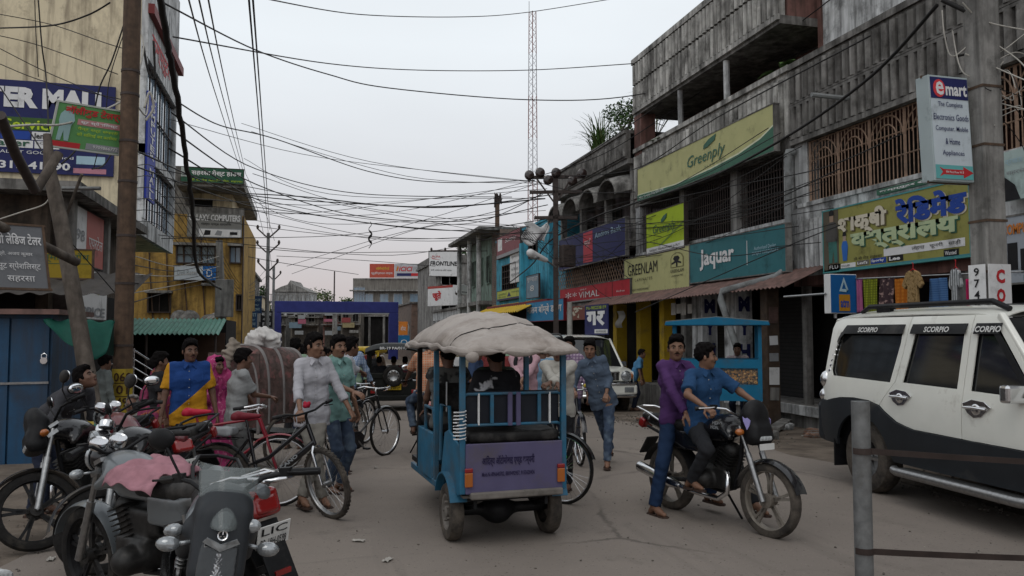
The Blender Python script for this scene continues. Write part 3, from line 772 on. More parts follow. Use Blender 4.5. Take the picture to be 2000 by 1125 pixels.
    c.box((0, -.22, .815), (.12, .20, .045), .04, Euler((R(-3), 0, 0)).to_matrix(), .05); c.box((0, -.60, .85), (.11, .24, .045), .04, Euler((R(-5), 0, 0)).to_matrix(), .05)
    tomesh([c.mesh(.014)]).build('seat', seatm, t, smooth=180)
    c = SDF(); c.box((0, -.30, .70), (.105, .18, .09), .03, None, .03); c.cone((0, -.55, .78), (0, -.98, .86), .085, .055, .04); c.box((0, -.6, .80), (.10, .28, .03), .03, Euler((R(-8), 0, 0)).to_matrix(), .04)
    tomesh([c.mesh(.016)]).build('side_panel', paint, t, smooth=180)
    e = SDF(); e.box((0, .06, .42), (.10, .15, .10), .03, None, .02); e.cone((-.15, .0, .40), (.15, .0, .40), .085, None, .02); e.cone((0, .12, .48), (0, .20, .66), .075, .08, .02)
    e.box((0, .0, .60), (.07, .16, .08), .03, None, .03)
    eo = tomesh([e.mesh(.016)]).build('engine', ENG, t, smooth=180)
    fn = MB()
    for i in range(7): fn.box((0, .125+i*.013, .50+i*.028), (.19, .17, .006), (R(-22), 0, 0))
    fn.build('cooling_fins', ENG, eo)
    fr = MB()
    fr.tube([(0, .33, .90), (0, .30, .62), (0, .22, .34), (0, .05, .29), (0, -.25, .32)], .020, 8); fr.tube([(0, .32, .92), (0, -.1, .76), (0, -.5, .74), (0, -.85, .80)], .02, 8)
    for s in (-1, 1):
        fr.tube([(s*.08, -.25, .34), (s*.085, ry, Rr), (s*.085, ry-.06, Rr)], .02, 8); fr.tube([(s*.10, -.3, .62), (s*.10, -.62, .72), (s*.1, -.85, .78)], .014, 8)
        fr.tube([(s*.12, -.12, .30), (s*.24, -.12, .29)], .016, 8); fr.tube([(s*.11, -.5, .36), (s*.21, -.5, .38)], .012, 8)
    fr.build('frame', BLK, t, smooth=50)
    for s in (-1, 1):
        q = MB(); q.tube([(s*.115, ry+.03, Rr+.02), (s*.115, -.50, .72)], .016, 8)
        for i in range(11): u = .25+i*.055; q.lathe([(.020, -.006), (.032, 0), (.020, .006)], V((s*.115, ry+.03, Rr+.02)).lerp(V((s*.115, -.5, .72)), u), (0, .12, .40), 12)
        q.build('shock_absorber', STEEL, t, smooth=40)
    x = MB(); x.tube([(.05, .17, .50), (.12, .26, .44), (.13, .26, .32), (.13, .15, .25), (.14, -.15, .26), (.15, -.35, .29)], .022, 10); x.tube([(.15, -.33, .285), (.155, -.45, .30), (.165, -.90, .385), (.165, -.93, .39)], [.03, .048, .052, .03], 14); x.build('exhaust', muffler, t, smooth=60)
    rm_ = MB()
    def rf(u, v):
        a = R(20)+u*R(140); r_ = Rr+.045; q = (v-.5)*2
        return V((q*.075, ry-r_*cos(a)*-1 if False else ry+r_*cos(a), Rr+(r_-.02*q*q)*sin(a)))
    rm_.grid(rf, 16, 5); rm_.beam((0, -.90, .66), (0, -1.02, .50), .14, .012); rm_.build('rear_mudguard', BLK, t, smooth=60, sol=.005)
    tl = SDF(); tl.box((0, -1.0, .80), (.075, .04, .05), .02, Euler((R(-25), 0, 0)).to_matrix()); tomesh([tl.mesh(.012)]).build('tail_light', REDL, t, smooth=180)
    gb = MB()
    for s in (-1, 1): gb.tube([(s*.12, -.62, .84), (s*.14, -.80, .92), (s*.11, -1.0, .955), (0, -1.06, .96)], .011, 8)
    gb.build('grab_rail', barm or CHR, t, smooth=60)
    st = MB(); st.tube([(-.12, -.02, .28), (-.26, .04, -.0+.012)], .011, 8); st.build('side_stand', BLK, t)
    return t
def bicycle(label, loc, rotz, col, steer=0., style='roadster', group=None, lean=0., seatcol=None, basket=False, guards=True, spokes=32, carrier=True, tyre_m=RUB):
    rot = Matrix.Rotation(rotz, 3, 'Z') @ Matrix.Rotation(lean, 3, 'Y')
    t = thing('bicycle', label, 'bicycle', loc, 0, group, rot)
    mtb = style == 'mtb'; Rw = .33 if mtb else .345; tw_ = .052 if mtb else .036; fy, ry = .56, -.50
    hd = V((0, .40, .80)); axd = V((0, -.33, .94)).normalized()
    ST = Matrix.Translation(hd) @ Matrix.Rotation(steer, 4, axd) @ Matrix.Translation(-hd)
    wheel(t, 'front_wheel', fy, Rw, tw_, 'knob' if mtb else 'wire', tyre_m, CHR if not mtb else STEEL, ST, spokes=spokes); wheel(t, 'rear_wheel', ry, Rw, tw_, 'knob' if mtb else 'wire', tyre_m, CHR if not mtb else STEEL, spokes=spokes)
    bb_ = V((0, -.06, .29)); st = V((0, -.20, .78)); hl = V((0, .44, .68)); ht = V((0, .37, .86))
    f = MB(); rr = .018 if mtb else .014
    if mtb:
        f.tube([hl+V((0, 0, .02)), (0, .1, .42), bb_], [.030, .034, .03], 10); f.tube([ht, (0, .0, .55), (0, -.14, .50)], .020, 10)
        f.tube([bb_, (0, -.14, .50), st], .017, 10); f.tube([(0, -.14, .50), (0, -.3, .42), (0, ry, Rw)], .012, 6)
    else:
        f.tube([hl, bb_], rr, 8); f.tube([ht, st-V((0, 0, .0))], rr, 8); f.tube([bb_, st], rr, 8)
    for s in (-1, 1):
        f.tube([(s*.03, bb_.y, bb_.z), (s*.055, ry, Rw)], .009, 6); f.tube([(s*.02, st.y, st.z-.06), (s*.055, ry, Rw)], .008, 6)
    f.tube([hl, ht], .021, 10); f.tube([st, st+V((0, -.03, .12))], .012, 8)
    fo = f.build('frame', col, t, smooth=60)
    k = MB(); k.M = ST
    for s in (-1, 1): k.tube([(s*.02, .45, .67), (s*.05, .46, .62), (s*.055, .50, .5), (s*.055, fy, Rw)], [.016, .018, .016, .010] if mtb else .011, 8)
    k.build('fork', CHR if mtb else col, t, smooth=60)
    h = MB(); h.M = ST; h.tube([ht, (0, .35, .93), (0, .37, .97)], .013, 8)
    for s in (-1, 1):
        if mtb: h.tube([(0, .37, .97), (s*.10, .36, .97), (s*.20, .35, 1.0), (s*.30, .32, 1.0)], .011, 8)
        else: h.tube([(0, .42, .96), (s*.13, .43, .97), (s*.23, .38, .99), (s*.25, .27, .97), (s*.25, .17, .955)], .011, 8)
        h.tube([(s*.20, .37, .985), (s*.26, .36, .975), (s*.31, .345, .965)] if mtb else [(s*.22, .40, .965), (s*.22, .30, .945), (s*.22, .22, .94)], .005, 5)
    h.build('handlebar', CHR if not mtb else BLK, t, smooth=60)
    for s in (-1, 1):
        g = MB(); g.M = ST; g.tube([(s*.24, .345, 1.0), (s*.32, .315, 1.0)] if mtb else [(s*.25, .25, .968), (s*.25, .15, .953)], .017, 10); g.build('grip', BLK, t, smooth=60)
    c = SDF(); sp = st+V((0, -.03, .14)); c.cone(sp+V((-.05, -.08, 0)), sp+V((.05, -.08, 0)), .045, None, .03); c.cone(sp+V((0, -.08, 0)), sp+V((0, .13, .01)), .045, .020, .03)
    def flat(X, Y, Z, D): return np.maximum(D, sp.z-.03-Z)
    tomesh([c.mesh(.012, flat)]).build('saddle', seatcol or SEATM, t, smooth=180)
    if guards:
        for nm, yy, M_, a0, a1 in (('front_mudguard', fy, ST, 20, 130), ('rear_mudguard', ry, Matrix.Identity(4), 30, 185)):
            g = MB(); g.M = M_
            if nm[0] == 'f' and mtb: continue
            g.grid(lambda u, v: V(((v-.5)*.062, yy+(Rw+.022)*cos(R(a0+(a1-a0)*u)), Rw+(Rw+.022-.05*(v-.5)**2*1.2)*sin(R(a0+(a1-a0)*u)))), 18, 3); g.build(nm, col if not mtb else BLK, t, smooth=70, sol=.003)
    cr = MB(); cr.lathe([(.03, -.003), (.095, -.003), (.095, .003), (.03, .003)], (.05, bb_.y, bb_.z), (1, 0, 0), 24); cr.cyl((-.06, bb_.y, bb_.z), (.06, bb_.y, bb_.z), .02, 10)
    for s in (-1, 1): cr.beam((s*.065, bb_.y, bb_.z), (s*.075, bb_.y+s*.12, bb_.z-s*.12), .012, .022)
    cr.tube([(.05, bb_.y, bb_.z+.092), (.05, ry, Rw+.035)], .004, 4); cr.tube([(.05, bb_.y, bb_.z-.092), (.05, ry, Rw-.035)], .004, 4)
    cr.build('crank', STEEL, t, smooth=40)
    if not mtb:
        cc = MB(); cc.prism([(bb_.y+.11, bb_.z-.08), (bb_.y+.12, bb_.z+.06), (bb_.y+.04, bb_.z+.12), (ry-.03, Rw+.06), (ry-.06, Rw-.03), (bb_.y, bb_.z-.12)], .062, .072, (0, 0, 0), (0, 1, 0), (0, 0, 1)); cc.build('chain_guard', col, t)
    for s in (-1, 1):
        p = MB(); p.box((s*.12, bb_.y+s*.12, bb_.z-s*.12), (.09, .065, .022)); p.build('pedal', BLK, t)
    if carrier:
        q = MB()
        for s in (-1, 1):
            q.tube([(s*.06, -.28, .72), (s*.06, -.72, .72)], .006, 6); q.tube([(s*.06, -.62, .72), (s*.058, ry, Rw)], .005, 5)
        for i in range(5): q.tube([(-.06, -.3-i*.1, .72), (.06, -.3-i*.1, .72)], .005, 5)
        q.build('carrier', STEEL if not mtb else BLK, t)
    return t
# ---------------------------------------------------------------- the sport utility car
def suv(label, loc, rotz, paint, clad, plate_txt=None, wind_text=True, group=None, driver=True):
    t = thing('parked_car' if not driver else 'car', label, 'car', loc, rotz, group)
    FA, RA, RW = 1.34, -1.34, .375
    def hw(z, y):
        b = np.interp(z, [.3, .55, .80, 1.06, 1.16, 1.74, 1.84, 1.90, 1.94], [.82, .885, .905, .895, .875, .765, .735, .69, .58])
        e = 1.0
        if y > 1.55: e -= .13*((y-1.55)/.65)**2
        if y < -1.75: e -= .07*((-1.75-y)/.4)**2
        return float(b*e)
    def panel(name, outer, holes=(), m=paint, dx=0., step=.10, sol=.012, par=t, sides=(1, -1), bev=0):
        vs, fs = tri2d(outer, holes, step); out = []
        for s in sides:
            mb = MB(); mb.add([(s*(hw(z, y)+dx), y, z) for y, z in vs], [f if s > 0 else f[::-1] for f in fs]); out.append(mb.build(name, m, par, smooth=50, sol=sol))
        return out
    def arch(yc, r_, a0=0, a1=180, n=14): return [(yc+r_*cos(R(a0+(a1-a0)*i/n)), RW+r_*sin(R(a0+(a1-a0)*i/n))) for i in range(n+1)]
    gap = .007
    # white upper sides
    roofz = 1.86
    rear_q = [(-2.10, .93), (-1.96, .93)]+[(-1.90, .95), (-1.7, .985), (-1.45, 1.0), (-1.2, .99), (-1.02-gap, .955), (-.80-gap, 1.21), (-.74-gap, 1.5), (-.70-gap, roofz), (-2.02, roofz), (-2.06, 1.75), (-2.13, 1.15), (-2.13, 1.0)]
    w_rq = [(-1.90, 1.215), (-.885, 1.195), (-.80, 1.60), (-.80, 1.765), (-1.72, 1.755), (-1.86, 1.70), (-1.93, 1.50), (-1.95, 1.28)]
    panel('quarter_panel', rear_q, [w_rq])
    rd = [(-1.02, .955), (-.93, .90), (-.75, .815), (-.5, .765), (.12, .755), (.12, roofz), (-.70, roofz), (-.74, 1.5), (-.80, 1.21)]
    w_rd = [(-.70, 1.205), (.045, 1.19), (.045, 1.765), (-.61, 1.765), (-.63, 1.6)]
    drd = panel('rear_door', rd, [w_rd])
    fd = [(.12+gap, .755), (.98, .745), (.98, 1.14), (.90, 1.26), (.42, roofz), (.12+gap, roofz)]
    w_fd = [(.205, 1.185), (.90, 1.165), (.86, 1.24), (.44, 1.74), (.38, 1.765), (.205, 1.765)]
    dfd = panel('front_door', fd, [w_fd])
    fe = [(.98+gap, .745)]+[(1.0, .80), (1.12, .88), (1.34, .92), (1.56, .88), (1.74, .80), (2.05, .80), (2.12, .98), (2.05, 1.05), (1.3, 1.10), (.98+gap, 1.14)]
    panel('front_fender', fe)
    # cladding along the bottom with both wheel arches
    cl = [(-2.14, .46), (-1.80, .46)]+arch(RA, .46, 170, 10)+[(-.86, .40), (.86, .40)]+arch(FA, .46, 170, 10)+[(1.82, .46), (2.10, .46), (2.10, .80-.006), (1.74, .794), (1.56, .874), (1.34, .914), (1.12, .874), (1.0, .794), (.98, .738), (.12, .748), (-.5, .758), (-.75, .808), (-.93, .893), (-1.02, .948), (-1.2, .984), (-1.45, .994), (-1.7, .979), (-1.90, .944), (-1.96, .924), (-2.13, .924)]
    panel('side_cladding', cl, (), clad, .012, .10, .03)
    for s in (1, -1):
        for dn, w, dr in (('q', w_rq, None), ('r', w_rd, drd), ('f', w_fd, dfd)):
            vs, fs = tri2d(w, (), .2); mb = MB(); mb.add([(s*(hw(z, y)-.022), y, z) for y, z in vs], [f if s > 0 else f[::-1] for f in fs])
            mb.build('window', GLASSD, t if dr is None else dr[0 if s > 0 else 1], smooth=60)
            vz = MB(); top = [p for p in w if p[1] > 1.58]; y0 = min(p[0] for p in top)-.03; y1 = max(p[0] for p in w if p[1] > 1.72)+.03
            ys = [(y0+(y1-y0)*i/6) for i in range(7)]
            vz.grid(lambda u, v: V((s*(hw(1.79-.10*v, 0)+.012+.018*v), y0+(y1-y0)*u, 1.785-.095*v-(.10*max(0, .12-u)/.12 if dn == 'q' else 0))), 8, 3)
            if dn == 'f': vz.grid(lambda u, v: V((s*(hw(1.76-.5*u, 0)+.02), .40+.44*u-.07*(1-v), 1.775-.51*u-.06*v*0)), 6, 2)
            vz.build('wind_deflector', BLK, t, smooth=60, sol=.004)
            if wind_text and s < 0 or (wind_text and s > 0):
                F = Face((s*(hw(1.74, 0)+.036), (y0+y1)/2-(.17 if s > 0 else -.17), 1.705), (0, 1 if s > 0 else -1, 0), (-s*.16, 0, 1), .34, .055)
                lt = MB(); F.text(lt, 'SCORPIO', 0, 0, 1, 1, .006, 0, .03, .25); lt.build('lettering', WHT, t)
        # handles
        for dr, yy, zz in ((drd, -.70, 1.06), (dfd, .30, 1.04)):
            hb = MB(); sx = s*(hw(zz, 0)+.006)
            hb.prism([(-.16, .035), (-.05, .075), (.10, .065), (.17, .02), (.06, -.07), (-.03, -.085), (-.10, -.05)], 0, .012, (sx, yy, zz), (0, 1, 0), (0, 0, 1), 0, (s, 0, 0))
            ho = hb.build('handle_surround', CHR, dr[0 if s > 0 else 1], bevel=.004)
            hb = MB(); hb.tube([(sx+s*.02, yy-.13, zz+.0), (sx+s*.045, yy-.07, zz+.005), (sx+s*.045, yy+.07, zz+.005), (sx+s*.02, yy+.12, zz)], .013, 8); hb.sphere((sx+s*.012, yy, zz-.01), (.014, .055, .05), 12); hb.build('handle', CHR, ho, smooth=60)
        # mirror, running board, tail lights, rail
        mb = MB(); mb.box((s*.97, .78, 1.20), (.20, .10, .15)); mb.box((s*.885, .78, 1.16), (.08, .06, .05)); mb.build('door_mirror', CHR, t, bevel=.03)
        rb = MB(); rb.tube([(s*.93, -.78, .335), (s*.96, -.70, .33), (s*.96, .78, .33), (s*.93, .86, .335)], .045, 12); rb.box((s*.90, .04, .355), (.14, 1.5, .02)); rb.build('running_board', STEEL, t, smooth=50)
        tl = MB(); tl.sphere((s*.80, -2.10, 1.16), (.085, .075, .105), 14, 0); tl.sphere((s*.80, -2.12, .98), (.085, .075, .085), 14, 1); tl.build('tail_light', [CHR, CHR], t, smooth=180)
        rl = MB(); rl.tube([(s*.60, -1.70, 1.93), (s*.61, -1.55, 1.985), (s*.61, .2, 1.985), (s*.60, .38, 1.91)], [.022, .028, .028, .026], 10); rl.box((s*.605, -1.3, 1.95), (.05, .22, .06)); rl.build('roof_rail', BLK, t, smooth=50)
        gr = MB()
        for i in range(8): gr.box((s*(hw(1.27+i*.058, -2)+.002), -1.995+i*.014, 1.27+i*.058), (.02, .05, .03), (R(25), 0, 0))
        gr.build('chrome_vent', CHR, t, bevel=.006)
    # roof, glass, tailgate, bonnet
    mb = MB()
    def roof(u, v):
        y = -2.02+u*2.46; q = (v-.5)*2; z = roofz+(.085*(1-q*q*q*q))*min(1, 1)+.02*sin(pi*u)
        return V((q*(hw(roofz, 0)), y, z-.02*max(0, .1-u)/.1-(.03*(u-.9)/.1 if u > .9 else 0)))
    mb.grid(roof, 22, 16); mb.build('roof', paint, t, smooth=60, sol=.012)
    mb = MB(); mb.grid(lambda u, v: V(((v-.5)*2*(.70+.13*(1-u)), 1.10-.66*u+.05*(1-((v-.5)*2)**2), 1.13+.70*u)), 8, 12); mb.build('windscreen', GLASSD, t, smooth=60, sol=.006)
    for s in (1, -1):
        a = MB(); a.beam((s*.86, 1.07, 1.12), (s*.715, .40, 1.86), .06, .07); a.build('windscreen_pillar', paint, t, bevel=.015)
    mb = MB()
    def bonnet(u, v):
        y = 1.06+u*1.06; q = (v-.5)*2; z = 1.135+.03*(1-q*q)-.03*u-.10*u*u+(.02 if abs(q) < .55 else 0)
        return V((q*hw(1.05, y)*.99, y, z))
    mb.grid(bonnet, 14, 18); mb.build('bonnet', paint, t, smooth=40, sol=.012)
    fr = MB(); fr.box((0, 2.08, .93), (1.50, .10, .22)); fr.build('grille_surround', paint, t, bevel=.03)
    g = MB(); g.box((0, 2.125, .945), (.86, .03, .19)); go = g.build('grille', BLK, t)
    for i in range(7): 
        b = MB(); b.box((-.33+i*.11, 2.15, .945), (.045, .03, .19)); b.build('grille_bar', CHR, go, bevel=.006)
    b = MB(); b.box((0, 2.145, 1.05), (.90, .05, .035)); b.build('grille_trim', CHR, t, bevel=.008)
    for s in (1, -1):
        h = MB(); h.lathe([(0, .03), (.06, .024), (.10, .008), (.115, -.01)], (s*.62, 2.14, .95), (0, 1, 0), 24, 0); h.lathe([(.112, .0), (.125, .012), (.138, 0), (.135, -.05)], (s*.62, 2.13, .95), (0, 1, 0), 24, 0); h.build('headlight', LENS, t, smooth=50)
        h = MB(); h.sphere((s*.77, 2.08, .95), (.05, .06, .09), 10); h.build('indicator', AMB, t, smooth=180)
        h = MB(); h.box((s*.66, 2.25, .62), (.24, .02, .13)); h.build('fog_light', LENS, t, bevel=.02)
    bm_ = MB(); bm_.box((0, 2.17, .62), (1.76, .16, .24)); bm_.build('front_bumper', paint if clad is not paint else paint, t, bevel=.05)
    bm_ = MB(); bm_.tube([(-.88, 2.05, .76), (-.80, 2.24, .765), (.80, 2.24, .765), (.88, 2.05, .76)], .038, 10); bm_.tube([(-.86, 2.1, .47), (-.7, 2.24, .47), (.7, 2.24, .47), (.86, 2.1, .47)], .05, 10); bm_.build('bumper_bar', CHR, t, smooth=60)
    if plate_txt: plate(t, (0, 2.27, .57), (-1, 0, 0), (0, 0, 1), .48, .11, [plate_txt])
    tg = MB(); tg.grid(lambda u, v: V(((v-.5)*2*hw(1.0+.86*u, -2.1)*.985, -2.13+.105*max(0, (u-.25)/.75)-.03*(1-((v-.5)*2)**2), .93+.93*u)), 12, 10); tg.build('tailgate', paint, t, smooth=50, sol=.012)
    tg = MB(); tg.grid(lambda u, v: V(((v-.5)*2*(.70-.07*u), -2.135+.105*max(0, (u*.55+.4-.25)/.75)-.045*(1-((v-.5)*2)**2), 1.26+.48*u)), 8, 8); tg.build('rear_window', GLASSD, t, smooth=50, sol=.006)
    rb = MB(); rb.box((0, -2.14, .68), (1.72, .22, .46)); rb.build('rear_bumper', clad, t, bevel=.06)
    # inside, underbody, wheels
    ib = MB(); ib.bb((-.80, -2.0, .45), (.80, 1.9, .92)); ib.bb((-.72, -1.95, .9), (.72, -1.9, 1.2)); ib.build('underbody', BLK, t)
    for s in (1, -1): fl = MB(); fl.box((s*.80, RA-.50, .36), (.20, .02, .30)); fl.build('mud_flap', BLK, t)
    for yy in (.25, -.62):
        for s in (1, -1):
            sm = SDF(); sm.box((s*.38, yy-.18, 1.12), (.24, .07, .32), .06, Euler((R(-10), 0, 0)).to_matrix()); sm.box((s*.38, yy+.05, .90), (.25, .24, .09), .06, None, .03); sm.box((s*.38, yy-.24, 1.50), (.13, .05, .09), .04); tomesh([sm.mesh(.03)]).build('seat', SEATM, t, smooth=180)
    for nm, yy in (('front_wheel', FA), ('rear_wheel', RA)):
        for s in (1, -1):
            m = MB(); tyre(m, (s*.76, yy, RW), (1, 0, 0), RW, .225, 0, 44); m.lathe([(.24, -.07), (.24, .07)], (s*.76, yy, RW), (1, 0, 0), 30); wo = m.build(nm, RUBD, t, smooth=40)
            r = MB(); r.lathe([(.235, .085), (.215, .08), (.205, .03), (.0, .03)] if s > 0 else [(.235, -.085), (.215, -.08), (.205, -.03), (.0, -.03)], (s*.76, yy, RW), (1, 0, 0), 30)
            for i in range(5):
                a = 2*pi*i/5; d = V((0, cos(a), sin(a))); r.beam(V((s*.83, yy, RW))+d*.03, V((s*.825, yy, RW))+d*.215, .03, .07, 0, (1, 0, 0))
            r.cyl((s*.80, yy, RW), (s*.85, yy, RW), .05, 14); r.build('rim', STEEL, wo, smooth=40)
    return t
# ================================================================ SETTING
CONC = mat('weathered_concrete', (.50, .49, .46), .9, var=.25, sc=3, streak=.95, gcol=(.045, .043, .040), bump=.25, bsc=25, grime=.5)
CONC2 = mat('grey_concrete', (.27, .262, .248), .9, var=.2, sc=4, streak=.6, gcol=(.05, .048, .045), bump=.2, bsc=25, grime=.4)
CONCD = mat('dark_stained_concrete', (.22, .212, .20), .9, var=.35, sc=3, streak=.85, gcol=(.042, .039, .036), bump=.25, bsc=25, grime=.6)
CREAM = mat('cream_plaster', (.66, .575, .405), .85, var=.07, sc=1.2, streak=.15, gcol=(.22, .18, .13), bump=.08, bsc=60, grime=.2)
WPLAS = mat('white_plaster', (.60, .61, .61), .85, var=.1, sc=2, streak=.8, gcol=(.07, .07, .068), grime=.5, bump=.12)
OCHRE = mat('ochre_plaster', (.47, .30, .085), .85, var=.14, sc=2, streak=.7, gcol=(.10, .068, .035), grime=.6, bump=.12)
BLUEW = mat('turquoise_plaster', (.07, .36, .50), .8, var=.15, sc=2, streak=.4, gcol=(.03, .09, .12), grime=.4, bump=.1)
GREENW = mat('mint_plaster', (.24, .33, .28), .85, var=.15, sc=2, streak=.6, gcol=(.06, .06, .05), grime=.4)
PINKW = mat('old_pink_plaster', (.20, .105, .09), .85, var=.2, sc=3, streak=.4, gcol=(.05, .035, .03))
YEL = mat('yellow_paint', (.50, .33, .025), .7, var=.12, sc=5, grime=.45, gcol=(.12, .09, .05))
BRICK = mat('old_brick', (.19, .11, .08), .9, var=.25, sc=6, grime=.6, gcol=(.05, .045, .04), pattern=brickp((.16, .15, .14), 5.))
DARK = mat('dark_shop_interior', (.013, .012, .0115), .9, var=.4, sc=2)  # shade inside shops and openings, put into the panel colour
RUST = mat('rusted_iron', (.105, .065, .042), .85, .2, var=.35, sc=10, bump=.2, bsc=40, streak=.4, gcol=(.04, .028, .02))
TIN = mat('rusty_tin_sheet', (.17, .10, .085), .7, .3, var=.3, sc=6, grime=.7, gcol=(.06, .045, .04))
GRILL = mat('tan_grille_paint', (.24, .155, .105), .7, .1, var=.25, sc=12, grime=.4)
GRILLD = mat('dark_grille_paint', (.045, .032, .028), .7, .1, var=.3, sc=12)
WOOD = mat('grey_wood', (.125, .105, .088), .9, var=.3, sc=8, streak=.6, gcol=(.04, .033, .028), bump=.3, bsc=30)
STEELP = mat('galvanised_pole', (.17, .175, .175), .6, .5, var=.25, sc=14, grime=.6, gcol=(.07, .06, .05))
TEAL = mat('green_tarpaulin', (.009, .080, .058), .6, var=.2, sc=4, bump=.2, bsc=12)
CABLE = mat('black_cable', (.018, .017, .017), .6)
CABLEW = mat('white_cable', (.42, .40, .36), .6, grime=.4)
WINB = mat('blue_glass', (.20, .28, .36), .08, var=.2, sc=.7, spec=.8, coat=.3)
def lm(n, c, rough=.55, g=.32): return mat(n, c, rough, var=.06, sc=3, grime=g, gcol=tuple(x*.35 for x in c))
tW = lm('sign_white', (.66, .66, .66)); tK = lm('sign_black', (.015, .015, .017)); tR = lm('sign_red', (.45, .03, .035)); tB = lm('sign_blue', (.02, .06, .30)); tG = lm('sign_green', (.03, .10, .06))
tY = lm('sign_yellow', (.62, .48, .05)); tLG = lm('sign_lime', (.42, .55, .03)); tGO = lm('sign_orange', (.55, .18, .03)); tGR = lm('sign_grey', (.25, .26, .27)); tLB = lm('sign_light_blue', (.35, .50, .58)); tNV = lm('sign_navy', (.022, .026, .10))
# ---- ground
YS = [-60, -20, 0, 4, 7.9]+[8+i*.5 for i in range(9)]+list(range(13, 33, 2))+[33+i*.5 for i in range(9)]+[45, 60, 80, 110, 160, 260, 600]
def strip(mb, xa, xb, z, ys=YS, nx=1):
    n = len(ys); vs = []
    for y in ys:
        a = xa(y) if callable(xa) else xa; b = xb(y) if callable(xb) else xb
        for i in range(nx+1): vs.append((a+(b-a)*i/nx, y, gz(y)+z))
    mb.add(vs, [(j*(nx+1)+i, j*(nx+1)+i+1, (j+1)*(nx+1)+i+1, (j+1)*(nx+1)+i) for j in range(n-1) for i in range(nx)])
rd = MB(); strip(rd, -350, 350, 0); g = rd.build('ground', mat('dusty_ground', (.145, .118, .095), .95, var=.3, sc=1.6, grime=.8, gcol=(.065, .052, .042), gsc=1.8, bump=.8, bsc=16, pattern=blotch((.19, .16, .13), 5, .5, .75, 6))); g['kind'] = 'structure'
ROADM = mat('worn_asphalt', (.195, .168, .147), .93, var=.08, sc=.5, bump=.3, bsc=110, pattern=roadp())
rnd = random.Random(3)
def edge(x, n, amp, y0=-15, y1=110): return [(x+rnd.uniform(-amp, amp), y0+(y1-y0)*i/n) for i in range(n+1)]
rl_ = random.Random(3); YR = [-15+i*1.0 for i in range(130)]; LE = [-2.1+rl_.uniform(-.16, .16) for _ in YR]; RE = [6.65+rl_.uniform(-.22, .22) for _ in YR]
rd = MB(); strip(rd, lambda y: float(np.interp(y, YR, LE)), lambda y: float(np.interp(y, YR, RE)), .008, YR, 6); o = rd.build('road', ROADM); o['kind'] = 'structure'
pv = MB(); pv.bb((9.25, -12, -1), (16, 23, .30)); pv.bb((9.2, 11, .22), (9.25, 15.8, .31)); o = pv.build('pavement', CONC2, bevel=.01); o['kind'] = 'structure'
pv = MB(); pv.bb((9.14, 9.0, .14), (9.20, 16.3, .33)); o = pv.build('kerb', WPLAS, bevel=.01); o['kind'] = 'structure'
# ---- loose rubble and litter along the shop side and near the parked motorcycles
RUBM = [CONC2, BRICK, WPLAS]
for i in range(26):
    x, y = (rnd.uniform(7.0, 9.1), rnd.uniform(9.5, 17.5)) if i < 20 else (rnd.uniform(-2.6, -1.6), rnd.uniform(4.5, 8)); s = rnd.uniform(.05, .16)
    c = SDF(); c.box((0, 0, 0), (s, s*.7, s*.45), s*.15, Euler((rnd.uniform(-.3, .3), rnd.uniform(-.3, .3), rnd.uniform(0, 3))).to_matrix()); mb = tomesh([c.mesh(s*.28, fold(s*.12, s*1.3, i))])
    o = mb.build('rubble_stone', RUBM[i % 3]); o.location = (x, y, s*.35+gz(y)); tag(o, 'broken lump of rubble lying on the dusty roadside', 'rubble', 'rubble stones on the roadside')
PAPER = mat('litter_paper', (.34, .32, .29), .8, var=.2)
for i in range(22):
    if i < 3: p = gnd(*[(757, 1098), (1030, 840), (700, 1060)][i])
    else: p = V((rnd.uniform(6.9, 9.1), rnd.uniform(9, 18), 0)) if i % 3 else V((rnd.uniform(-2.8, 5), rnd.uniform(4.6, 12), 0))
    s = rnd.uniform(.02, .055); a = rnd.uniform(0, 6); mb = MB()
    mb.grid(lambda u, v: V((p.x+(u-.5)*2*s*cos(a)-(v-.5)*s*sin(a), p.y+(u-.5)*2*s*sin(a)+(v-.5)*s*cos(a), gz(p.y)+.014+.012*abs(sin(5*u+4*v+i)))), 4, 4)
    tag(mb.build('paper_scrap', PAPER, sol=.002), 'crumpled pale paper scrap littered on the ground', 'litter', 'paper scraps on the ground')
gr_ = MB(); rq = random.Random(21)
for i in range(1500):
    x, y = (6.3+abs(rq.gauss(0, .9)), rq.uniform(4, 18)) if i % 3 else ((-1.9-abs(rq.gauss(0, .5)), rq.uniform(3, 12)) if i % 2 else (rq.uniform(-1.5, 6.5), rq.uniform(3, 14)))
    s_ = rq.uniform(.006, .020) if i % 3 else rq.uniform(.004, .011); gr_.box((x, y, gz(y)+.010+s_*.3), (s_*1.6, s_*1.2, s_*.9), (rq.uniform(-.5, .5), rq.uniform(-.5, .5), rq.uniform(0, 3)))
o = gr_.build('gravel', mat('gravel_grey', (.13, .115, .10), .9, var=.4, sc=9)); o['kind'] = 'stuff'
for i, (a, b, w) in enumerate([((1510, 845), (1600, 800), .22), ((1560, 812), (1650, 830), .18)]):
    A = gnd(*a); B = gnd(*b); mb = MB(); mb.beam(A+V((0, 0, .06)), B+V((0, 0, .28 if i == 0 else .1)), w, .06); tag(mb.build('concrete_slab', CONC2, bevel=.01), ['grey slab leaning from the dirt onto the shop plinth', 'grey slab lying flat in the rubble behind the white car'][i], 'slab')
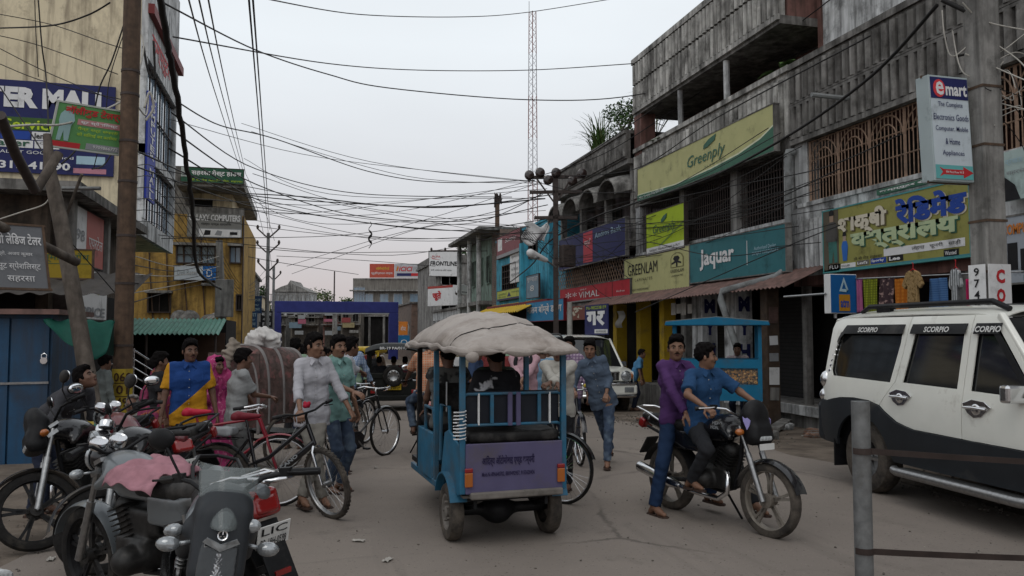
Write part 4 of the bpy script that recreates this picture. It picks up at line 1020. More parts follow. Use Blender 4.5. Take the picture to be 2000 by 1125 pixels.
# ---------------------------------------------------------------- building helpers
def ribbed(mb, X, y0, y1, z0, z1, n, d=.045, fluted=True):
    w = (y1-y0)/n
    for i in range(n):
        y = y0+w*(i+.5)
        mb.bb((X-d, y-w*.40, z0), (X, y+w*.40, z1)) if not fluted else mb.lathe([(w*.42, z0), (w*.42, z1)], (X, y, 0), (0, 0, 1), 5, 0, pi/2, 3*pi/2, (0, 1, 0) if False else (1, 0, 0))
def grille(F, par, m, n, name='window_grille', bars=4, arch=False, r=.012, posts=0):
    mb = MB()
    for i in range(n+1): a, b = F.p(i/n, 0, 0), F.p(i/n, 1, 0); mb.tube([a, b], r if not posts or i % posts else r*2.6, 4)
    for j in range(bars+1): mb.tube([F.p(0, j/bars), F.p(1, j/bars)], r*1.1, 4)
    if arch:
        k = arch
        for i in range(k):
            for rr in (.36, .22):
                mb.tube([F.p((i+.5)/k+rr/k*1.3*cos(pi*q/10), .62+rr*.95*sin(pi*q/10), .01) for q in range(11)], r*1.2, 4)
    return mb.build(name, m, par, True)
def window(F, par, fm, gm, nx=3, ny=1, depth=.06, fw=.05, name='window'):
    mb = MB()
    for u in (0, 1): F.quad(mb, u-fw/F.w*.5, 0, u+fw/F.w*.5, 1, 0, depth)
    for v in (0, 1): F.quad(mb, -.5*fw/F.w, v-fw/F.h*.5, 1+.5*fw/F.w, v+fw/F.h*.5, .002, depth)
    for i in range(1, nx): F.quad(mb, i/nx-.25*fw/F.w, 0, i/nx+.25*fw/F.w, 1, .004, depth*.7)
    for i in range(1, ny): F.quad(mb, 0, i/ny-.25*fw/F.h, 1, i/ny+.25*fw/F.h, .006, depth*.7)
    o = mb.build(name, fm, par, True)
    g = MB(); F.quad(g, 0, 0, 1, 1, -.02, .01); g.build('pane', gm, o, True); return o
XF = 9.5
# ---------------------------------------------------------------- three-storey concrete block with the shaded verandah
B = thing('concrete_building', 'three storey stained concrete block with an open top verandah', 'building', (XF, 18.1, 0))
y0, y1 = 14.12, 22.0
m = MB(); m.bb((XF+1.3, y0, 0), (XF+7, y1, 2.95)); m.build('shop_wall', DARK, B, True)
m = MB(); m.bb((XF, y0, 2.95), (XF+7, y1, 3.15)); m.bb((XF, y0, 5.40), (XF+7, y1, 5.62)); m.bb((XF, y0+.3, 8.12), (XF+2.2, y1, 8.30)); m.build('floor_slab', CONCD, B, True)
m = MB(); m.bb((XF+.9, y0+.02, 5.62), (XF+2.1, y0+.3, 9.6)); m.bb((XF+.2, y0+.32, 8.3), (XF+2.2, y0+.46, 9.7)); m.build('end_wall', PINKW, B, True)
m = MB(); m.bb((XF+1.6, y0, 3.15), (XF+7, y1, 5.40)); m.bb((XF+1.6, y0, 5.62), (XF+7, y1, 8.12)); m.build('back_wall', PINKW, B, True)
m = MB(); m.bb((XF, y0, 3.15), (XF+.18, y1, 4.02)); m.build('first_parapet', WPLAS, B, True)
m = MB(); m.bb((XF+.02, y0, 5.62), (XF+.16, y1, 7.02)); ribbed(m, XF+.02, y0, y1, 5.66, 6.9, 40); m.bb((XF-.05, y0, 7.02), (XF+.20, y1, 7.14)); m.build('verandah_parapet', CONC, B, True)
m = MB(); m.bb((XF, y0+.35, 8.30), (XF+.16, y1, 9.70)); ribbed(m, XF, y0+.35, y1, 8.32, 9.0, 40); ribbed(m, XF, y0+.35, y1, 9.06, 9.66, 40); m.bb((XF-.07, y0+.3, 9.70), (XF+.22, y1+.05, 9.86)); m.bb((XF-.06, y0+.3, 8.20), (XF-.002, y1, 8.32)); m.bb((XF+.16, y1-.16, 8.3), (XF+7, y1, 9.7)); m.build('roof_parapet', CONC, B, True)
for i, y in enumerate((y0+.15, 16.4, 19.0, y1-.15)):
    m = MB(); 
    if i > 1: m.bb((XF+.02, y-.14, 0), (XF+.30, y+.14, 2.95)); m.build('ground_column', CONC2, B, True)
    m = MB(); m.bb((XF+.02, y-.14, 3.15), (XF+.30, y+.14, 5.40)); m.build('column', WPLAS if i in (0, 3) else CONC2, B, True)
for y in (16.8, 19.2): 
    m = MB(); m.tube([(XF+.12, y, 7.14), (XF+.13, y+.03, 7.6), (XF+.1, y-.02, 8.12)], .075, 8); m.build('verandah_post', WPLAS, B, True)
m = MB(); m.bb((XF, y1-.5, 5.62), (XF+.45, y1, 8.12)); m.build('corner_pier', PINKW, B, True)
for ya, yb in ((14.6, 16.8), (17.2, 19.4), (19.8, 21.4)):   # arched openings at the back of the verandah
    m = MB(); k = [(ya+(yb-ya)*.5-(yb-ya)*.42*cos(pi*i/12), 7.0+.75*sin(pi*i/12)) for i in range(13)]
    m.tube([(XF+1.55, a, b) for a, b in k], .07, 6); m.prism([(k[0][0], 5.65)]+k+[(k[-1][0], 5.65)], .0, .03, (XF+1.55, 0, 0), (0, 1, 0), (0, 0, 1)); m.build('arched_doorway', DARK, B, True)
grille(Face((XF+.10, 21.85, 4.02), (0, -1, 0), (0, 0, 1), 7.5, 1.36), B, GRILLD, 70, bars=5)
m = MB(); m.bb((XF+1.0, y0+.3, 3.16), (XF+1.05, y1-.3, 5.39)); m.build('dark_backing', DARK, B, True)  # flat dark sheet filling the opening behind the grille
# ground-floor pillars of the arcade under the tin awning
for px, mt in ((1205, YEL), (1251, YEL), (1297, YEL)):
    p = onX(px, 640, XF-.1); m = MB(); m.bb((XF-.17, p.y-.14, .30), (XF+.17, p.y+.14, 2.62)); m.build('arcade_pillar', mt, B, True)
for k, px in enumerate((1369, 1434)):
    p = onX(px, 640, XF-.1); m = MB(); m.bb((XF-.2, p.y-.26, .30), (XF+.2, p.y+.26, 2.72)); po = m.build('arcade_pillar', WPLAS, B, True)
    F = Face((XF-.2, p.y-.26, .3), (1, 0, 0), (0, 0, 1), .4, 2.4); l = MB()
    for j, chh in enumerate('MYH'): F.text(l, chh, .15, .78-j*.22, .85, .92-j*.22, .006, 0, .06)
    l.build('lettering', tNV, po, True)
m = MB(); m.bb((XF+.9, 15, .3), (XF+.95, 16.6, 2.5)); m.bb((XF+.9, 17.2, .3), (XF+.95, 18.8, 2.5)); m.bb((XF+.9, 19.3, .3), (XF+.95, 20.7, 2.5)); m.build('recess_shade_panel', mat('recess_shade', (.028, .027, .027), .7, .1, var=.2, pattern=stripes((.012, .012, .012), (2,), 12, .7)), B, True)  # slatted panels whose dark colour paints the shade of open shop recesses
AW = lambda u, v: V((XF-.05-.95*v, 12.9+(24.2-12.9)*u, 2.98-.42*v-.035*(1+sin(u*2*pi*75))*.5-.05*u))
m = MB(); m.grid(AW, 300, 3); ao = m.build('tin_awning', TIN, B, True, sol=.006)
# drain pipes
PIPE = mat('grey_drain_pipe', (.21, .22, .22), .7, var=.2, sc=6, grime=.6)
m = MB(); m.tube([(XF-.15, 14.0, 5.25), (XF-.15, 14.0, 5.30), (XF-.02, 14.0, 5.32)], .075, 10); m.tube([(XF-.15, 14.0, 5.28), (XF-.17, 14.0, 2.95)], .07, 10); m.tube([(XF-.17, 14.0, 3.0), (XF-.35, 14.2, 2.82), (XF-1.1, 15.0, 2.56), (XF-1.12, 15.02, 2.4), (XF-.55, 14.4, 0.05)], .07, 10); tag(m.build('drain_pipe', PIPE, smooth=60), 'long grey drain pipe bending down between the two concrete buildings', 'pipe')
# ---------------------------------------------------------------- two-storey ribbed concrete building with the tan grilles
S = thing('concrete_building', 'two storey ribbed concrete building with tan window grilles', 'building', (XF, 8, 0))
a0, a1 = -1.0, 14.1
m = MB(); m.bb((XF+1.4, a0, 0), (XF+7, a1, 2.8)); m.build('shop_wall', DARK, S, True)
m = MB(); m.bb((XF, a0, 2.62), (XF+7, a1, 2.80)); m.bb((XF+1.2, a0, 2.8), (XF+7, a1, 5.5)); m.build('back_wall', PINKW, S, True)
m = MB(); m.bb((XF, a0, 2.8), (XF+.2, a1, 4.16)); ribbed(m, XF, 12.0, a1-.25, 2.9, 3.9, 12, .03); m.bb((XF-.03, a0, 4.16), (XF+.25, a1-.2, 4.24)); m.build('sill_wall', WPLAS, S, True)
m = MB(); m.bb((XF, a0, 5.45), (XF+.2, a1-.02, 7.0)); ribbed(m, XF, a0, a1-.02, 5.56, 6.2, 74); ribbed(m, XF, a0, a1-.02, 6.30, 6.92, 74); m.bb((XF-.06, a0, 5.45), (XF-.002, a1-.02, 5.55)); m.bb((XF-.06, a0, 6.2), (XF-.002, a1-.02, 6.25)); m.bb((XF-.06, a0, 6.26), (XF-.002, a1-.02, 6.30)); m.bb((XF-.05, a0, 7.0), (XF+.3, a1-.02, 7.12)); m.bb((XF+.2, a0, 6.7), (XF+7, a1-.02, 6.9)); m.build('roof_parapet', CONCD, S, True)
for y in (13.85, 9.95, 6.3, 2.4):
    m = MB(); m.bb((XF+.04, y-.2, 4.24), (XF+.32, y+.2, 5.45)); m.build('upper_column', WPLAS if y > 12 else CONC2, S, True); m = MB(); w_ = .07 if y > 12 else .18; m.bb((XF+.04, y-w_, 0.3), (XF+.04+2*w_, y+w_, 2.62)); m.build('column', CONCD if y > 12 else CONC2, S, True)
for ya, yb in ((13.6, 10.2), (9.7, 6.55), (6.05, 2.65)):
    F = Face((XF+.08, ya, 4.26), (0, -1, 0), (0, 0, 1), ya-yb, 1.17); grille(F, S, GRILL, 36, bars=3, arch=4, r=.013, posts=9)
    m = MB(); m.bb((XF+.9, yb, 4.2), (XF+.95, ya, 5.44)); m.build('dark_backing', DARK, S, True)  # dark sheet set behind each window grille
m = MB(); m.tube([(XF-.02, 12.3, 5.92), (XF-.75, 12.35, 5.95)], .045, 8); m.build('waste_pipe', PIPE, S, True)
# white rendered stair tower behind
t2 = thing('roof_tower', 'white stained stair tower rising behind the ribbed roof', 'building', (13, 10.5, 0)); m = MB(); m.bb((10.15, 9.8, 6.9), (15, 13.9, 11)); m.build('wall', WPLAS, t2, True); m = MB(); m.bb((10.05, 9.7, 11), (15.1, 14.0, 11.2)); m.build('roof', CONCD, t2, True)
# ---------------------------------------------------------------- balcony house
H = thing('balcony_house', 'old house with shell canopies over a blue fronted balcony', 'building', (XF, 25.5, 0)); b0, b1 = 22.05, 29.2
m = MB(); m.bb((XF+.9, b0, 0), (XF+7, b1, 6.9)); m.build('wall', mat('mauve_plaster', (.27, .235, .25), .85, var=.15, streak=.6, gcol=(.06, .055, .055), grime=.4), H, True)
m = MB(); m.bb((XF-.3, b0, 4.28), (XF+.9, b1, 4.50)); m.bb((XF-.3, b0, 2.62), (XF+.9, b1, 2.72)); m.bb((XF-.2, b0, 6.75), (XF+.9, b1, 6.9)); m.build('floor_slab', CONC2, H, True)
m = MB(); m.bb((XF-.25, b0, 6.9), (XF-.1, b1, 7.65)); ribbed(m, XF-.25, b0, b1, 6.95, 7.5, 44); m.bb((XF-.3, b0, 7.65), (XF+7, b1, 7.75)); m.build('roof_parapet', CONCD, H, True)
for i in range(4):
    m = MB(); yc = 23.0+i*1.75
    m.grid(lambda u, v: V((XF+.7-1.25*v, yc+.86*cos(pi*u)*(1-.12*v), 6.05+.55*sin(pi*u)-.22*v*v)), 12, 6); m.build('shell_canopy', CONC2, H, True, smooth=60, sol=.05)
for i, y in enumerate((23.2, 25.6, 28.0)):
    window(Face((XF+.88, y+.5, 4.6), (0, -1, 0), (0, 0, 1), .95, 1.35), H, GRILLD, DARK, 2)
for y in (b0+.2, 24.4, 26.8, b1-.2): m = MB(); m.bb((XF+.0, y-.1, 4.5), (XF+.2, y+.1, 6.75)); m.build('balcony_post', CONC2, H, True)
m = MB()
for i in range(34):   # slanting lattice screen
    for s in (-1, 1):
        ya = b0+.1+i*.21; yb = ya+s*.75; za, zb = 3.32, 4.26
        if yb < b0+.1: za2 = za+(zb-za)*(ya-b0-.1)/.75; yb, zb = b0+.1, za2
        if yb > b1-.1: za2 = za+(zb-za)*(b1-.1-ya)/.75; yb, zb = b1-.1, za2
        m.beam((XF-.12-.012*s, ya, za), (XF-.12-.012*s, yb, zb), .03, .012, 0, (1, 0, 0))
m.build('lattice_screen', GRILL, H, True)
m = MB(); m.bb((XF+.5, b0, 2.72), (XF+.6, b1, 4.28)); m.build('inner_wall', DARK, H, True)
m = MB(); m.bb((XF+.6, b0+.1, 0.1), (XF+.7, b1-.1, 2.6)); m.build('shop_front', DARK, H, True)
sc_ = MB(); 
# ---------------------------------------------------------------- turquoise building
T = thing('turquoise_building', 'turquoise two storey shop building with a chamfered corner', 'building', (XF, 34, 0)); c0, c1 = 29.4, 39.6
m = MB(); m.bb((XF, c0+1.2, 3.0), (XF+6, c1, 6.25)); m.bb((XF+.3, c0, 3.0), (XF+6, c0+1.2, 6.5)); m.build('wall', BLUEW, T, True)
m = MB(); m.bb((XF-.5, c0-.1, 2.85), (XF+6, c1, 3.0)); m.build('ledge', mat('maroon_paint', (.16, .02, .03), .6, grime=.4), T, True)
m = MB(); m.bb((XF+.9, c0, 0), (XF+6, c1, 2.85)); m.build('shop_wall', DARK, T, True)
m = MB(); m.bb((XF-.05, c0+1.21, 6.25), (XF+6, c1, 6.35)); m.build('coping', BLUEW, T, True)
window(Face((XF-.01, 38.2, 3.75), (0, -1, 0), (0, 0, 1), 2.6, 1.2), T, GRILLD, DARK, 6, 4)
window(Face((XF-.01, 33.4, 4.9), (0, -1, 0), (0, 0, 1), 1.2, .8), T, GRILLD, DARK, 2)
m = MB(); m.bb((XF-.35, 33.6, 3.0), (XF-.0, 33.9, 5.6)); m.build('pilaster', BLUEW, T, True)
m = MB(); m.grid(lambda u, v: V((XF-.1-1.1*v, 31.0+9*u, 3.05-.5*v-.03*sin(u*150))), 120, 2); m.build('yellow_awning', YEL, T, True, sol=.01)
# ---------------------------------------------------------------- mint house and brick wall, then the far right row
G = thing('mint_house', 'narrow mint green house with a flat overhanging roof', 'building', (XF, 44, 0))
m = MB(); m.bb((XF+.3, 41.5, 0), (XF+6, 48.0, 6.9)); m.build('wall', GREENW, G, True)
m = MB(); m.bb((XF+.2, 39.65, 0), (XF+6, 41.45, 7.0)); m.build('brick_wall', BRICK, G, True)
m = MB(); m.bb((XF-.9, 39.7, 6.95), (XF+6.2, 48.6, 7.12)); m.build('roof', CONCD, G, True)
for y in (42.5, 44.5, 46.5): window(Face((XF+.28, y+.5, 4.4), (0, -1, 0), (0, 0, 1), .9, 1.5), G, GREENW, DARK, 2)
for y in (42, 44.5, 47.5):
    m = MB(); m.tube([(XF-.4, y, 0), (XF-.4, y, 6.95)], .13, 8); m.build('column', WPLAS, G, True)
m = MB(); m.bb((XF-.5, 41.5, 3.2), (XF+.3, 48, 3.4)); m.build('floor_slab', CONC2, G, True)
def block(name, label, x0, x1, ya, yb, h, mt, wins=0, face='S', roof=CONCD, zs=(1.2,), ww=1.1, wh=1.2, ground=None, par=.0, wm=None):
    o = thing(name, label, 'building', ((x0+x1)/2, (ya+yb)/2, 0)); m = MB(); m.bb((x0, ya, 0), (x1, yb, h)); m.build('wall', mt, o, True)
    m = MB(); m.bb((x0-.15, ya-.15, h), (x1+.15, yb+.15, h+.15))
    if par: m.bb((x0-.05, ya-.05, h+.15), (x1+.05, ya+.1, h+.15+par)); m.bb((x0-.05, ya+.11, h+.15), (x0+.1, yb, h+.15+par)); m.bb((x1-.1, ya+.11, h+.15), (x1+.05, yb, h+.15+par))
    m.build('roof', roof, o, True)
    for z in zs:
        for i in range(wins):
            if face == 'S': F = Face((x0+(x1-x0)*(i+.5)/wins-ww/2, ya-.01, z), (1, 0, 0), (0, 0, 1), ww, wh)
            elif face == 'W': F = Face((x0-.01, yb-(yb-ya)*(i+.5)/wins+ww/2, z), (0, -1, 0), (0, 0, 1), ww, wh)
            else: F = Face((x1+.01, ya+(yb-ya)*(i+.5)/wins-ww/2, z), (0, 1, 0), (0, 0, 1), ww, wh)
            window(F, o, wm or WPLAS, DARK if wm is None else WINB, 2)
    if ground:
        m = MB()
        if face == 'S': m.bb((x0+.2, ya-.02, .1), (x1-.2, ya+.0-.005, 2.6))
        elif face == 'W': m.bb((x0-.02, ya+.2, .1), (x0-.005, yb-.2, 2.6))
        else: m.bb((x1+.005, ya+.2, .1), (x1+.02, yb-.2, 2.6))
        m.build('shop_front', ground, o, True)
    return o
block('white_shop', 'low white shop with pillars beyond the mint house', XF, XF+6, 50, 60, 3.2, WPLAS, 5, 'W', zs=(1.0,), ww=1.2, wh=1.6)
block('grey_house', 'tall grey house behind the white billboard', XF+.5, XF+7, 62, 72, 7.2, CONC2, 3, 'S', zs=(3.2, 5.4), ww=1.3, wh=1.3, par=.5)
block('low_house', 'low brown house beside the blue arch', XF+.2, XF+6, 74, 90, 4.4, BRICK, 4, 'W', zs=(1.3,))
# the grey office building that closes the view (faces the viewer)
OB = at(765, 600, 95); q = Matrix.Rotation(cyaw(0), 3, 'Z')
o = thing('office_building', 'grey office building with blue windows and a rooftop hoarding', 'building', (OB.x, OB.y, 0), cyaw(0)); hw_ = 4.6
m = MB(); m.bb((-hw_, 0, 0), (hw_+4.5, 9, 8.0)); m.build('wall', mat('drab_concrete', (.215, .20, .18), .9, var=.15, sc=1, streak=.7, gcol=(.10, .092, .082)), o)
m = MB(); m.bb((-hw_-.3, -.6, 6.6), (hw_+4.6, -.002, 6.75)); m.bb((-hw_-.3, -.9, 3.6), (hw_+4.6, -.002, 3.75)); m.bb((-hw_, -.05, 8.0), (hw_+4.5, 9, 8.15)); m.build('ledge', CONC2, o)
for i, x in enumerate((-2.7, -.9, .75, 2.65, 4.3, 6.6)): 
    mo = window(Face((x-.5, -.03, 5.05), (1, 0, 0), (0, 0, 1), 1.0, 1.25), None, WPLAS, WINB, 2); mo.parent = o
mo = window(Face((-hw_-.02+.15, -.03, 4.2), (1, 0, 0), (0, 0, 1), 1.3, 2.9), None, WPLAS, WINB, 4); mo.parent = o
m = MB()
for i in range(7): m.bb((-hw_+.3+i*1.7, -.8, 0), (-hw_+.55+i*1.7, -.55, 3.6))
m.build('ground_columns', CONC2, o); m = MB(); m.bb((-hw_+.1, -.5, .1), (hw_+4.4, -.01, 3.55)); m.build('shop_front', DARK, o)
# far clutter seen through the arch
rr = random.Random(12); DRAB = mat('far_drab', (.20, .18, .155), .9, var=.3, sc=1.2, streak=.5, gcol=(.05, .045, .04)); cols = [CONCD, BRICK, DRAB, CONCD, PINKW, DRAB, CONC2, BRICK, DRAB]
labs = ['brown brick house far beyond the arch', 'drab grey concrete house far beyond the arch', 'cream house far beyond the arch']
for i in range(9):
    px = 535+i*30; d = 92+rr.uniform(0, 26); p = at(px, 640, d); w = rr.uniform(2.2, 3.6); h = rr.uniform(3.2, 5.6) if i > 2 else rr.uniform(3, 4.2); nm = thing('far_house', ['brown', 'grey', 'cream', 'dun', 'pink', 'whitewashed', 'dusty grey', 'green', 'stained'][i]+' house in the far row beyond the blue arch', 'building', (p.x, p.y, 0), cyaw(0), 'far houses beyond the arch')
    m = MB(); m.bb((-w/2, 0, 0), (w/2, 6, h)); m.build('wall', cols[i], nm)
    m = MB(); m.bb((-w/2-.2, -.5, h), (w/2+.2, 6, h+.14)); m.bb((-w/2-.1, -.7, 2.6), (w/2+.1, -.002, 2.72)); m.build('roof', CONCD, nm)
    for k in range(2): mo = window(Face((-w/4+k*w/2-.35, -.02, 3.0), (1, 0, 0), (0, 0, 1), .7, .9), None, CONC2, DARK, 2); mo.parent = nm
    m = MB(); m.bb((-w/2+.2, -.03, .1), (w/2-.2, -.004, 2.4)); m.build('shop_front', mat('far_shop', (.06, .052, .045), .9, var=.4), nm)
    for k in range(4):
        F = Face((-w/2+rr.uniform(0, w*.5), -.75-.06*k, 1.2+k*.7+rr.uniform(0, .5)), (1, 0, 0), (0, 0, 1), rr.uniform(.6, 1.5), rr.uniform(.3, .7)); m = MB(); F.quad(m, 0, 0, 1, 1, 0, .05); m.build('shop_sign', [tGR, lm('far_red', (.22, .05, .05)), lm('far_blue', (.14, .20, .25)), CONC2, lm('far_pink', (.32, .10, .15)), lm('far_tan', (.26, .22, .12))][(i*3+k*2) % 6], nm)
# pagoda-topped white house
p = at(568, 600, 112); o = thing('pagoda_house', 'white house with a small pagoda roof on top', 'building', (p.x, p.y, 0), cyaw(0))
m = MB(); m.bb((-2.4, 0, 0), (2.4, 5, 7.4)); m.build('wall', WPLAS, o); m = MB(); m.bb((-3.4, -.6, 6.0), (3.4, 5, 6.12)); 
for i in range(12): m.bb((-3.3+i*.6, -.5, 6.12), (-3.2+i*.6, -.4, 7.0))
m.bb((-3.4, -.52, 7.0), (3.4, -.38, 7.1)); m.build('balcony', CONC2, o)
m = MB(); m.prism([(-2.6, 7.4), (2.6, 7.4), (1.3, 8.1), (.4, 8.4), (0, 9.0), (-.4, 8.4), (-1.3, 8.1)], -.4, 5.2, (0, 0, 0), (1, 0, 0), (0, 0, 1), 0, (0, 1, 0)); m.build('roof', CONC2, o)
for k in range(3): mo = window(Face((-1.9+k*1.4, -.02, 4.2), (1, 0, 0), (0, 0, 1), .9, 1.2), None, GRILLD, DARK, 2); mo.parent = o
# ---------------------------------------------------------------- left side: shopping block
M1 = thing('shopping_block', 'tall cream shopping block with a glazed street front', 'building', (-6, 23.5, 0)); YM = 21.4
m = MB(); m.bb((-16, YM, 0), (-5.2, 27, 4.15)); m.build('lower_wall', CREAM, M1, True)
m = MB(); m.bb((-16, YM, 4.15), (-4.0, 26.4, 13)); m.build('wall', CREAM, M1, True)
m = MB(); m.bb((-3.999, YM, 4.12), (-3.88, 26.4, 4.55)); m.bb((-3.999, YM, 6.15), (-3.86, 26.4, 6.4)); m.bb((-3.999, YM, 8.6), (-3.84, 26.4, 12.0)); m.bb((-3.999, 26.2, 4.55), (-3.86, 26.4, 8.6)); m.bb((-3.999, YM, 4.55), (-3.86, YM+.2, 8.6)); m.build('front_trim', WPLAS, M1, True)
for z0_, z1_ in ((4.55, 6.15), (6.4, 8.6)):
    window(Face((-3.98, YM+.25, z0_+.02), (0, 1, 0), (0, 0, 1), 4.7, z1_-z0_-.04), M1, GRILLD, WINB, 6, 2)
m = MB(); m.bb((-3.85, YM-.02, 9.7), (-3.70, 26.5, 9.95)); m.build('red_band', lm('band_maroon', (.16, .03, .03)), M1, True)
m = MB(); m.bb((-5.2, YM+.3, .05), (-5.15, 26.5, 3.6)); m.build('shop_front', DARK, M1, True)
l = MB(); F = Face((-3.84, YM+.3, 8.7), (0, 1, 0), (0, 0, 1), 4.8, 1.0); F.text(l, 'कम्प्यूटर मॉल', .05, .15, .95, .85, .01, 0, .02); l.build('lettering', tR, M1, True)
# shabby one-storey shop row under it
SH = thing('old_shop', 'shabby dark shop with a stained slab roof', 'building', (-6, 17, 0))
m = MB(); m.bb((-14, 15.6, 0), (-4.3, 21.2, 4.1)); m.build('wall', mat('dingy_plaster', (.115, .088, .068), .9, var=.3, sc=2, streak=.8, gcol=(.03, .026, .022), grime=.6, bump=.2), SH, True)
m = MB(); m.bb((-14, 15.0, 4.1), (-3.7, 21.2, 4.28)); m.bb((-14, 14.9, 4.28), (-9, 15.2, 4.9)); m.build('roof', CONCD, SH, True)
m = MB(); m.bb((-13.9, 14.9, 2.55), (-3.6, 15.6, 2.62)); m.grid(lambda u, v: V((-13.9+11.3*u, 15.5-1.7*v, 2.75-.45*v+.02*sin(u*240))), 240, 2); m.build('tin_awning', mat('sooty_tin', (.055, .048, .044), .8, .2, var=.3, grime=.6), SH, True, sol=.006)
m = MB(); m.bb((-4.29, 15.9, .1), (-4.26, 20.9, 2.5)); m.bb((-13, 15.55, .1), (-4.5, 15.59, 2.5)); m.build('shop_front', DARK, SH, True)
for y in (15.7, 18.3): m = MB(); m.bb((-4.2, y, 2.9), (-3.95, y+.2, 4.1)); m.build('column', CONC2, SH, True)
# blue metal kiosk
KB = mat('blue_kiosk_paint', (.008, .060, .135), .5, .1, var=.18, sc=3, streak=.3, gcol=(.02, .03, .05), grime=.35)
p = onY(95, 760, 12.3); K = thing('kiosk', 'blue steel kiosk with a padlocked folding door', 'kiosk', (p.x-1, 13, 0)); kx = p.x
m = MB(); m.bb((kx-2.4, 12.34, .05), (kx+.02, 13.9, 1.95)); m.build('wall', KB, K, True)
m = MB(); m.bb((kx-2.5, 12.1, 1.95), (kx+.15, 14.0, 2.02)); m.build('roof', TIN, K, True)
for i in range(5):
    m = MB(); m.bb((kx-.49*(i+1)+.012, 12.30, .12), (kx-.49*i-.012, 12.335, 1.9)); d_ = m.build('door_leaf', KB, K, True, bevel=.006)
m = MB(); m.beam((kx-2.4, 12.29, 1.0), (kx-.0, 12.29, 1.02), .02, .03); m.build('locking_bar', STEEL, K, True)
m = MB(); m.cyl((kx-.06, 12.25, 1.32), (kx-.06, 12.30, 1.32), .045, 14); m.tube([(kx-.09, 12.27, 1.34), (kx-.09, 12.27, 1.40), (kx-.06, 12.27, 1.42), (kx-.03, 12.27, 1.40), (kx-.03, 12.27, 1.34)], .008, 6); m.build('padlock', CHR, K, True, smooth=50)
# painted text board beside it
F = faceY(125, 690, 160, 800, 14.2); sign('painted_board', 'faded pink board with painted red letters behind the kiosk', 'sign', F, lm('board_pink', (.34, .25, .21)), [('t', 'ठा', .1, .75, .8, .95, tR), ('t', 'ल', .1, .52, .75, .72, tR), ('t', 'प्रिंटर', .1, .3, .95, .48, tR), ('t', 'यहाँ', .1, .05, .9, .22, tK)], .04)
# green tarpaulin swag
a, b, c, d = at(85, 624, 10.9), at(205, 640, 11), at(224, 628, 11.4), at(120, 690, 11)
m = MB()
def tarp(u, v):
    top = a.lerp(c, u); sag = sin(pi*u)**.8; return top+V((.25*v*sin(pi*u), -.35*v*sag, -.50*v*sag-.05*sin(7*u+3*v)*v+.02*sin(22*u)))
m.grid(tarp, 26, 12); tag(m.build('tarpaulin', TEAL, smooth=180, sol=.004), 'torn green tarpaulin swagged between the leaning pole and the shop', 'tarpaulin')
m = MB(); e = [at(222, 620, 11.5), at(165, 690, 11.7), at(222, 692, 11.6)]; m.add([e[0], e[1], e[2]+V((0, 0, -.02))], [(0, 1, 2)]); tag(m.build('tarpaulin', mat('dark_tarpaulin', (.015, .035, .028), .7, var=.2), sol=.006), 'dark hanging corner of tarpaulin beside the numbered pole', 'tarpaulin')
# ochre guest house
YG = 35.0; GH = thing('guest_house', 'ochre guest house with a bare grey upper storey', 'building', (-6, 38, 0)); xr = onY(475, 500, YG).x
zt = lambda py: onY(420, py, YG).z
m = MB(); m.bb((-13, YG, 0), (xr, 44, zt(420))); m.build('wall', OCHRE, GH, True)
xl = onY(365, 400, YG).x; xm = onY(450, 400, YG).x
m = MB(); m.bb((-13, YG+.6, zt(420)), (xl, 44, zt(322))); m.build('bare_wall', CONCD, GH, True)
m = MB(); m.bb((xl, YG+.9, zt(420)), (xm, 44, zt(355))); m.build('upper_wall', CREAM, GH, True)
m = MB(); m.bb((xl-.3, YG-.9, zt(372)), (xr+.05, 44, zt(355))); m.build('roof_slab', CONC2, GH, True)
m = MB(); m.bb((xl-.2, YG, zt(420)), (xr, YG+.15, zt(405))); m.build('parapet', CONC2, GH, True)
m = MB(); m.bb((xl+.05, YG+.86, zt(418)), (xl+.9, YG+.9, zt(385))); m.build('doorway', DARK, GH, True)
window(faceY(346, 480, 420, 515, YG-.02), GH, GRILLD, WINB, 5, 2, .1); window(faceY(450, 482, 470, 514, YG-.02), GH, GRILLD, WINB, 2, 1, .1); window(faceY(290, 573, 333, 610, YG-.02), GH, GRILLD, DARK, 2, 1, .1); window(faceY(462, 576, 472, 606, YG-.02), GH, GRILLD, DARK, 2, 1, .1)
m = MB(); m.bb((xr-.02, YG-.1, .1), (xr+.02, YG+.1, zt(420))); m.build('corner_pipe', GRILLD, GH, True)
for a, b, z_ in ((340, 425, 477), (446, 474, 479), (286, 338, 570), (395, 425, 556)): p1, p2 = onY(a, z_, YG), onY(b, z_, YG); m = MB(); m.bb((p1.x, YG-.4, p1.z-.05), (p2.x, YG-.003, p1.z+.05)); m.build('window_ledge', CONC2, GH, True)
for px_ in (352, 372): p1 = onY(px_, 621, YG-.5); m = MB(); m.lathe([(0, .10), (.2, .06), (.36, 0)], p1, (.3, -1, .5), 18); m.tube([p1, p1+V((0, .4, -.3))], .03, 5); m.build('satellite_dish', CONCD, GH, True)
for i_ in range(5): p1, p2 = onY(290+i_*34, 400+(i_*37) % 90, YG-.04), onY(300+i_*34, 640, YG-.04); m = MB(); m.tube([p1, (p1.x+.1, p1.y, (p1.z+p2.z)/2), p2], .03, 5); m.build('wall_pipe', RUST, GH, True)
p1, p2 = onY(380, 640, YG-1.2), onY(424, 620, YG-1.2); m = MB(); m.grid(lambda u, v: V((p1.x+(p2.x-p1.x)*u, YG-1.2+1.1*v, p1.z+(p2.z-p1.z)*u+.35*v+.04*sin(9*u+5*v))), 8, 5); m.build('rag_awning', CONC2, GH, True, sol=.02)
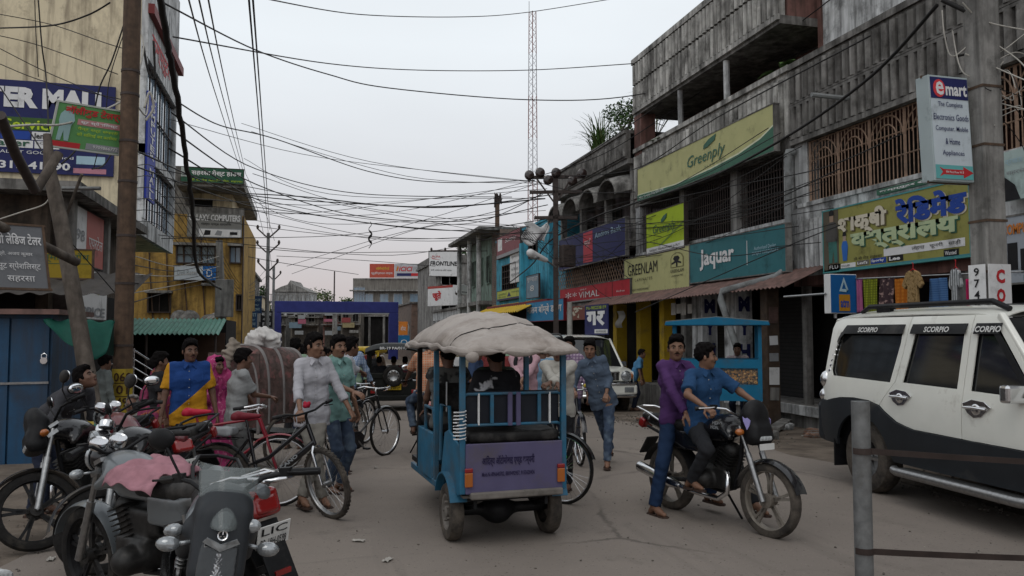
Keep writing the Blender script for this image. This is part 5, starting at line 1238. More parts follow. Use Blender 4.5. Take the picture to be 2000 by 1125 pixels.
# green tin shop canopy in front of it, with the stair railing
p0_ = onY(262, 640, 24.0); p1_ = onY(428, 640, 24.0); SHD = thing('shop_shed', 'dark shop under a rippled green tin canopy', 'shop', ((p0_.x+p1_.x)/2, 25, 0))
m = MB(); m.grid(lambda u, v: V((p0_.x-.8+(p1_.x-p0_.x+.8)*u, 26.2-2.3*v, 2.12-.46*v+.025*sin(u*150))), 130, 2); m.build('canopy', mat('green_tin', (.10, .26, .20), .6, .2, var=.2, grime=.5, gcol=(.05, .07, .06)), SHD, True, sol=.01)
m = MB(); m.bb((p0_.x-2, 26.2, 0), (p1_.x, 30, 2.1)); m.build('wall', DARK, SHD, True)
for x in (p0_.x+.3, p1_.x-.1): m = MB(); m.tube([(x, 24.1, 0), (x, 24.1, 1.66)], .04, 6); m.build('post', GRILLD, SHD, True)
m = MB(); m.bb((p0_.x+1.2, 25.9, .1), (p0_.x+2.2, 25.95, 1.7)); m.build('door', mat('brown_door', (.07, .04, .028), .7), SHD, True)
# steel stair railing
rl = MB()
for k in range(6):
    A = at(215, 655+k*18, 17.5); Bq = at(305, 712+k*16, 19); rl.tube([A, Bq], .022 if k in (0, 5) else .014, 6)
for t_ in (0, .5, 1): A = at(215, 650, 17.5).lerp(at(305, 708, 19), t_); rl.tube([A, (A.x, A.y, .2)], .025, 6)
tag(rl.build('stair_railing', CHR, smooth=60), 'shiny steel stair railing sloping down behind the numbered pole', 'railing')
# further left row
block('row_house', 'dark narrow building hung with blue signboards', -9, -2.9, 46, 58, 5.2, CONCD, 3, 'E', zs=(3.2,))
block('row_house', 'low grey shop row leading to the arch', -9, -3.4, 59, 73, 3.6, CONC2, 4, 'E', zs=(1.0,), ground=DARK)
block('row_house', 'grey house past the arch on its pole side', -10, -3.6, 78, 95, 5.0, CREAM, 3, 'S', zs=(3.0,))
# blue arch over the street
YA = 75.; pa = onY(530, 640, YA); pb = onY(777, 640, YA); ztop = onY(650, 589, YA).z; zin = onY(650, 611, YA).z; ARB = mat('royal_blue_cloth', (.028, .034, .150), .7, var=.15, sc=2, bump=.1)
A_ = thing('street_arch', 'big royal blue welcome arch spanning the street', 'arch', ((pa.x+pb.x)/2, YA, 0)); wl = (pb.x-pa.x)*.075
m = MB(); m.bb((pa.x, YA-.4, zin), (pb.x, YA+.4, ztop)); m.build('crossbeam', ARB, A_, True, bevel=.05)
for x in (pa.x, pb.x-wl): m = MB(); m.bb((x, YA-.4, 0), (x+wl, YA+.4, zin-.003)); m.build('leg', ARB, A_, True, bevel=.05)
m = MB(); m.bb((pa.x+wl, YA-.42, zin-.10), (pb.x-wl, YA-.37, zin-.004)); m.build('white_edging', tGR, A_, True)
# ================================================================ SIGNS
XS = 9.2
LEAFM = tG
def leaf(u, v, w, h): return [(u, v), (u+w*.35, v+h*.05), (u+w*.9, v+h*.45), (u+w, v+h), (u+w*.45, v+h*.8), (u+w*.05, v+h*.4)]
gp = lm('banner_cream_green', (.44, .43, .20), .6, .3); gd = lm('sign_deep_green', (.045, .13, .085)); teal = lm('sign_teal', (.035, .15, .17), .5, .3)
def Fx(x0, y0, x1, y1, X=XS):
    """corners: top-left and bottom-right of the sign in the photograph"""
    return faceX(x0, y0, x1, y1, X)
F = Fx(1245, 331, 1512, 294); 
sign('banner_board', 'long cream and green banner along the verandah front', 'sign', F, gp, [
    ('p', [(.0, 0), (1, 0), (1, .52), (.93, .36), (.80, .22), (.62, .14), (.35, .10), (0, .22)], gd), ('p', [(0, .22), (.35, .10), (.62, .14), (.80, .22), (.93, .36), (1, .52), (1, .56), (.93, .40), (.80, .26), (.62, .175), (.35, .13), (0, .245)], .004, lm('sign_pale_line', (.6, .62, .45))),
    ('t', 'Greenply', .45, .30, .72, .68, {'s': .25, 'b': .005}, gd), ('t', 'P L Y W O O D', .58, .22, .72, .27, gd), ('p', leaf(.57, .70, .09, .24), .012, gd), ('t', 'M/s Sanjay Hardware', .02, .06, .25, .16, tW)], .12, CONCD)
F = Fx(1262, 420, 1337, 483)
sign('billboard', 'small square lime green board on the grille', 'sign', F, lm('sign_lime_bright', (.36, .48, .02)), [('q', 0, 0, 1, .17, tW), ('t', 'SANJAY HARDWARE & PLY', .1, .05, .9, .12, tK), ('t', 'Greenply', .2, .42, .8, .68, {'s': .25}, gd), ('p', leaf(.42, .70, .16, .18), .012, gd), ('p', [(.35, .17), (.42, .17), (.98, .55), (.98, .6)], .003, lm('sign_olive_line', (.17, .27, .05)))], .10, GRILLD)
F = Fx(1219, 507, 1347, 561)
sign('shop_sign', 'pale khaki board with thin capitals and a tree emblem', 'sign', F, gp, [('t', 'GREENLAM', .07, .5, .56, .80, tK), ('t', 'L A M I N A T E S', .2, .32, .48, .40, tK), ('t', 'M/s SANJAY HARDWARE', .04, .05, .42, .13, tK), ('t', 'GREENLAM', .75, .40, .93, .48, tK), ('t', 'LAMINATES', .76, .30, .92, .345, tK),
    ('p', [(.75, .52), (.93, .52), (.93, .75), (.91, .83), (.87, .88), (.84, .89), (.81, .88), (.77, .83), (.75, .75)], .003, lm('sign_khaki_dark', (.2, .19, .08))), ('p', [(.765, .54), (.915, .54), (.915, .75), (.895, .82), (.84, .865), (.785, .82), (.765, .75)], .006, gp), ('p', [(.83, .54), (.85, .54), (.85, .64), (.90, .60), (.90, .64), (.86, .68), (.88, .74), (.86, .80), (.81, .80), (.79, .74), (.81, .68), (.77, .64), (.77, .60), (.83, .64)], .012, tK)], .12, CONCD)
F = Fx(1347, 478, 1536, 530)
sign('shop_sign', 'teal board with rounded white lettering beside the khaki board', 'sign', F, teal, [('t', 'Jaquar', .13, .28, .52, .80, {'b': .03}, tW), ('q', .645, .25, .650, .8, tW), ('t', 'Authorised Dealer', .72, .55, .92, .63, tLB), ('t', 'SANJAY HARDWARE', .70, .42, .94, .52, tLB)], .12, CONCD)
# big Hindi board
F = Fx(1607, 414, 1897, 500, 9.3); olive = lm('sign_olive', (.27, .26, .075), .5, .4); cream = lm('sign_cream', (.58, .53, .42)); brown = lm('sign_shadow_brown', (.12, .10, .05))
def shad(t, a, b, c, d, m, sh, o=.008, bold=.03): return [('t', t, a+o, b-o*2.2, c+o, d-o*2.2, {'b': bold, 'd': .010}, sh), ('t', t, a, b, c, d, {'b': bold, 'd': .018}, m)]
sign('shop_sign', 'large olive board with big cream and blue Hindi lettering', 'sign', F, olive,
    [('q', 0, 0, .13, 1, lm('sign_dark_brown', (.10, .085, .06))), ('q', 0, 0, 1, .035, lm('sign_teal_edge', (.06, .22, .24)))] +  # dark brown strip at one end, teal strip along the bottom
    shad('शाक्षी', .13, .52, .50, .90, cream, brown, bold=.05) + shad('रेिडमेड', .56, .56, .99, .93, tB, cream, bold=.05) + shad('वस्त्रालय', .23, .26, .94, .55, lm('sign_pale_green', (.42, .50, .30)), gd, bold=.05) +
    [('t', 'डी.बी.रोड सहरसा', .25, .13, .46, .19, tK), ('q', .47, .14, .97, .25, tW), ('t', 'लंहगा', .66, .165, .74, .235, tK), ('t', 'चूनरी', .77, .165, .85, .235, tK), ('t', 'साड़ी', .88, .165, .95, .235, tK),
     ('q', .04, .025, .14, .12, tK), ('t', 'FLU', .055, .045, .125, .10, {'d': .016}, tW), ('q', .145, .04, .26, .11, tW), ('t', 'KILLER', .155, .06, .22, .09, {'d': .016}, tK), ('q', .27, .05, .365, .125, lm('sign_grey_dark', (.14, .13, .11))), ('t', "Levi's", .28, .065, .355, .11, {'d': .016, 'b': .03}, tW), ('q', .375, .05, .485, .13, tB), ('t', 'Sporky', .385, .065, .475, .115, {'d': .016, 'b': .02}, tW), ('q', .495, .05, .60, .135, tK), ('t', 'Lee', .51, .065, .585, .12, {'d': .016, 'b': .04}, tW), ('q', .85, .03, .935, .12, tK), ('t', 'Wanted', .86, .045, .925, .10, {'d': .016, 'b': .02}, tW),
     ('p', [(.05, .14), (.075, .14), (.085, .35), (.095, .14), (.12, .14), (.115, .50), (.045, .50)], lm('print_green_jeans', (.05, .16, .14))), ('p', [(.03, .50), (.045, .48), (.115, .48), (.125, .55), (.115, .76), (.095, .80), (.06, .80), (.035, .74), (.025, .62)], .008, lm('print_striped', (.08, .075, .07), .6)), ('p', [(.062, .80), (.092, .80), (.095, .93), (.077, .97), (.06, .93)], .010, lm('print_face', (.30, .21, .15))), ('p', [(.058, .90), (.097, .90), (.095, .97), (.077, 1.0), (.058, .97)], .012, tK),
     ('p', [(.165, .15), (.195, .15), (.205, .38), (.195, .46), (.165, .46), (.155, .38)], .006, lm('print_blue_frock', (.03, .13, .42))), ('p', [(.168, .46), (.192, .46), (.192, .57), (.18, .60), (.168, .57)], .008, lm('print_face2', (.33, .25, .2))), ('p', [(.165, .54), (.195, .54), (.19, .61), (.17, .61)], .010, tK)], .12, lm('frame_teal', (.07, .26, .26)))
F = Fx(1712, 372, 1838, 352, 9.36); sign('shop_sign', 'thin dark green strip sign peeping above the olive board', 'sign', F, gd, [('t', 'कम्प्यूटर सेंटर', .06, .2, .94, .8, {'b': .03}, tW)], .06)
F = faceX(1953, 300, 2090, 370, 9.3); sign('shop_sign', 'torn pale mint banner behind the concrete pole', 'sign', F, lm('banner_mint', (.40, .50, .48), .6, .6), [('t', 'प्रखंड कार्यालय', .08, .7, .8, .85, tLB), ('t', 'सहरसा बिहार', .1, .5, .7, .62, tGR), ('p', [(.0, .0), (.3, .0), (.22, .3), (.1, .45), (.0, .55)], .004, tK)], .05)
F = faceX(1955, 425, 2110, 545, 9.3); sign('shop_sign', 'grey computer shop board cut by the photo edge', 'sign', F, lm('sign_cool_grey', (.33, .36, .40)), [('t', 'COMPUTER', .02, .72, .55, .88, {'b': .03}, tGO), ('q', .08, .2, .22, .6, tK), ('q', .26, .15, .34, .5, tK), ('q', .38, .22, .55, .62, tGR), ('t', 'Mo. 94312', .3, .03, .7, .12, teal)], .08, CONCD)
# bank machine sign box
F = Face(onX(1622, 612, 8.5), (1, 0, 0), (0, 0, 1), .52, .66); bx = thing('sign_box', 'blue and white lightbox for a cash machine above the car roof', 'sign', F.p(.5, 0)); m = MB(); F.quad(m, 0, 0, 1, 1, -.16, .16); m.build('box', tW, bx, True, bevel=.008)
m = MB(); F.quad(m, .03, .02, .97, .98, 0, .006); m.build('panel', lm('bank_blue', (.01, .10, .30)), bx, True); m = MB(); F.quad(m, .32, .06, .72, .48, .008, .006); m.build('orange_panel', lm('bank_orange', (.42, .20, .02)), bx, True)
m = MB(); F.text(m, 'atm', .36, .15, .68, .36, .018, 0, .03); F.poly(m, [(.50, .92), (.66, .60), (.60, .58), (.50, .80), (.42, .62), (.62, .62), (.58, .54), (.33, .56)], .012, 1); m.build('lettering', [tB, tLB], bx, True)
m = MB(); m.tube([F.p(.3, -.12, -.08), F.p(.3, 0, -.08)], .03, 6); m.tube([F.p(-.05, .5, -.08), F.p(-.05, .5, -.08)+V((-.0, 1.2, 0))], .02, 6); m.build('bracket', STEEL, bx, True)
# concrete pole and the hanging appliance sign
CPX, CPY = 7.85, 7.75; q_ = thing('concrete_pole', 'stout grey concrete pole carrying the tilted shop sign', 'pole', (CPX, CPY, 0))
m = MB(); m.prism([(-.145, -.13), (.145, -.13), (.145, .13), (-.145, .13)], 0, 7.2); m.build('shaft', CONC2, q_, bevel=.02)
F = Face((CPX-.155, CPY-.14, 1.75), (1, 0, 0), (0, 0, 1), .31, .75); m = MB(); F.quad(m, -.02, .0, 1.02, 1, 0, .008); pb_ = m.build('painted_band', tW, q_, True)
m = MB()
for i, c_ in enumerate('COM'): F.text(m, c_, .32, .70-i*.3, .72, .92-i*.3, .012, 0, .05)
m.build('lettering', tR, pb_, True); F = Face((CPX-.175, CPY+.13, 1.75), (0, -1, 0), (0, 0, 1), .26, .75); m = MB()
for i, c_ in enumerate('97488'): F.text(m, c_, .35, .82-i*.18, .65, .95-i*.18, .012, 0, .02)
F.quad(m, .03, 0, .97, 1, 0, .006, 1); m.build('lettering', [tK, tW], q_, True)
for z in (2.4, 3.0, 3.9, 4.6): m = MB(); m.prism([(-.152, -.137), (.152, -.137), (.152, .137), (-.152, .137)], z, z+.03); m.build('steel_band', RUST, q_)
a_, b_, c_ = at(1826, 352, 9.3), at(1910, 352, 9.3), at(1810, 146, 9.3); xd = (b_-a_); yd = (c_-a_)
F = Face(a_, (1, .0, 0), yd-V((0, yd.y, 0)), .56, yd.length); es = thing('hanging_sign', 'tilted pale lightbox listing home appliances on the concrete pole', 'sign', F.p(.5, 0))
m = MB(); F.quad(m, 0, 0, 1, 1, -.2, .2); m.build('box', lm('lightbox_grey', (.36, .42, .43)), es, True, bevel=.006)
m = MB(); F.quad(m, .03, .02, .97, .98, 0, .006); m.build('panel', lm('panel_pale', (.50, .56, .60)), es, True)
m = MB(); F.quad(m, .03, .78, .97, .98, .007, .004); F.poly(m, [(.12, .04), (.22, .06), (.72, .06), (.72, .03), (.98, .085), (.72, .14), (.72, .11), (.22, .11), (.12, .13), (.2, .085)], .008, 1); F.quad(m, .03, .02, .97, .15, .007, .0035, 2); m.build('artwork', [tNV, tR, lm('strip_teal', (.12, .38, .38))], es, True)
m = MB(); F.poly(m, [(.24+.15*cos(a*.4), .875+.085*sin(a*.4)) for a in range(16)], .012, 1); F.text(m, 'e', .15, .81, .35, .94, .019, 0, .02); F.text(m, 'mart', .40, .81, .94, .92, .016, 0, .03)
for i, s_ in enumerate(('The Complete', 'Electronics Goods', 'Computer, Mobile', '& Home', 'Appliances')):
    w_ = (.62, .88, .82, .36, .55)[i]; F.text(m, s_, .5-w_/2, .69-i*.115, .5+w_/2, .75-i*.115, .014, 2, .004)
F.text(m, 'सेल First Floor पर है', .27, .07, .72, .10, .016, 0, .01); m.build('lettering', [tW, lm('logo_red', (.6, .05, .06)), tNV], es, True)
m = MB()
for v in (.0, 1.0): m.beam(F.p(-.02, v, -.1), F.p(1.4, v, -.1), .02, .03)
m.build('bracket', RUST, es, True)
# balcony house / turquoise / far right signs
F = Fx(1092, 470, 1222, 498, XF-.32); sign('shop_sign', 'navy balcony fascia with a small red logo panel', 'sign', F, tNV, [('q', .42, .05, .56, .95, lm('logo_panel_red', (.5, .05, .07))), ('t', 'समृद्धि', .44, .5, .54, .75, tW), ('t', 'Andros Bank', .60, .68, .95, .85, tLB)], .1, CONC2)
F = Fx(1094, 566, 1231, 578, XF-.36); sign('shop_sign', 'red cloth-shop fascia with white capitals and flowers', 'sign', F, lm('fascia_red', (.40, .018, .03)), [('t', 'VIMAL', .32, .22, .62, .62, tW), ('t', 'ONLY', .34, .72, .44, .82, tW), ('t', '*', .10, .3, .2, .7, tW), ('t', '*', .22, .35, .29, .65, tW), ('q', .785, 0, .79, 1, tK), ('t', 'Andros', .84, .3, .94, .42, tW), ('q', 0, 0, 1, .08, tGR)], .14, CONCD)
F = Fx(970, 466, 1016, 490, XF-.12); sign('shop_sign', 'faded maroon board on the turquoise wall', 'sign', F, lm('board_maroon', (.20, .055, .065)), [('q', .06, .35, .25, .9, tW), ('t', 'Somany', .4, .55, .85, .8, {'s': .2}, tW), ('q', 0, 0, 1, .16, tGR)], .3, GRILLD)
F = Fx(971, 570, 1022, 580, XF-.12); sign('shop_sign', 'yellow green board low on the turquoise wall', 'sign', F, lm('board_lime', (.42, .47, .08)), [('q', 0, 0, 1, .17, tNV), ('t', 'MAHAJAN', .6, .55, .97, .75, tG), ('p', [(.42, .3), (.56, .3), (.49, .75)], tNV), ('t', 'इंडिया', .06, .5, .36, .72, tG), ('t', 'बीज भंडार', .05, .25, .38, .42, tG)], .1, GRILLD)
F = Fx(1028, 540, 1052, 580, XF-.42); sign('shop_sign', 'small blue grey painted board on the turquoise pilaster', 'sign', F, lm('board_slate', (.16, .24, .31)), [('t', 'सुपर', .1, .7, .5, .9, tW), ('t', 'बाजार', .5, .7, .95, .9, tW), ('t', '8', .35, .3, .65, .55, tW)], .06, GRILLD)
F = Fx(996, 495, 1022, 548, XF-.06); sign('notice_board', 'white notice board full of grey writing by the barred window', 'sign', F, tW, [('t', s_, .1, .8-.2*i, .9, .9-.2*i, tGR) for i, s_ in enumerate(('नामांकन', 'कोचिंग', 'सेंटर', 'सहरसा'))], .04)
F = Fx(1028, 592, 1101, 625, XF-.6); sign('shop_sign', 'bright blue board with white Hindi name', 'sign', F, lm('board_sky', (.03, .22, .42)), [('t', 'नीलम बॉम्बे डाइंग', .04, .3, .96, .85, {'b': .02}, tW)], .1, lm('frame_red', (.2, .02, .03)))
F = Fx(1103, 600, 1142, 624, XF-.5); sign('shop_sign', 'faded red board with one huge cream letter', 'sign', F, lm('board_rust', (.22, .07, .05)), [('t', 'अ', .4, .1, .9, .9, {'b': .04}, cream), ('t', 'श्री', .1, .3, .35, .7, tGR)], .1)
F = Fx(1142, 597, 1187, 654, XF-1.6); sign('hanging_banner', 'dark navy banner with giant white letters by the yellow pillar', 'sign', F, tNV, [('t', 'गर', .1, .3, .9, .78, {'b': .05}, tW), ('t', 'Mo-9852238159', .1, .85, .95, .95, tLG), ('q', .45, .05, 1, .18, tW), ('t', 'अलंकार', .5, .07, .95, .16, {'d': .016}, tK)], .03)
# white shop sign box and billboard, office hoarding
pz = at(866, 560, 52); F = Face((pz.x-.9, pz.y-2.2, 4.0), (.35, -.94, 0), (0, 0, 1), 2.6, 2.4); 
F = Face((XF-1.1, 55.5, 3.55), (.45, -.9, 0), (0, 0, 1), 2.9, 1.35); sign('shop_sign', 'white boxed shop sign with one red Hindi word and red top', 'sign', F, tW, [('t', 'जूते', .2, .25, .55, .75, {'b': .05}, tR), ('q', 0, .88, 1, 1, lm('band_red', (.35, .06, .05)))], .5)
F = faceY(838, 490, 893, 540, 61.5); sign('billboard', 'big white billboard with bold black capitals', 'billboard', F, tW, [('t', 'FRONTLINE', .04, .42, 1.0, .60, {'b': .03, 's': .15}, tK), ('t', 'RUPA', .12, .74, .4, .82, tR), ('t', 'कभी, कमाल का मिला आराम', .06, .2, .8, .28, tK), ('p', [(.05, .78), (.12, .68), (.4, .66), (.12, .71)], tR)], .2, GRILLD)
of = bpy.data.objects['office_building'].matrix_basis
F = Face(of @ V((-2.6, -.3, 8.2)), RT, (0, 0, 1), 2.9, 1.65); sign('hoarding', 'orange red hoarding with Hindi words on the office roof', 'sign', F, lm('hoard_red', (.42, .08, .05)), [('t', 'आईसीआईसीआई', .25, .55, .8, .78, tY), ('t', 'प्रूडेिन्शयल लाइफ', .06, .2, .94, .42, tW)], .2)
F = Face(of @ V((.35, -.3, 8.2)), RT, (0, 0, 1), 5.6, 1.65); sign('hoarding', 'grey white insurance hoarding with bold capitals on the office roof', 'sign', F, lm('hoard_grey', (.42, .42, .44)), [('t', 'ICICI', .09, .45, .38, .80, {'s': .2, 'b': .03}, tR), ('t', 'PRUDENTIAL', .40, .45, .90, .78, tGR), ('q', .05, .12, .35, .32, tNV), ('q', .35, .12, .75, .32, tR), ('p', [(.03, .5), (.07, .9), (.09, .7), (.06, .45)], tGO)], .2)
# left side signs
F = faceY(-60, 150, 221, 345, YM-.08); FM = F
sign('mall_banner', 'huge navy shopping banner nailed on the cream side wall', 'banner', F, tNV, [('t', 'COMPUTER MALL', -.55, .70, .96, .93, {'b': .065}, tW), ('q', 0, .46, 1, .60, lm('banner_green', (.05, .11, .03))), ('t', 'Service', .24, .47, .60, .58, {'b': .02}, tLG),
    ('q', .22, .36, .42, .45, tB), ('q', .43, .36, .62, .45, tW), ('t', 'lenovo', .45, .375, .60, .435, {'d': .018, 'b': .02}, tK), ('q', .10, .27, .44, .35, tW), ('t', 'acer', .2, .285, .42, .335, {'d': .018, 'b': .02}, tG), ('q', .45, .27, .62, .35, tW), ('t', 'SONY', .46, .315, .60, .34, {'d': .018}, tK), ('t', 'ALL IT GOODS', .22, .205, .60, .24, tW), ('t', 'period', .55, .155, .72, .195, tW), ('t', '98317 41090', .10, .04, .70, .125, {'b': .03}, tW), ('q', .74, .12, .94, .21, tLB), ('q', .72, .02, .95, .075, lm('banner_pink', (.45, .2, .25)))], .05)
F = Face((-3.80, YM+.05, 5.05), (0, 1, 0), (0, 0, 1), 1.15, 2.7); va = thing('vertical_sign', 'blue vertical shop sign on the glazed corner', 'sign', F.p(.5, 0)); m = MB(); F.quad(m, 0, 0, 1, 1, -.05, .05); m.build('panel', lm('vert_blue', (.03, .05, .32)), va, True)
m = MB()
for i, c_ in enumerate('COMPUTER MALL'):
    if c_ != ' ': F.text(m, c_, .28, 1-(i+.95)/13.2, .78, 1-(i+.15)/13.2, .012, 0, .03)
m.build('lettering', tW, va, True)
a_, b_, c_ = at(95, 285, 11.2), at(232, 303, 11.8), at(122, 200, 11.2); F = Face(a_, b_-a_, V((.16, 0, 1)), (b_-a_).length, .66)
sign('tailor_sign', 'tilted green tailor board with red Hindi heading on the numbered pole', 'sign', F, lm('tailor_green', (.10, .26, .09)), [('t', 'बॉलीवुड टेलर्स', .12, .72, .98, .95, {'b': .03, 'd': .016}, tR), ('q', .32, .55, .95, .68, lm('strip_pink', (.45, .22, .22))), ('t', 'सूट स्पेशिलस्ट', .36, .57, .9, .66, {'d': .016, 'b': .02}, tW), ('t', 'पैन्ट शर्ट सफारी', .34, .42, .92, .51, tLG), ('t', 'की सिलाई का कारीगर', .34, .3, .92, .39, tLG), ('q', .5, .03, 1, .17, tGR), ('t', '9709866772', .60, .07, .96, .14, {'d': .016}, tW), ('q', 0, 0, .42, .14, tR),
    ('p', [(.07, .16), (.13, .16), (.15, .38), (.18, .16), (.24, .16), (.24, .5), (.28, .62), (.25, .78), (.2, .82), (.11, .82), (.07, .74), (.06, .6), (.08, .48)], lm('print_suit', (.28, .42, .42))), ('p', [(.13, .82), (.19, .82), (.2, .93), (.13, .93)], .01, lm('print_face3', (.35, .24, .18)))], .03, lm('frame_pale', (.4, .42, .38)))
F = Face(at(-12, 568, 8.8), RT*1+FH*.45, (0, 0, 1), .62, .78); F = Face(at(-40, 562, 8.6), (.80, .35, 0), (-.13, 0, 1), .66, .72)
sign('shop_sign', 'weathered grey tailor board under the slanting bamboo', 'sign', F, lm('board_grey', (.15, .155, .165), .6, .5), [('t', 'लक्ष्मी लेिडज टेलर', .05, .64, .95, .86, {'b': .02}, tW), ('t', 'प्रो. अजय कुमार', .3, .5, .8, .58, tW), ('t', 'सूट स्पेशिलस्ट', .28, .28, .9, .42, tW), ('t', 'सहरसा', .4, .1, .8, .2, tW)], .04, RUST)
F = faceY(45, 485, 180, 545, 14.9); sign('shop_sign', 'dirty mustard yellow board over the shabby shop', 'sign', F, lm('board_mustard', (.27, .19, .018), .6, .5), [('t', 'लक्ष्मी क्लॉथ', .05, .55, .95, .9, tG), ('q', .03, .5, .97, .52, tG)], .06, RUST)
F = Face((-4.0, 15.8, 2.98), (0, 1, 0), (0, 0, 1), 2.3, 1.05); sign('shop_sign', 'red and white box sign jutting from the shabby shop corner', 'sign', F, tW, [('q', .42, 0, 1, 1, lm('sign_brick_red', (.42, .12, .10))), ('t', 'एयरटेल', .48, .3, .95, .6, tW), ('t', '98', .1, .4, .35, .6, tGR)], .5, GRILLD)
F = Face((-3.9, 15.9, 1.95), (0, 1, 0), (0, 0, 1), 2.2, .95); sign('shop_sign', 'white lightbox with pale green writing below the red box sign', 'sign', F, tW, [('t', 'मोबाइल', .15, .5, .85, .85, gp), ('t', 'SPICE', .1, .05, .9, .25, {'b': .03}, tGR)], .4, GRILLD)
F = faceY(353, 325, 476, 360, YG-1.0); sign('roof_sign', 'dark green guest house sign with white Hindi letters', 'sign', F, tG, [('t', 'सहरसा गेस्ट हाउस', .17, .40, .96, .86, {'b': .03}, tW), ('t', 'डी बी रोड महावीर चौक सहरसा', .16, .08, .98, .25, tLG), ('q', 0, .35, .13, 1, lm('sign_patch', (.42, .47, .45)))], .06, GRILLD)
F = faceY(366, 415, 472, 465, YG-.12); sign('shop_sign', 'torn grey computer shop board on the ochre wall', 'sign', F, lm('board_ash', (.20, .20, .19), .6, .4), [('t', 'GALAXY COMPUTERS', .03, .68, .97, .95, {'b': .03}, tW), ('t', 'सेल्स एण्ड सर्विस', .25, .48, .8, .62, tK), ('q', .2, 0, 1, .38, tGR), ('q', .22, .03, .98, .34, .006, tW), ('p', [(.3, .08), (.42, .1), (.43, .28), (.33, .3)], .012, tK), ('p', [(.5, .1), (.62, .08), (.64, .26), (.55, .3)], .012, tGR), ('q', .78, .12, .92, .24, .008, tK)], .05)
F = faceY(340, 518, 422, 548, YG-.4); sign('shop_sign', 'white and blue computer retail lightbox on the ochre wall', 'sign', F, lm('box_white', (.45, .50, .54)), [('q', .68, 0, 1, 1, lm('box_blue', (.02, .12, .36))), ('t', 'Dell Retail', .08, .35, .55, .7, tGR), ('t', 'D', .77, .25, .91, .75, tW)], .3, GRILLD)
for i, (x0, y0, x1, y1, yy, s_) in enumerate([(487, 578, 511, 612, 44, 'होटल'), (482, 608, 502, 640, 42, 'दवा'), (509, 607, 532, 640, 60, 'सहरसा')]):
    F = faceY(x0, y0, x1, y1, yy); sign('street_sign', ['tall dark blue sign crammed with small white writing', 'lower dark blue sign beside the guest house corner', 'black sign with white Hindi words left of the blue arch'][i], 'sign', F, [lm('sign_midnight', (.02, .05, .12)), lm('sign_ink_blue', (.03, .07, .15)), tK][i], [('t', s_, .1, .66, .9, .88, tW if i == 2 else tLB), ('t', 'गेस्ट', .2, .4, .8, .56, tW if i == 2 else tLB), ('t', 'हाउस', .15, .1, .85, .3, tW if i == 2 else tLB)], .08)
for i, (x0, y0, x1, y1, yy, c_, s_) in enumerate([(779, 628, 796, 654, 62, tGO, 'ऑफर'), (778, 655, 800, 682, 61, lm('sign_blue2', (.02, .14, .3)), 'O')]):
    F = faceY(x0, y0, x1, y1, yy); sign('street_sign', ['upright orange sign beside the arch leg', 'blue square sign below the orange one'][i], 'sign', F, c_, [('t', s_, .2, .3, .8, .7, tW)], .08)
# ================================================================ POLES, TOWER
p = V((-2.52, 12.78, 0)); q_ = thing('numbered_pole', 'thick rusty pole with yellow painted number band', 'pole', p)
m = MB(); m.tube([(0, 0, 0), (0, 0, 9)], [.138, .118], 16); m.build('shaft', RUST, q_, smooth=60)
m = MB(); m.tube([(0, 0, .35), (0, 0, 1.18)], [.1405, .1390], 24, 0, False); po_ = m.build('painted_band', mat('pole_yellow', (.40, .29, .035), .75, var=.1, sc=8, grime=.6, gcol=(.09, .06, .04)), q_, smooth=60)
dv = (C0-p); dv.z = 0; dv.normalize(); xv = V((-dv.y, dv.x, 0)); m = MB()
def curved_text(m, s_, z, h, w, rad, mi=0):
    vs, fs, x0, x1, y0_, y1_ = textmesh(s_, .02); pts = []
    for v in vs:
        a = ((v[0]-x0)/(x1-x0)-.5)*w/rad; pts.append(dv*(rad+.004)*cos(a)+xv*(rad+.004)*sin(a)+V((0, 0, z+(v[1]-y0_)/(y1_-y0_)*h)))
    m.add(pts, fs, mi)
for s_, z, w in (('060', 1.0, .24), ('01', .82, .16), ('49', .64, .17), ('031', .42, .24)): curved_text(m, s_, z, .13, w, .1525)
m.build('lettering', lm('pole_ink', (.06, .03, .015)), po_); m = MB()
for z in (.60, .78, .97): m.tube([(0, 0, z), (0, 0, z+.012)], .1415, 20, 0, False)
m.build('band_line', lm('pole_ink', (.06, .03, .015)), po_)
for z in (1.5, 2.4, 3.1, 3.9, 4.5, 5.2, 5.55): m = MB(); m.tube([(0, 0, z), (0, 0, z+.035)], .144-.002*z, 16); m.build('steel_band', GRILLD, q_)
LEANM = WOOD
a_, b_ = at(190, 850, 10.6), at(98, 340, 10.9); m = MB(); m.tube([a_, a_.lerp(b_, .45)+V((.02, 0, 0)), at(118, 430, 10.8), b_, at(92, 262, 10.9)], [.115, .105, .10, .085, .05], 12); q_ = tag(m.build('wooden_pole', LEANM, smooth=60), 'crooked grey wooden pole leaning left in front of the shabby shop', 'pole')
for i, (pts, r_, lb) in enumerate([([(-40, 425, 8.4), (60, 468, 9.2), (150, 512, 10)], .055, 'thick brown bamboo pole slanting down across the grey board'), ([(0, 225, 8), (30, 300, 8.6), (68, 372, 9.2)], .055, 'black slanting beam crossing in front of the navy banner'), ([(115, 300, 10.5), (70, 372, 10.2)], .06, 'short pale log propped under the tailor board'), ([(122, 368, 12), (196, 368, 12)], .03, 'thin pale pipe sticking out over the shabby roof'), ([(130, 420, 11), (160, 340, 10.8)], .02, 'bare dead twig rising beside the leaning pole')]):
    m = MB(); m.tube([at(*a) for a in pts], r_, 10); tag(m.build('wooden_pole', [LEANM, GRILLD, LEANM, STEELP, LEANM][i], smooth=60), lb, 'pole')
a_, b_ = at(440, 820, 26), at(428, 470, 26); m = MB(); m.tube([(a_.x, a_.y, 0), b_], [.16, .11], 10); q_ = tag(m.build('concrete_post', CONC2, smooth=60), 'weathered concrete post in front of the ochre guest house', 'pole')
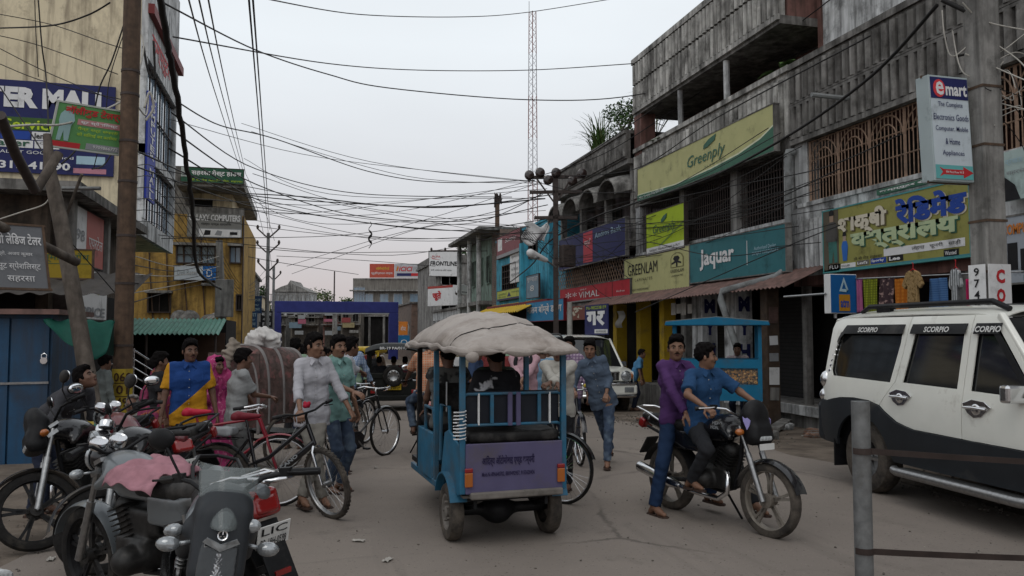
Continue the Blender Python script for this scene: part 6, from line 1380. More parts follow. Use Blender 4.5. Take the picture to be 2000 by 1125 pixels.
pz = at(437, 560, 25.6); mb_ = MB(); mb_.bb((pz.x-.25, pz.y-.1, 2.2), (pz.x+.3, pz.y+.1, 3.4)); tag(mb_.build('meter_box', CONC2, bevel=.02), 'grey meter box strapped on the concrete post', 'box')
def vpole(name, label, px, d, ptop, r0, r1, m_, arms=(), ins=True):
    a = at(px, 640, d); zt_ = at(px, ptop, d).z; t = thing(name, label, 'pole', (a.x, a.y, 0), cyaw(0)); m = MB(); m.tube([(0, 0, 0), (0, 0, zt_)], [r0, r1], 10); m.build('shaft', m_, t, smooth=60)
    for (py, w, up) in arms:
        z = at(px, py, d).z; m = MB(); m.tube([(-w, 0, z+up), (-w*.2, 0, z), (w*.2, 0, z), (w, 0, z+up)], .045 if up else .06, 6); m.build('cross_arm', GRILLD, t)
        if ins:
            for x in ((-w, w) if up else (-w, -w*.5, w*.5, w)): k_ = MB(); k_.tube([(x, 0, z+up-.02), (x, 0, z+up+.1), (x, 0, z+up+.22)], [.05, .085, .05], 8); k_.build('insulator', GRILLD, t)
    return t
vpole('power_pole', 'forked power pole with three raised arms over the left kerb', 521, 46, 455, .14, .09, STEELP, ((462, .62, .45), (492, .62, .45), (528, .55, .45)))
vpole('power_pole', 'slim forked pole standing behind the nearer forked pole', 533, 60, 520, .12, .09, STEELP, ((545, .5, .4),))
vpole('power_pole', 'dark pole with one top arm in front of the white billboard', 922-4, 52, 480, .12, .10, GRILLD, ((595-20, .9, 0),))
vpole('power_pole', 'dark iron pole carrying the white floodlight box', 896, 55, 488, .14, .14, GRILLD, ((490, 1.9, 0), (560, 1.2, 0)))
vpole('lamp_mast', 'lone thin mast rising behind the blue arch', 652, 98, 530, .10, .08, GRILLD)
vpole('iron_post', 'tall black iron post with a fist of cables on top', 971, 44, 390, .14, .13, RUST)
vpole('sign_post', 'thin grey post beside the red cloth shop fascia', 1113, 24, 590, .10, .08, CONC2)
vpole('concrete_post', 'grey concrete post standing in the middle of the far street', 654, 84, 615, .3, .25, CONC2)
# transformer style pole at centre right
d_ = 26.; a_ = at(1086, 640, d_); TP = thing('power_pole', 'black power pole with round insulators on double cross arms', 'pole', (a_.x, a_.y, 0), cyaw(4)); zz = lambda py: at(1086, py, d_).z
m = MB(); m.box((0, 0, zz(345)/2), (.17, .12, zz(345))); m.build('shaft', GRILLD, TP)
for py, w in ((346, .95), (375, .85), (425, .7)):
    m = MB(); m.bb((-w, -.06, zz(py)-.05), (w, .06, zz(py)+.05)); m.build('cross_arm', GRILLD, TP)
m = MB(); m.beam((0, -.05, zz(400)), (-.6, -.05, zz(350)), .05, .05); m.beam((0, -.05, zz(400)), (.5, -.05, zz(350)), .05, .05); m.build('brace', GRILLD, TP)
for x, py in ((-.85, 342), (-.5, 337), (-.24, 352), (.02, 338), (.55, 354), (.86, 340)):
    m = MB(); z = zz(py); m.lathe([(0, -.13), (.06, -.13), (.15, -.08), (.09, -.03), (.165, .01), (.09, .05), (.13, .09), (0, .12)], (x, -.07, z), (.3, -1, .1), 14); m.build('insulator', mat('brown_insulator', (.025, .014, .012), .25, coat=.5), TP, smooth=40)
# street lamp on it
F_ = at(1052, 500, 25); m = MB(); lt_ = thing('street_lamp', 'white street lamp head reaching over the road on a short arm', 'lamp', at(1086, 525, 25.8)); e_ = at(1036, 494, 25.2); f_ = at(1066, 508, 25.6)
m.tube([f_, at(1086, 522, 25.8)], .03, 8); m.build('arm', STEELP, lt_, True); c = SDF(); c.cone(e_, f_, .13, .08, .02); tomesh([c.mesh(.03)]).build('lamp_head', tW, lt_, True, smooth=180); m = MB(); m.sphere(e_.lerp(f_, .3)+V((0, 0, -.08)), (.16, .12, .06), 12); m.build('lens', LENS, lt_, True, smooth=180)
p_ = at(1098, 500, 25.8); m = MB(); m.bb((p_.x-.05, p_.y-.2, p_.z-.35), (p_.x+.4, p_.y+.2, p_.z+.35)); tag(m.build('junction_box', GRILLD, bevel=.03), 'black junction box on the power pole', 'box')
p_ = at(904, 566, 50); m = MB(); m.box(p_, (.7, .4, .55), (0, .25, .3)); m.box(p_+V((0, -.21, 0)), (.74, .03, .6), (0, .25, .3)); tag(m.build('floodlight', tW, bevel=.04), 'white floodlight box hung on the dark iron pole', 'lamp')
p_ = at(1046, 456, 29.2); m = MB(); m.grid(lambda u, v: V((p_.x+(u-.5)*.9+.1*sin(5*v), p_.y+.1*sin(9*u), p_.z-(v-.5)*.7+.12*sin(7*u+2*v))), 12, 10); tag(m.build('plastic_sheet', tW, smooth=180, sol=.004), 'crumpled white plastic sheet caught on the turquoise building', 'sheet')
# lattice mast
d_ = 62.; a_ = at(1041, 640, d_); zt_ = at(1036, 22, d_).z; LT = thing('lattice_mast', 'tall thin red and white lattice radio mast', 'mast', (a_.x, a_.y, 0), cyaw(0)); MR_ = mat('mast_red', (.22, .09, .08), .6); MW_ = mat('mast_white', (.40, .40, .42), .6)
nb_ = 40; w0, w1 = .44, .27
for sgi in range(8):
    m = MB(); za, zb = zt_*sgi/8, zt_*(sgi+1)/8
    cor = lambda z, k: V(((1, -1, 0)[k]*(w0+(w1-w0)*z/zt_), (.5, .5, -.6)[k]*.6*(w0+(w1-w0)*z/zt_), z))
    for k in range(3): m.tube([cor(za, k), cor(zb, k)], .035, 5)
    n_ = 6
    for j in range(n_):
        z1_, z2_ = za+(zb-za)*j/n_, za+(zb-za)*(j+1)/n_
        for k in range(3):
            a, b = (k, (k+1) % 3) if j % 2 else ((k+1) % 3, k); m.tube([cor(z1_, a), cor(z2_, b)], .016, 4)
    m.build('mast_section', MR_ if sgi % 2 else MW_, LT)
m = MB(); m.tube([(-w1, 0, zt_), (-w1, 0, zt_+.8)], .02, 5); m.build('antenna', GRILLD, LT)
# bollard with straps (foreground)
BO = V((3.44, 4.42, 0)); q_ = thing('bollard', 'scratched grey steel tube post with two riveted flat iron straps', 'bollard', BO); m = MB(); m.lathe([(0, 0), (.056, 0), (.056, 1.265), (.050, 1.268), (.050, 1.2)], (0, 0, 0), (0, 0, 1), 28); m.build('tube', STEELP, q_, smooth=40)
for za, ex, ez in ((.955, 3.2, -.26), (.335, 3.2, -.30)):
    m = MB(); n_ = 26
    path = [V((-.0605*cos(pi*i/10), -.0605*sin(pi*i/10)-.001, 0)) for i in range(0, 8)]+[V((.05+(ex)*(i/16), -.064+.10*(i/16), ez*(i/16)-.02*sin(pi*i/16))) for i in range(1, 17)]
    path = [V((p__.x, p__.y, za+p__.z)) for p__ in path]
    vs = []; [vs.extend([p__+V((0, 0, -.019)), p__+V((0, 0, .019))]) for p__ in path]; fs = [(2*i, 2*i+2, 2*i+3, 2*i+1) for i in range(len(path)-1)]; m.add(vs, fs); m.build('strap', mat('dark_iron_strap', (.035, .022, .018), .7, .2, var=.3, grime=.3), q_, sol=.006)
# ================================================================ CABLES
def crom(P, n=8):
    out = []
    for i in range(len(P)-1):
        p0, p1, p2, p3 = P[max(i-1, 0)], P[i], P[i+1], P[min(i+2, len(P)-1)]
        for j in range(n):
            t = j/n; out.append(.5*((2*p1)+(p2-p0)*t+(2*p0-5*p1+4*p2-p3)*t*t+(3*p1-p0-3*p2+p3)*t**3))
    return out+[P[-1]]
def wire(pts, r, label=None, m_=None, n=8, group='overhead cables crossing the street', rough=0.):
    P = crom([at(*a) for a in pts], n)
    if rough: P = [p+V((rnd.uniform(-1, 1), rnd.uniform(-1, 1), rnd.uniform(-1, 1)))*rough for p in P]
    m = MB(); m.tube(P, r, 5); o = m.build('overhead_cable', m_ or CABLE, smooth=90); tag(o, label or 'thin dark overhead cable strung across the pale sky', 'cable', group if not label else None); return o
wire([(312, -30, 7), (328, 90, 8), (345, 190, 9), (366, 330, 11), (378, 430, 13), (388, 530, 17), (432, 565, 25)], .034, 'thick twisted black cable bundle hanging beside the rusty pole', rough=.012)
wire([(318, 5, 12), (500, 98, 17), (640, 145, 20), (760, 172, 22), (1035, 195, 23), (1240, 186, 23), (1540, 110, 18), (1850, 10, 12)], .016)
wire([(338, 72, 13), (640, 124, 20), (820, 137, 24), (1030, 137, 26), (1240, 124, 23.5)], .014)
wire([(345, 198, 13), (430, 245, 17), (540, 272, 20), (720, 335, 24), (860, 356, 26), (1045, 352, 26)], .014)
wire([(335, 220, 13), (500, 330, 22), (700, 378, 26), (1000, 385, 27)], .014)
wire([(330, 250, 13), (500, 360, 22), (690, 420, 27), (900, 432, 27), (1070, 400, 26)], .016)
wire([(255, 290, 12), (480, 380, 22), (700, 398, 26), (880, 405, 27), (1080, 380, 26)], .016)
wire([(330, 290, 13), (530, 400, 25), (720, 436, 30), (900, 450, 30), (1085, 425, 26)], .016)
wire([(480, 378, 30), (600, 385, 30), (760, 402, 28), (900, 402, 27), (1065, 388, 26)], .022)
wire([(250, 320, 12), (480, 400, 24), (560, 412, 28), (760, 440, 30), (980, 456, 28), (1085, 455, 26)], .014)
wire([(478, 482, 36), (620, 493, 40), (800, 492, 45), (960, 490, 44)], .016)
wire([(540, 500, 46), (700, 508, 48), (850, 520, 50)], .016)
wire([(478, 500, 36), (560, 515, 40), (700, 536, 50)], .016)
wire([(560, 520, 50), (760, 460, 40), (960, 415, 30), (1060, 380, 26)], .014); wire([(570, 535, 50), (800, 452, 40), (940, 432, 30), (1070, 372, 26)], .014)
wire([(480, -10, 14), (700, 28, 22), (900, 33, 26), (1030, 24, 30), (1230, -8, 28)], .014)
for x0, x1, d1, y1 in ((362, 470, 46, 335), (383, 475, 46, 335), (402, 480, 46, 340), (484, 523, 44, 445), (492, 527, 44, 448)):
    wire([(x0, -25, 9), ((x0*.5+x1*.5)+2, y1*.52, 20), (x1, y1, d1)], .012 if x0 < 480 else .014)
wire([(470, 335, 46), (500, 400, 46), (516, 462, 46)], .012); wire([(480, 340, 46), (520, 420, 46), (536, 470, 46)], .012); wire([(523, 445, 44), (528, 500, 50), (535, 545, 60)], .012)
wire([(1090, 340, 26), (1180, 280, 24), (1300, 195, 22), (1420, 110, 20), (1560, -15, 17)], .013); wire([(1050, 345, 26), (1180, 300, 24), (1330, 205, 22), (1500, 90, 18), (1640, -15, 15)], .013)
wire([(1100, 345, 26), (1240, 330, 23), (1400, 230, 17), (1700, 70, 12)], .014)
wire([(900, 570, 50), (960, 570, 44), (1030, 525, 32), (1075, 470, 27), (1160, 425, 24), (1245, 395, 21), (1380, 350, 18), (1540, 265, 15), (1700, 150, 12), (1830, 10, 9.8)], .026, 'thick black cable swooping from the concrete pole past the cream banner')
wire([(1250, 402, 22), (1420, 365, 18), (1600, 330, 14), (1760, 262, 11)], .011); wire([(1100, 470, 26), (1240, 440, 22), (1430, 420, 18), (1640, 330, 13)], .011); wire([(1190, 450, 25), (1400, 432, 18), (1600, 370, 13)], .010)
wire([(1000, 460, 28), (1100, 480, 26), (1240, 470, 22), (1400, 500, 17), (1545, 480, 15)], .010); wire([(1240, 610, 20), (1400, 540, 16), (1540, 480, 14), (1640, 440, 12)], .010)
wire([(1030, 350, 26), (1130, 375, 25), (1240, 375, 22)], .012); wire([(1090, 440, 26), (1150, 470, 25), (1240, 520, 23)], .010); wire([(1080, 430, 26), (1170, 500, 25), (1230, 545, 22)], .010); wire([(1090, 500, 26), (1150, 525, 25), (1220, 470, 23)], .010); wire([(1095, 450, 26), (1160, 560, 25), (1235, 600, 23)], .009)
for i in range(6): wire([(1000+i*8, 440+i*3, 27), (1050+i*10, 475+i*10, 26), (1085, 400+i*28, 26)], .009)
wire([(945, 490, 52), (1000, 462, 44), (1090, 430, 26)], .012); wire([(960, 495, 52), (1010, 470, 44), (1092, 450, 26)], .012)
rw = random.Random(31)
for i in range(16):
    y0w = rw.uniform(230, 470); y1w = rw.uniform(340, 470); da = rw.uniform(13, 30); o = wire([(rw.uniform(300, 345) if da < 20 else rw.uniform(470, 500), y0w, da), (rw.uniform(600, 800), (y0w+y1w)/2+rw.uniform(10, 45), 26), (rw.uniform(1030, 1090), y1w, 26)], .009)
for i in range(14):
    x0w = rw.uniform(1080, 1100); y0w = rw.uniform(380, 540); x1w = rw.uniform(1500, 1640); y1w = rw.uniform(250, 520); o = wire([(x0w, y0w, 26), ((x0w+x1w)/2, (y0w+y1w)/2+rw.uniform(5, 50), 20.5), (x1w, y1w, 14.2)], .008); o['label'] = 'thin dark cable slung along the concrete shop fronts'; o['group'] = 'cables slung along the shop fronts'
G2 = 'tangled cables by the numbered pole'; L2_ = 'black cable tangled between the numbered pole and the cream wall'
def lw(pts, r=.008, m_=None, white=False): o = wire(pts, r, None, CABLEW if white else m_, group=G2); o['label'] = 'pale cable looped around the numbered pole' if white else L2_; return o
lw([(0, 55, 14), (100, 50, 13), (170, 30, 12.6), (215, 5, 12.4)], .014); lw([(0, 28, 14), (100, 48, 14), (200, 82, 13), (245, 96, 12.6)]); lw([(0, 95, 14), (100, 145, 14), (245, 205, 13)]); lw([(0, 70, 14), (80, 90, 14), (230, 145, 13)]); lw([(0, 125, 14), (90, 160, 13.5), (240, 195, 13)])
lw([(243, 45, 12.7), (218, 120, 12.6), (195, 170, 12.5), (180, 230, 12.4), (150, 290, 12), (120, 320, 11.6)], .013); lw([(247, 50, 12.7), (215, 150, 12.5), (205, 230, 12.4), (183, 330, 12.3)]); lw([(75, 0, 13), (82, 90, 13), (90, 150, 13), (95, 250, 12)], .012); lw([(68, 0, 13), (70, 60, 13), (75, 150, 13)])
lw([(238, 200, 12.6), (230, 270, 12.4), (205, 320, 12), (180, 330, 11.5)], .012); lw([(100, 430, 11), (180, 520, 12), (240, 590, 12.6)]); lw([(0, 170, 12), (60, 260, 11.5), (110, 340, 11)], .01)
lw([(-20, 250, 9), (60, 244, 10), (120, 243, 11), (180, 225, 12), (245, 195, 12.6)], .016, white=True); lw([(238, 230, 12.6), (240, 205, 12.5), (262, 170, 12.5), (280, 100, 12.7), (275, 60, 12.8)], .013, white=True); lw([(225, 205, 12.6), (240, 196, 12.5), (265, 205, 12.5), (285, 225, 12.8), (290, 190, 13)], .013, white=True); lw([(0, 428, 11), (40, 415, 11), (85, 400, 11), (100, 380, 11)], .01, white=True)
lw([(280, 90, 12.9), (290, 140, 12.9), (302, 150, 12.9), (300, 80, 12.9)], .02); lw([(282, 210, 12.9), (292, 180, 13), (300, 210, 13), (285, 235, 12.9)], .02, white=True)
for i in range(7): lw([(262, 300+i*22, 12.8), (330, 335+i*20, 16), (420, 505+i*9, 25.8)], .007)
for i in range(6): lw([(430, 500+i*10, 26), (350, 520+i*9, 22), (262, 500+i*18, 13)], .010, white=i % 2 == 0)
for i in range(5): wire([(430, 490+i*12, 26), (480, 560+i*6, 36), (525, 520+i*15, 46)], .010)
G3 = 'loose cables on the concrete pole'
for i, pts in enumerate([[(1880, 5, 9.4), (1920, 40, 9.4), (2010, 60, 9)], [(1885, 105, 9.5), (1940, 130, 9.4), (2010, 160, 9)], [(1890, 170, 9.5), (1950, 200, 9.5), (2010, 215, 9)], [(1905, 60, 9.5), (1980, 110, 9.3), (2010, 140, 9)], [(1840, 20, 9.6), (1845, 70, 9.6), (1860, 110, 9.6), (1900, 80, 9.5)], [(1860, 60, 9.6), (1880, 140, 9.5), (1930, 150, 9.5), (1960, 120, 9.5)]]):
    o = wire(pts, .008, None, CABLEW, group=G3); o['label'] = 'loose pale cable trailing off the concrete pole'
for i in range(16):
    x = rnd.uniform(1880, 1960); y = rnd.uniform(110, 240); pts = [(x, y, 9.5)]
    for j in range(3): x += rnd.uniform(-10, 55); y += rnd.uniform(-35, 45); pts.append((x, y, 9.5+rnd.uniform(-.2, .4)))
    o = wire(pts, .006, None, CABLEW if i % 3 else CABLE, group=G3); o['label'] = 'thin tangled wire end bunched on the concrete pole'
o = wire([(1840, 0, 9.7), (1900, 30, 9.5), (1925, 60, 9.5), (1925, 75, 9.5)], .03); o['label'] = 'fat black cable elbow at the top of the concrete pole'; del o['group']
o = wire([(1870, 110, 9.6), (1905, 95, 9.55), (1915, 40, 9.5)], .016); o['label'] = 'thick black cable loop hugging the concrete pole'; del o['group']
m = MB()
P_ = [at(723+3*sin(i*1.3), 433+i*4, 30) for i in range(14)]; m.tube(P_, [.02+.035*abs(sin(i*1.1)) if 4 < i < 11 else .014 for i in range(14)], 6); tag(m.build('tangled_string', CABLE), 'black knotted kite string dangling from a cable in mid sky', 'string')
p_ = at(973, 385, 44); m = MB()
for i in range(14): a = rnd.uniform(0, 6.3); m.tube([p_+V((0, 0, -.4)), p_+V((rnd.uniform(-.24, .24), rnd.uniform(-.2, .2), rnd.uniform(-.2, .3))), p_+V((rnd.uniform(-.2, .2), 0, rnd.uniform(-.6, -.2)))], [.09, .06, .05], 5)
tag(m.build('cable_cluster', GRILLD), 'dark knot of cable ends on top of the iron post', 'cable')
# ================================================================ PLANTS AND TREES
def leafm(n, c): return mat('leaf_'+n, c, .6, var=.45, sc=6, spec=.3)
LG, LD, LY = leafm('green', (.055, .115, .022)), leafm('dark', (.030, .065, .018)), leafm('olive', (.085, .115, .035))
def leaves(m, c, r, n, s, rg, mi=0):
    for i in range(n):
        v = V((rg.gauss(0, 1), rg.gauss(0, 1), rg.gauss(0, 1))).normalized()*(rg.random()**.4); p = V(c)+V((v.x*r[0], v.y*r[1], v.z*r[2]))
        a = V((rg.gauss(0, 1), rg.gauss(0, 1), rg.gauss(0, .6))).normalized(); b = a.cross(V((rg.gauss(0, 1), rg.gauss(0, 1), rg.gauss(0, 1)))).normalized(); k = s*rg.uniform(.6, 1.3)
        m.add([p-a*k, p+b*k*.45, p+a*k, p-b*k*.45], [(0, 1, 2, 3)], mi)
rg = random.Random(5)
p_ = V((XF+.4, 26.0, 7.75)); t = thing('potted_grass', 'tall spiky grass clump growing on the balcony house roof', 'plant', p_); m = MB()
for i in range(130):
    a = rg.uniform(0, 6.28); l = rg.uniform(.9, 2.0); sp_ = rg.uniform(.25, 1.25); b0_ = V((rg.uniform(-.2, .2), rg.uniform(-.35, .35), 0)); d = V((cos(a), sin(a), 0)); pr_ = [b0_+d*(sp_*u*u)+V((0, 0, l*(u-.35*u*u*u*sp_))) for u in (0, .3, .55, .8, 1)]; sd = V((-d.y, d.x, 0))
    vs = []; [vs.extend([q__-sd*w_, q__+sd*w_]) for q__, w_ in zip(pr_, (.018, .022, .018, .012, .002))]; m.add(vs, [(2*j, 2*j+2, 2*j+3, 2*j+1) for j in range(4)], i % 2)
m.build('blades', [LG, LY], t)
p_ = V((XF+.6, 24.0, 7.75)); t = thing('roof_bush', 'rounded leafy bush beside the grass clump on the roof', 'bush', p_); m = MB()
for i in range(14): leaves(m, (rg.uniform(-.5, .5), rg.uniform(-1.2, 1.0), rg.uniform(.45, 1.25)), (.42, .42, .26), 120, .055, rg, i % 2)
m.build('crown', [LG, LD], t); m = MB()
for i in range(5): m.tube([(0, 0, 0), (rg.uniform(-.2, .2), rg.uniform(-.5, .5), .5), (rg.uniform(-.4, .4), rg.uniform(-1, 1), 1.0)], [.05, .035, .015], 6)
m.build('trunk', WOOD, t)
p_ = V((XF+1.0, 22.6, 7.7)); t = thing('roof_palm', 'wispy palm fronds poking out beside the tall parapet', 'plant', p_); m = MB()
for i in range(12):
    a = rg.uniform(0, 6.28); d = V((cos(a), sin(a), 0)); pr_ = [d*(1.2*u)+V((0, 0, 1.2*u+1.0*u*(1-u))) for u in np.linspace(0, 1, 8)]; m.tube(pr_, .012, 4)
    for u in range(2, 8):
        for s in (-1, 1): q__ = pr_[u]; sd = V((-d.y, d.x, 0))*s; m.add([q__, q__+sd*.02+V((0, 0, .01)), q__+sd*.28+d*.18+V((0, 0, -.08))], [(0, 1, 2)])
m.build('fronds', LY, t)
for x, y, z, lb in ((XF+.2, 14.6, 7.1, 'small green fern sprouting at the verandah end'), (XF+.35, 20.4, 6.95, 'drooping banana leaf plant inside the verandah')):
    t = thing('verandah_plant', lb, 'plant', (x, y, z)); m = MB()
    for i in range(16):
        a = rg.uniform(0, 6.28); d = V((cos(a), sin(a), 0)); L_ = rg.uniform(.4, .8); pr_ = [d*(L_*u)+V((0, 0, .55*u-.5*u*u)) for u in np.linspace(0, 1, 6)]; sd = V((-d.y, d.x, 0)); vs = []; [vs.extend([q__-sd*w_, q__+sd*w_]) for q__, w_ in zip(pr_, (.01, .06, .08, .07, .045, .005))]; m.add(vs, [(2*j, 2*j+2, 2*j+3, 2*j+1) for j in range(5)])
    m.build('fronds', LG, t)
def tree(label, p, h, w, n, s, mats):
    t = thing('tree', label, 'tree', p); m = MB(); m.tube([(0, 0, 0), (.1, 0, h*.35), (0, .1, h*.6)], [.28, .2, .1], 8)
    for i in range(7): a = i*.9; m.tube([(0, 0, h*.4), (cos(a)*w*.3, sin(a)*w*.3, h*.62), (cos(a)*w*.6, sin(a)*w*.6, h*.8)], [.12, .07, .02], 5)
    m.build('trunk', WOOD, t); m = MB()
    for i in range(24): a = rg.uniform(0, 6.28); r_ = w*.8*rg.random()**.6; leaves(m, (cos(a)*r_, sin(a)*r_, h*rg.uniform(.5, .97)), (w*.32, w*.32, h*.13), n//24, s, rg, i % 2)
    m.build('crown', mats, t)
for i, (px, d, h, w, lb) in enumerate([(622, 125, 8.0, 3.2, 'feathery dark tree above the left half of the arch'), (668, 130, 7.0, 3.4, 'pale green tree clump left of the office building'), (690, 118, 6.3, 2.0, 'small bush showing between the arch and office'), (505, 100, 7.2, 1.6, 'dark treetop behind the forked poles')]):
    p_ = at(px, 640, d); tree(lb, (p_.x, p_.y, 0), h, w, 2200, .20, [LD, LY] if i != 1 else [LY, LG])
p_ = at(912, 560, 66); tree('leafy tree crown behind the white billboard and dark poles', (p_.x+.5, p_.y, 0), 9.0, 3.0, 3000, .16, [LD, LG])
# garments hanging at the cloth shop
GX = 9.0
for i, (px0, px1, col, pat, lb) in enumerate([(1672, 1684, (.35, .10, .22), None, 'pink strip of cloth hanging at the shop edge'), (1686, 1715, (.22, .25, .02), stripes((.10, .12, .01), (1, 2), 24), 'olive printed fabric length hanging in the shop'), (1717, 1745, (.05, .03, .035), blotch((.3, .2, .18), 14), 'dark flowered fabric length hanging in the shop'), (1748, 1776, (.45, .16, .02), stripes((.35, .10, .01), (1, 2), 18), 'orange checked fabric length hanging in the shop'), (1812, 1850, (.045, .11, .26), stripes((.08, .17, .33), (2,), 30), 'blue striped fabric length hanging in the shop'), (1886, 1900, (.65, .03, .16), None, 'bright pink fabric hung beside the concrete pole'), (1956, 1970, (.55, .52, .03), None, 'lime yellow cloth hanging right of the pole')]):
    F = faceX(px0, 545, px1, 610, GX); m = MB(); ph = rnd.uniform(0, 6)
    m.grid(lambda u, v: F.p(u, v, .02*sin(u*14+ph+2*v)-.015*v), 14, 12); tag(m.build('hanging_cloth', mat('fabric_%d' % i, col, .85, var=.15, sc=8, pattern=pat), smooth=180, sol=.006), lb, 'cloth')
for i, (px0, px1, pt, pb2, col, pat, lb) in enumerate([(1765, 1808, 530, 590, (.30, .20, .09), blotch((.15, .09, .03), 30), 'sequined gold blouse on a red hanger'), (1856, 1884, 525, 595, (.45, .47, .48), stripes((.03, .03, .035), (1,), 26), 'striped white and black top on a hanger')]):
    F = faceX(px0, pt, px1, pb2, GX-.14); t = thing('garment', lb, 'clothes', F.p(.5, 0)); m = MB(); sh_ = [(.25, 0), (.75, 0), (.72, .55), (.85, .42), (1, .55), (.80, .92), (.62, 1), (.5, .90), (.38, 1), (.2, .92), (0, .55), (.15, .42), (.28, .55)]
    F.poly(m, sh_, 0, 0, .05); m.build('cloth', mat('garment_%d' % i, col, .7, var=.2, sc=20, pattern=pat), t, True, bevel=.012); m = MB(); m.tube([F.p(.2, .9, .02), F.p(.5, 1.05, .02), F.p(.8, .9, .02)], .008, 5); m.tube([F.p(.5, 1.05, .02), F.p(.52, 1.2, .02), F.p(.46, 1.24, .02)], .006, 5); m.build('hanger', tR, t, True)
m = MB(); m.tube([onX(1660, 545, GX), onX(2000, 530, GX)], .012, 6); tag(m.build('hanging_rail', STEEL), 'thin steel rail from which the shop fabrics hang', 'rail')
for i, px in enumerate((1316, 1326, 1336, 1348)):
    F = faceX(px-5, 592+2*(i % 2), px+4, 615-3*(i % 2), 9.0); m = MB(); F.quad(m, 0, 0, 1, 1, 0, .004); tag(m.build('paper_flag', PAPER), 'white paper flag strung under the tin awning', 'flag', 'paper flags under the tin awning')
F = faceX(1205, 608, 1218, 640, 8.9); m = MB(); m.grid(lambda u, v: F.p(u+.3*(v-.5), v, .05*sin(7*v)), 5, 8); tag(m.build('hanging_paper', PAPER, sol=.003), 'crumpled white packet hanging beside the yellow pillar', 'paper')
# carved shop post with notices, gas drum
p_ = V((9.0, 14.2, 0)); t = thing('shop_post', 'scuffed brown timber post pasted with old notices', 'post', p_); m = MB(); m.bb((-.14, -.12, 0), (.14, .12, 2.6)); m.build('shaft', mat('brown_timber', (.07, .048, .035), .85, var=.3, sc=7, grime=.6), t, bevel=.015)
for z, w_, h_, c_ in ((2.05, .2, .32, TIN), (1.55, .18, .18, tW), (1.22, .2, .16, tGR), (.85, .22, .34, tW), (.5, .2, .25, CONC2)): m = MB(); m.box((0, -.128, z), (w_, .008, h_), (0, rnd.uniform(-.05, .05), 0)); m.build('notice', c_, t)
p_ = onX(1213, 700, XF+.5); m = MB(); m.lathe([(0, 0), (.26, 0), (.28, .05), (.27, .3), (.28, .33), (.27, .6), (.28, .63), (.26, .92), (0, .92)], (p_.x, p_.y, .3), (0, 0, 1), 20); tag(m.build('oil_drum', lm('drum_red', (.17, .025, .02)), smooth=40), 'dull red oil drum between the yellow pillars', 'drum')
# feet of walls, posts and pillars follow the falling street
for o in list(bpy.data.objects):
    if o.type != 'MESH': continue
    r = o
    while r.parent is not None: r = r.parent
    if r.get('kind') == 'structure' or r.get('category') in ('rubble', 'litter', 'slab', 'cable'): continue
    Mw = rootm(o); Mi = Mw.inverted()
    for v in o.data.vertices:
        p = Mw @ v.co
        if -.02 < p.z < .16 and p.y > 8.5 and not (p.x > 9.24 and p.y < 23): v.co = Mi @ V((p.x, p.y, p.z-.15+gz(p.y)))
# ================================================================ VEHICLES
WP = mat('ivory_paint', (.72, .72, .66), .25, var=.03, coat=.5, grime=.15, gcol=(.33, .30, .25)); CLAD = mat('charcoal_cladding', (.022, .025, .029), .45, var=.1, grime=.25, gcol=(.07, .065, .06))
def rz(a): return Matrix.Rotation(a, 3, 'Z')
a_ = cyaw(-11.2)+pi; P_ = gnd(1690, 962); loc = P_-rz(a_) @ V((.87, -1.34, 0)); loc.z = 0
suv('white sport utility car with charcoal side cladding and dark windows', loc, a_, WP, CLAD, 'BR19P')
a_ = cyaw(-10)+pi; P_ = gnd(1178, 806); loc = P_-rz(a_) @ V((0, 2.2, 0)); loc.z = gz(loc.y)
suv('white sport utility car facing the viewer with a chrome barred grille', loc, a_, WP, WP, 'BR 19P 0007', wind_text=False)
BLUEP = mat('rickshaw_blue', (.014, .115, .205), .55, .1, var=.2, sc=6, grime=.75, gcol=(.075, .07, .065)); PURP = mat('rickshaw_lilac', (.092, .082, .155), .5, var=.12, sc=4, grime=.5, gcol=(.10, .085, .08)); TARP = mat('dirty_white_tarpaulin', (.35, .31, .28), .6, var=.10, sc=3, grime=.7, gcol=(.19, .155, .13), gsc=4, bump=.5, bsc=9)
DUSTY = mat('dusty_grey_paint', (.16, .145, .13), .8, var=.25, sc=8, grime=.5)
# ---- electric rickshaw
L_, R__ = gnd(880, 1060), gnd(1068, 1035); ERL = (L_+R__)/2; ERR = R(3.5); E = thing('electric_rickshaw', 'blue and lilac passenger rickshaw under a bulging dirty white tarpaulin', 'rickshaw', ERL, ERR)
for s in (-1, 1):
    m = MB(); tyre(m, (s*.42, 0, .235), (1, 0, 0), .235, .12, 0, 32); wo = m.build('rear_wheel', RUBD, E, smooth=40)
    m = MB(); m.lathe([(.15, .05*s), (.13, .045*s), (.10, .0), (.05, .0), (.045, .05*s), (0, .055*s)], (s*.42, 0, .235), (1, 0, 0), 24)
    for i in range(5): a = i*1.257; m.cyl((s*.42, .075*cos(a), .235+.075*sin(a)), (s*.475, .075*cos(a), .235+.075*sin(a)), .012, 6)
    m.build('rim', DUSTY, wo, smooth=40)
m = MB(); tyre(m, (0, 2.15, .235), (1, 0, 0), .235, .10, 0, 30); m.lathe([(.16, -.03), (.16, .03)], (0, 2.15, .235), (1, 0, 0), 20); m.build('front_wheel', RUBD, E, smooth=40)
c = SDF(); c.cone((-.38, 0, .235), (.38, 0, .235), .045, None, .03); c.ell((-.03, 0, .225), (.13, .12, .115), None, .06); tomesh([c.mesh(.018)]).build('axle', BLK, E, smooth=180)
m = MB()
for s in (-1, 1):
    for i in range(3): m.tube([(s*.30, -.30, .36-.02*i), (s*.30, 0, .28-.015*i), (s*.30, .35, .37-.02*i)], .016, 6)
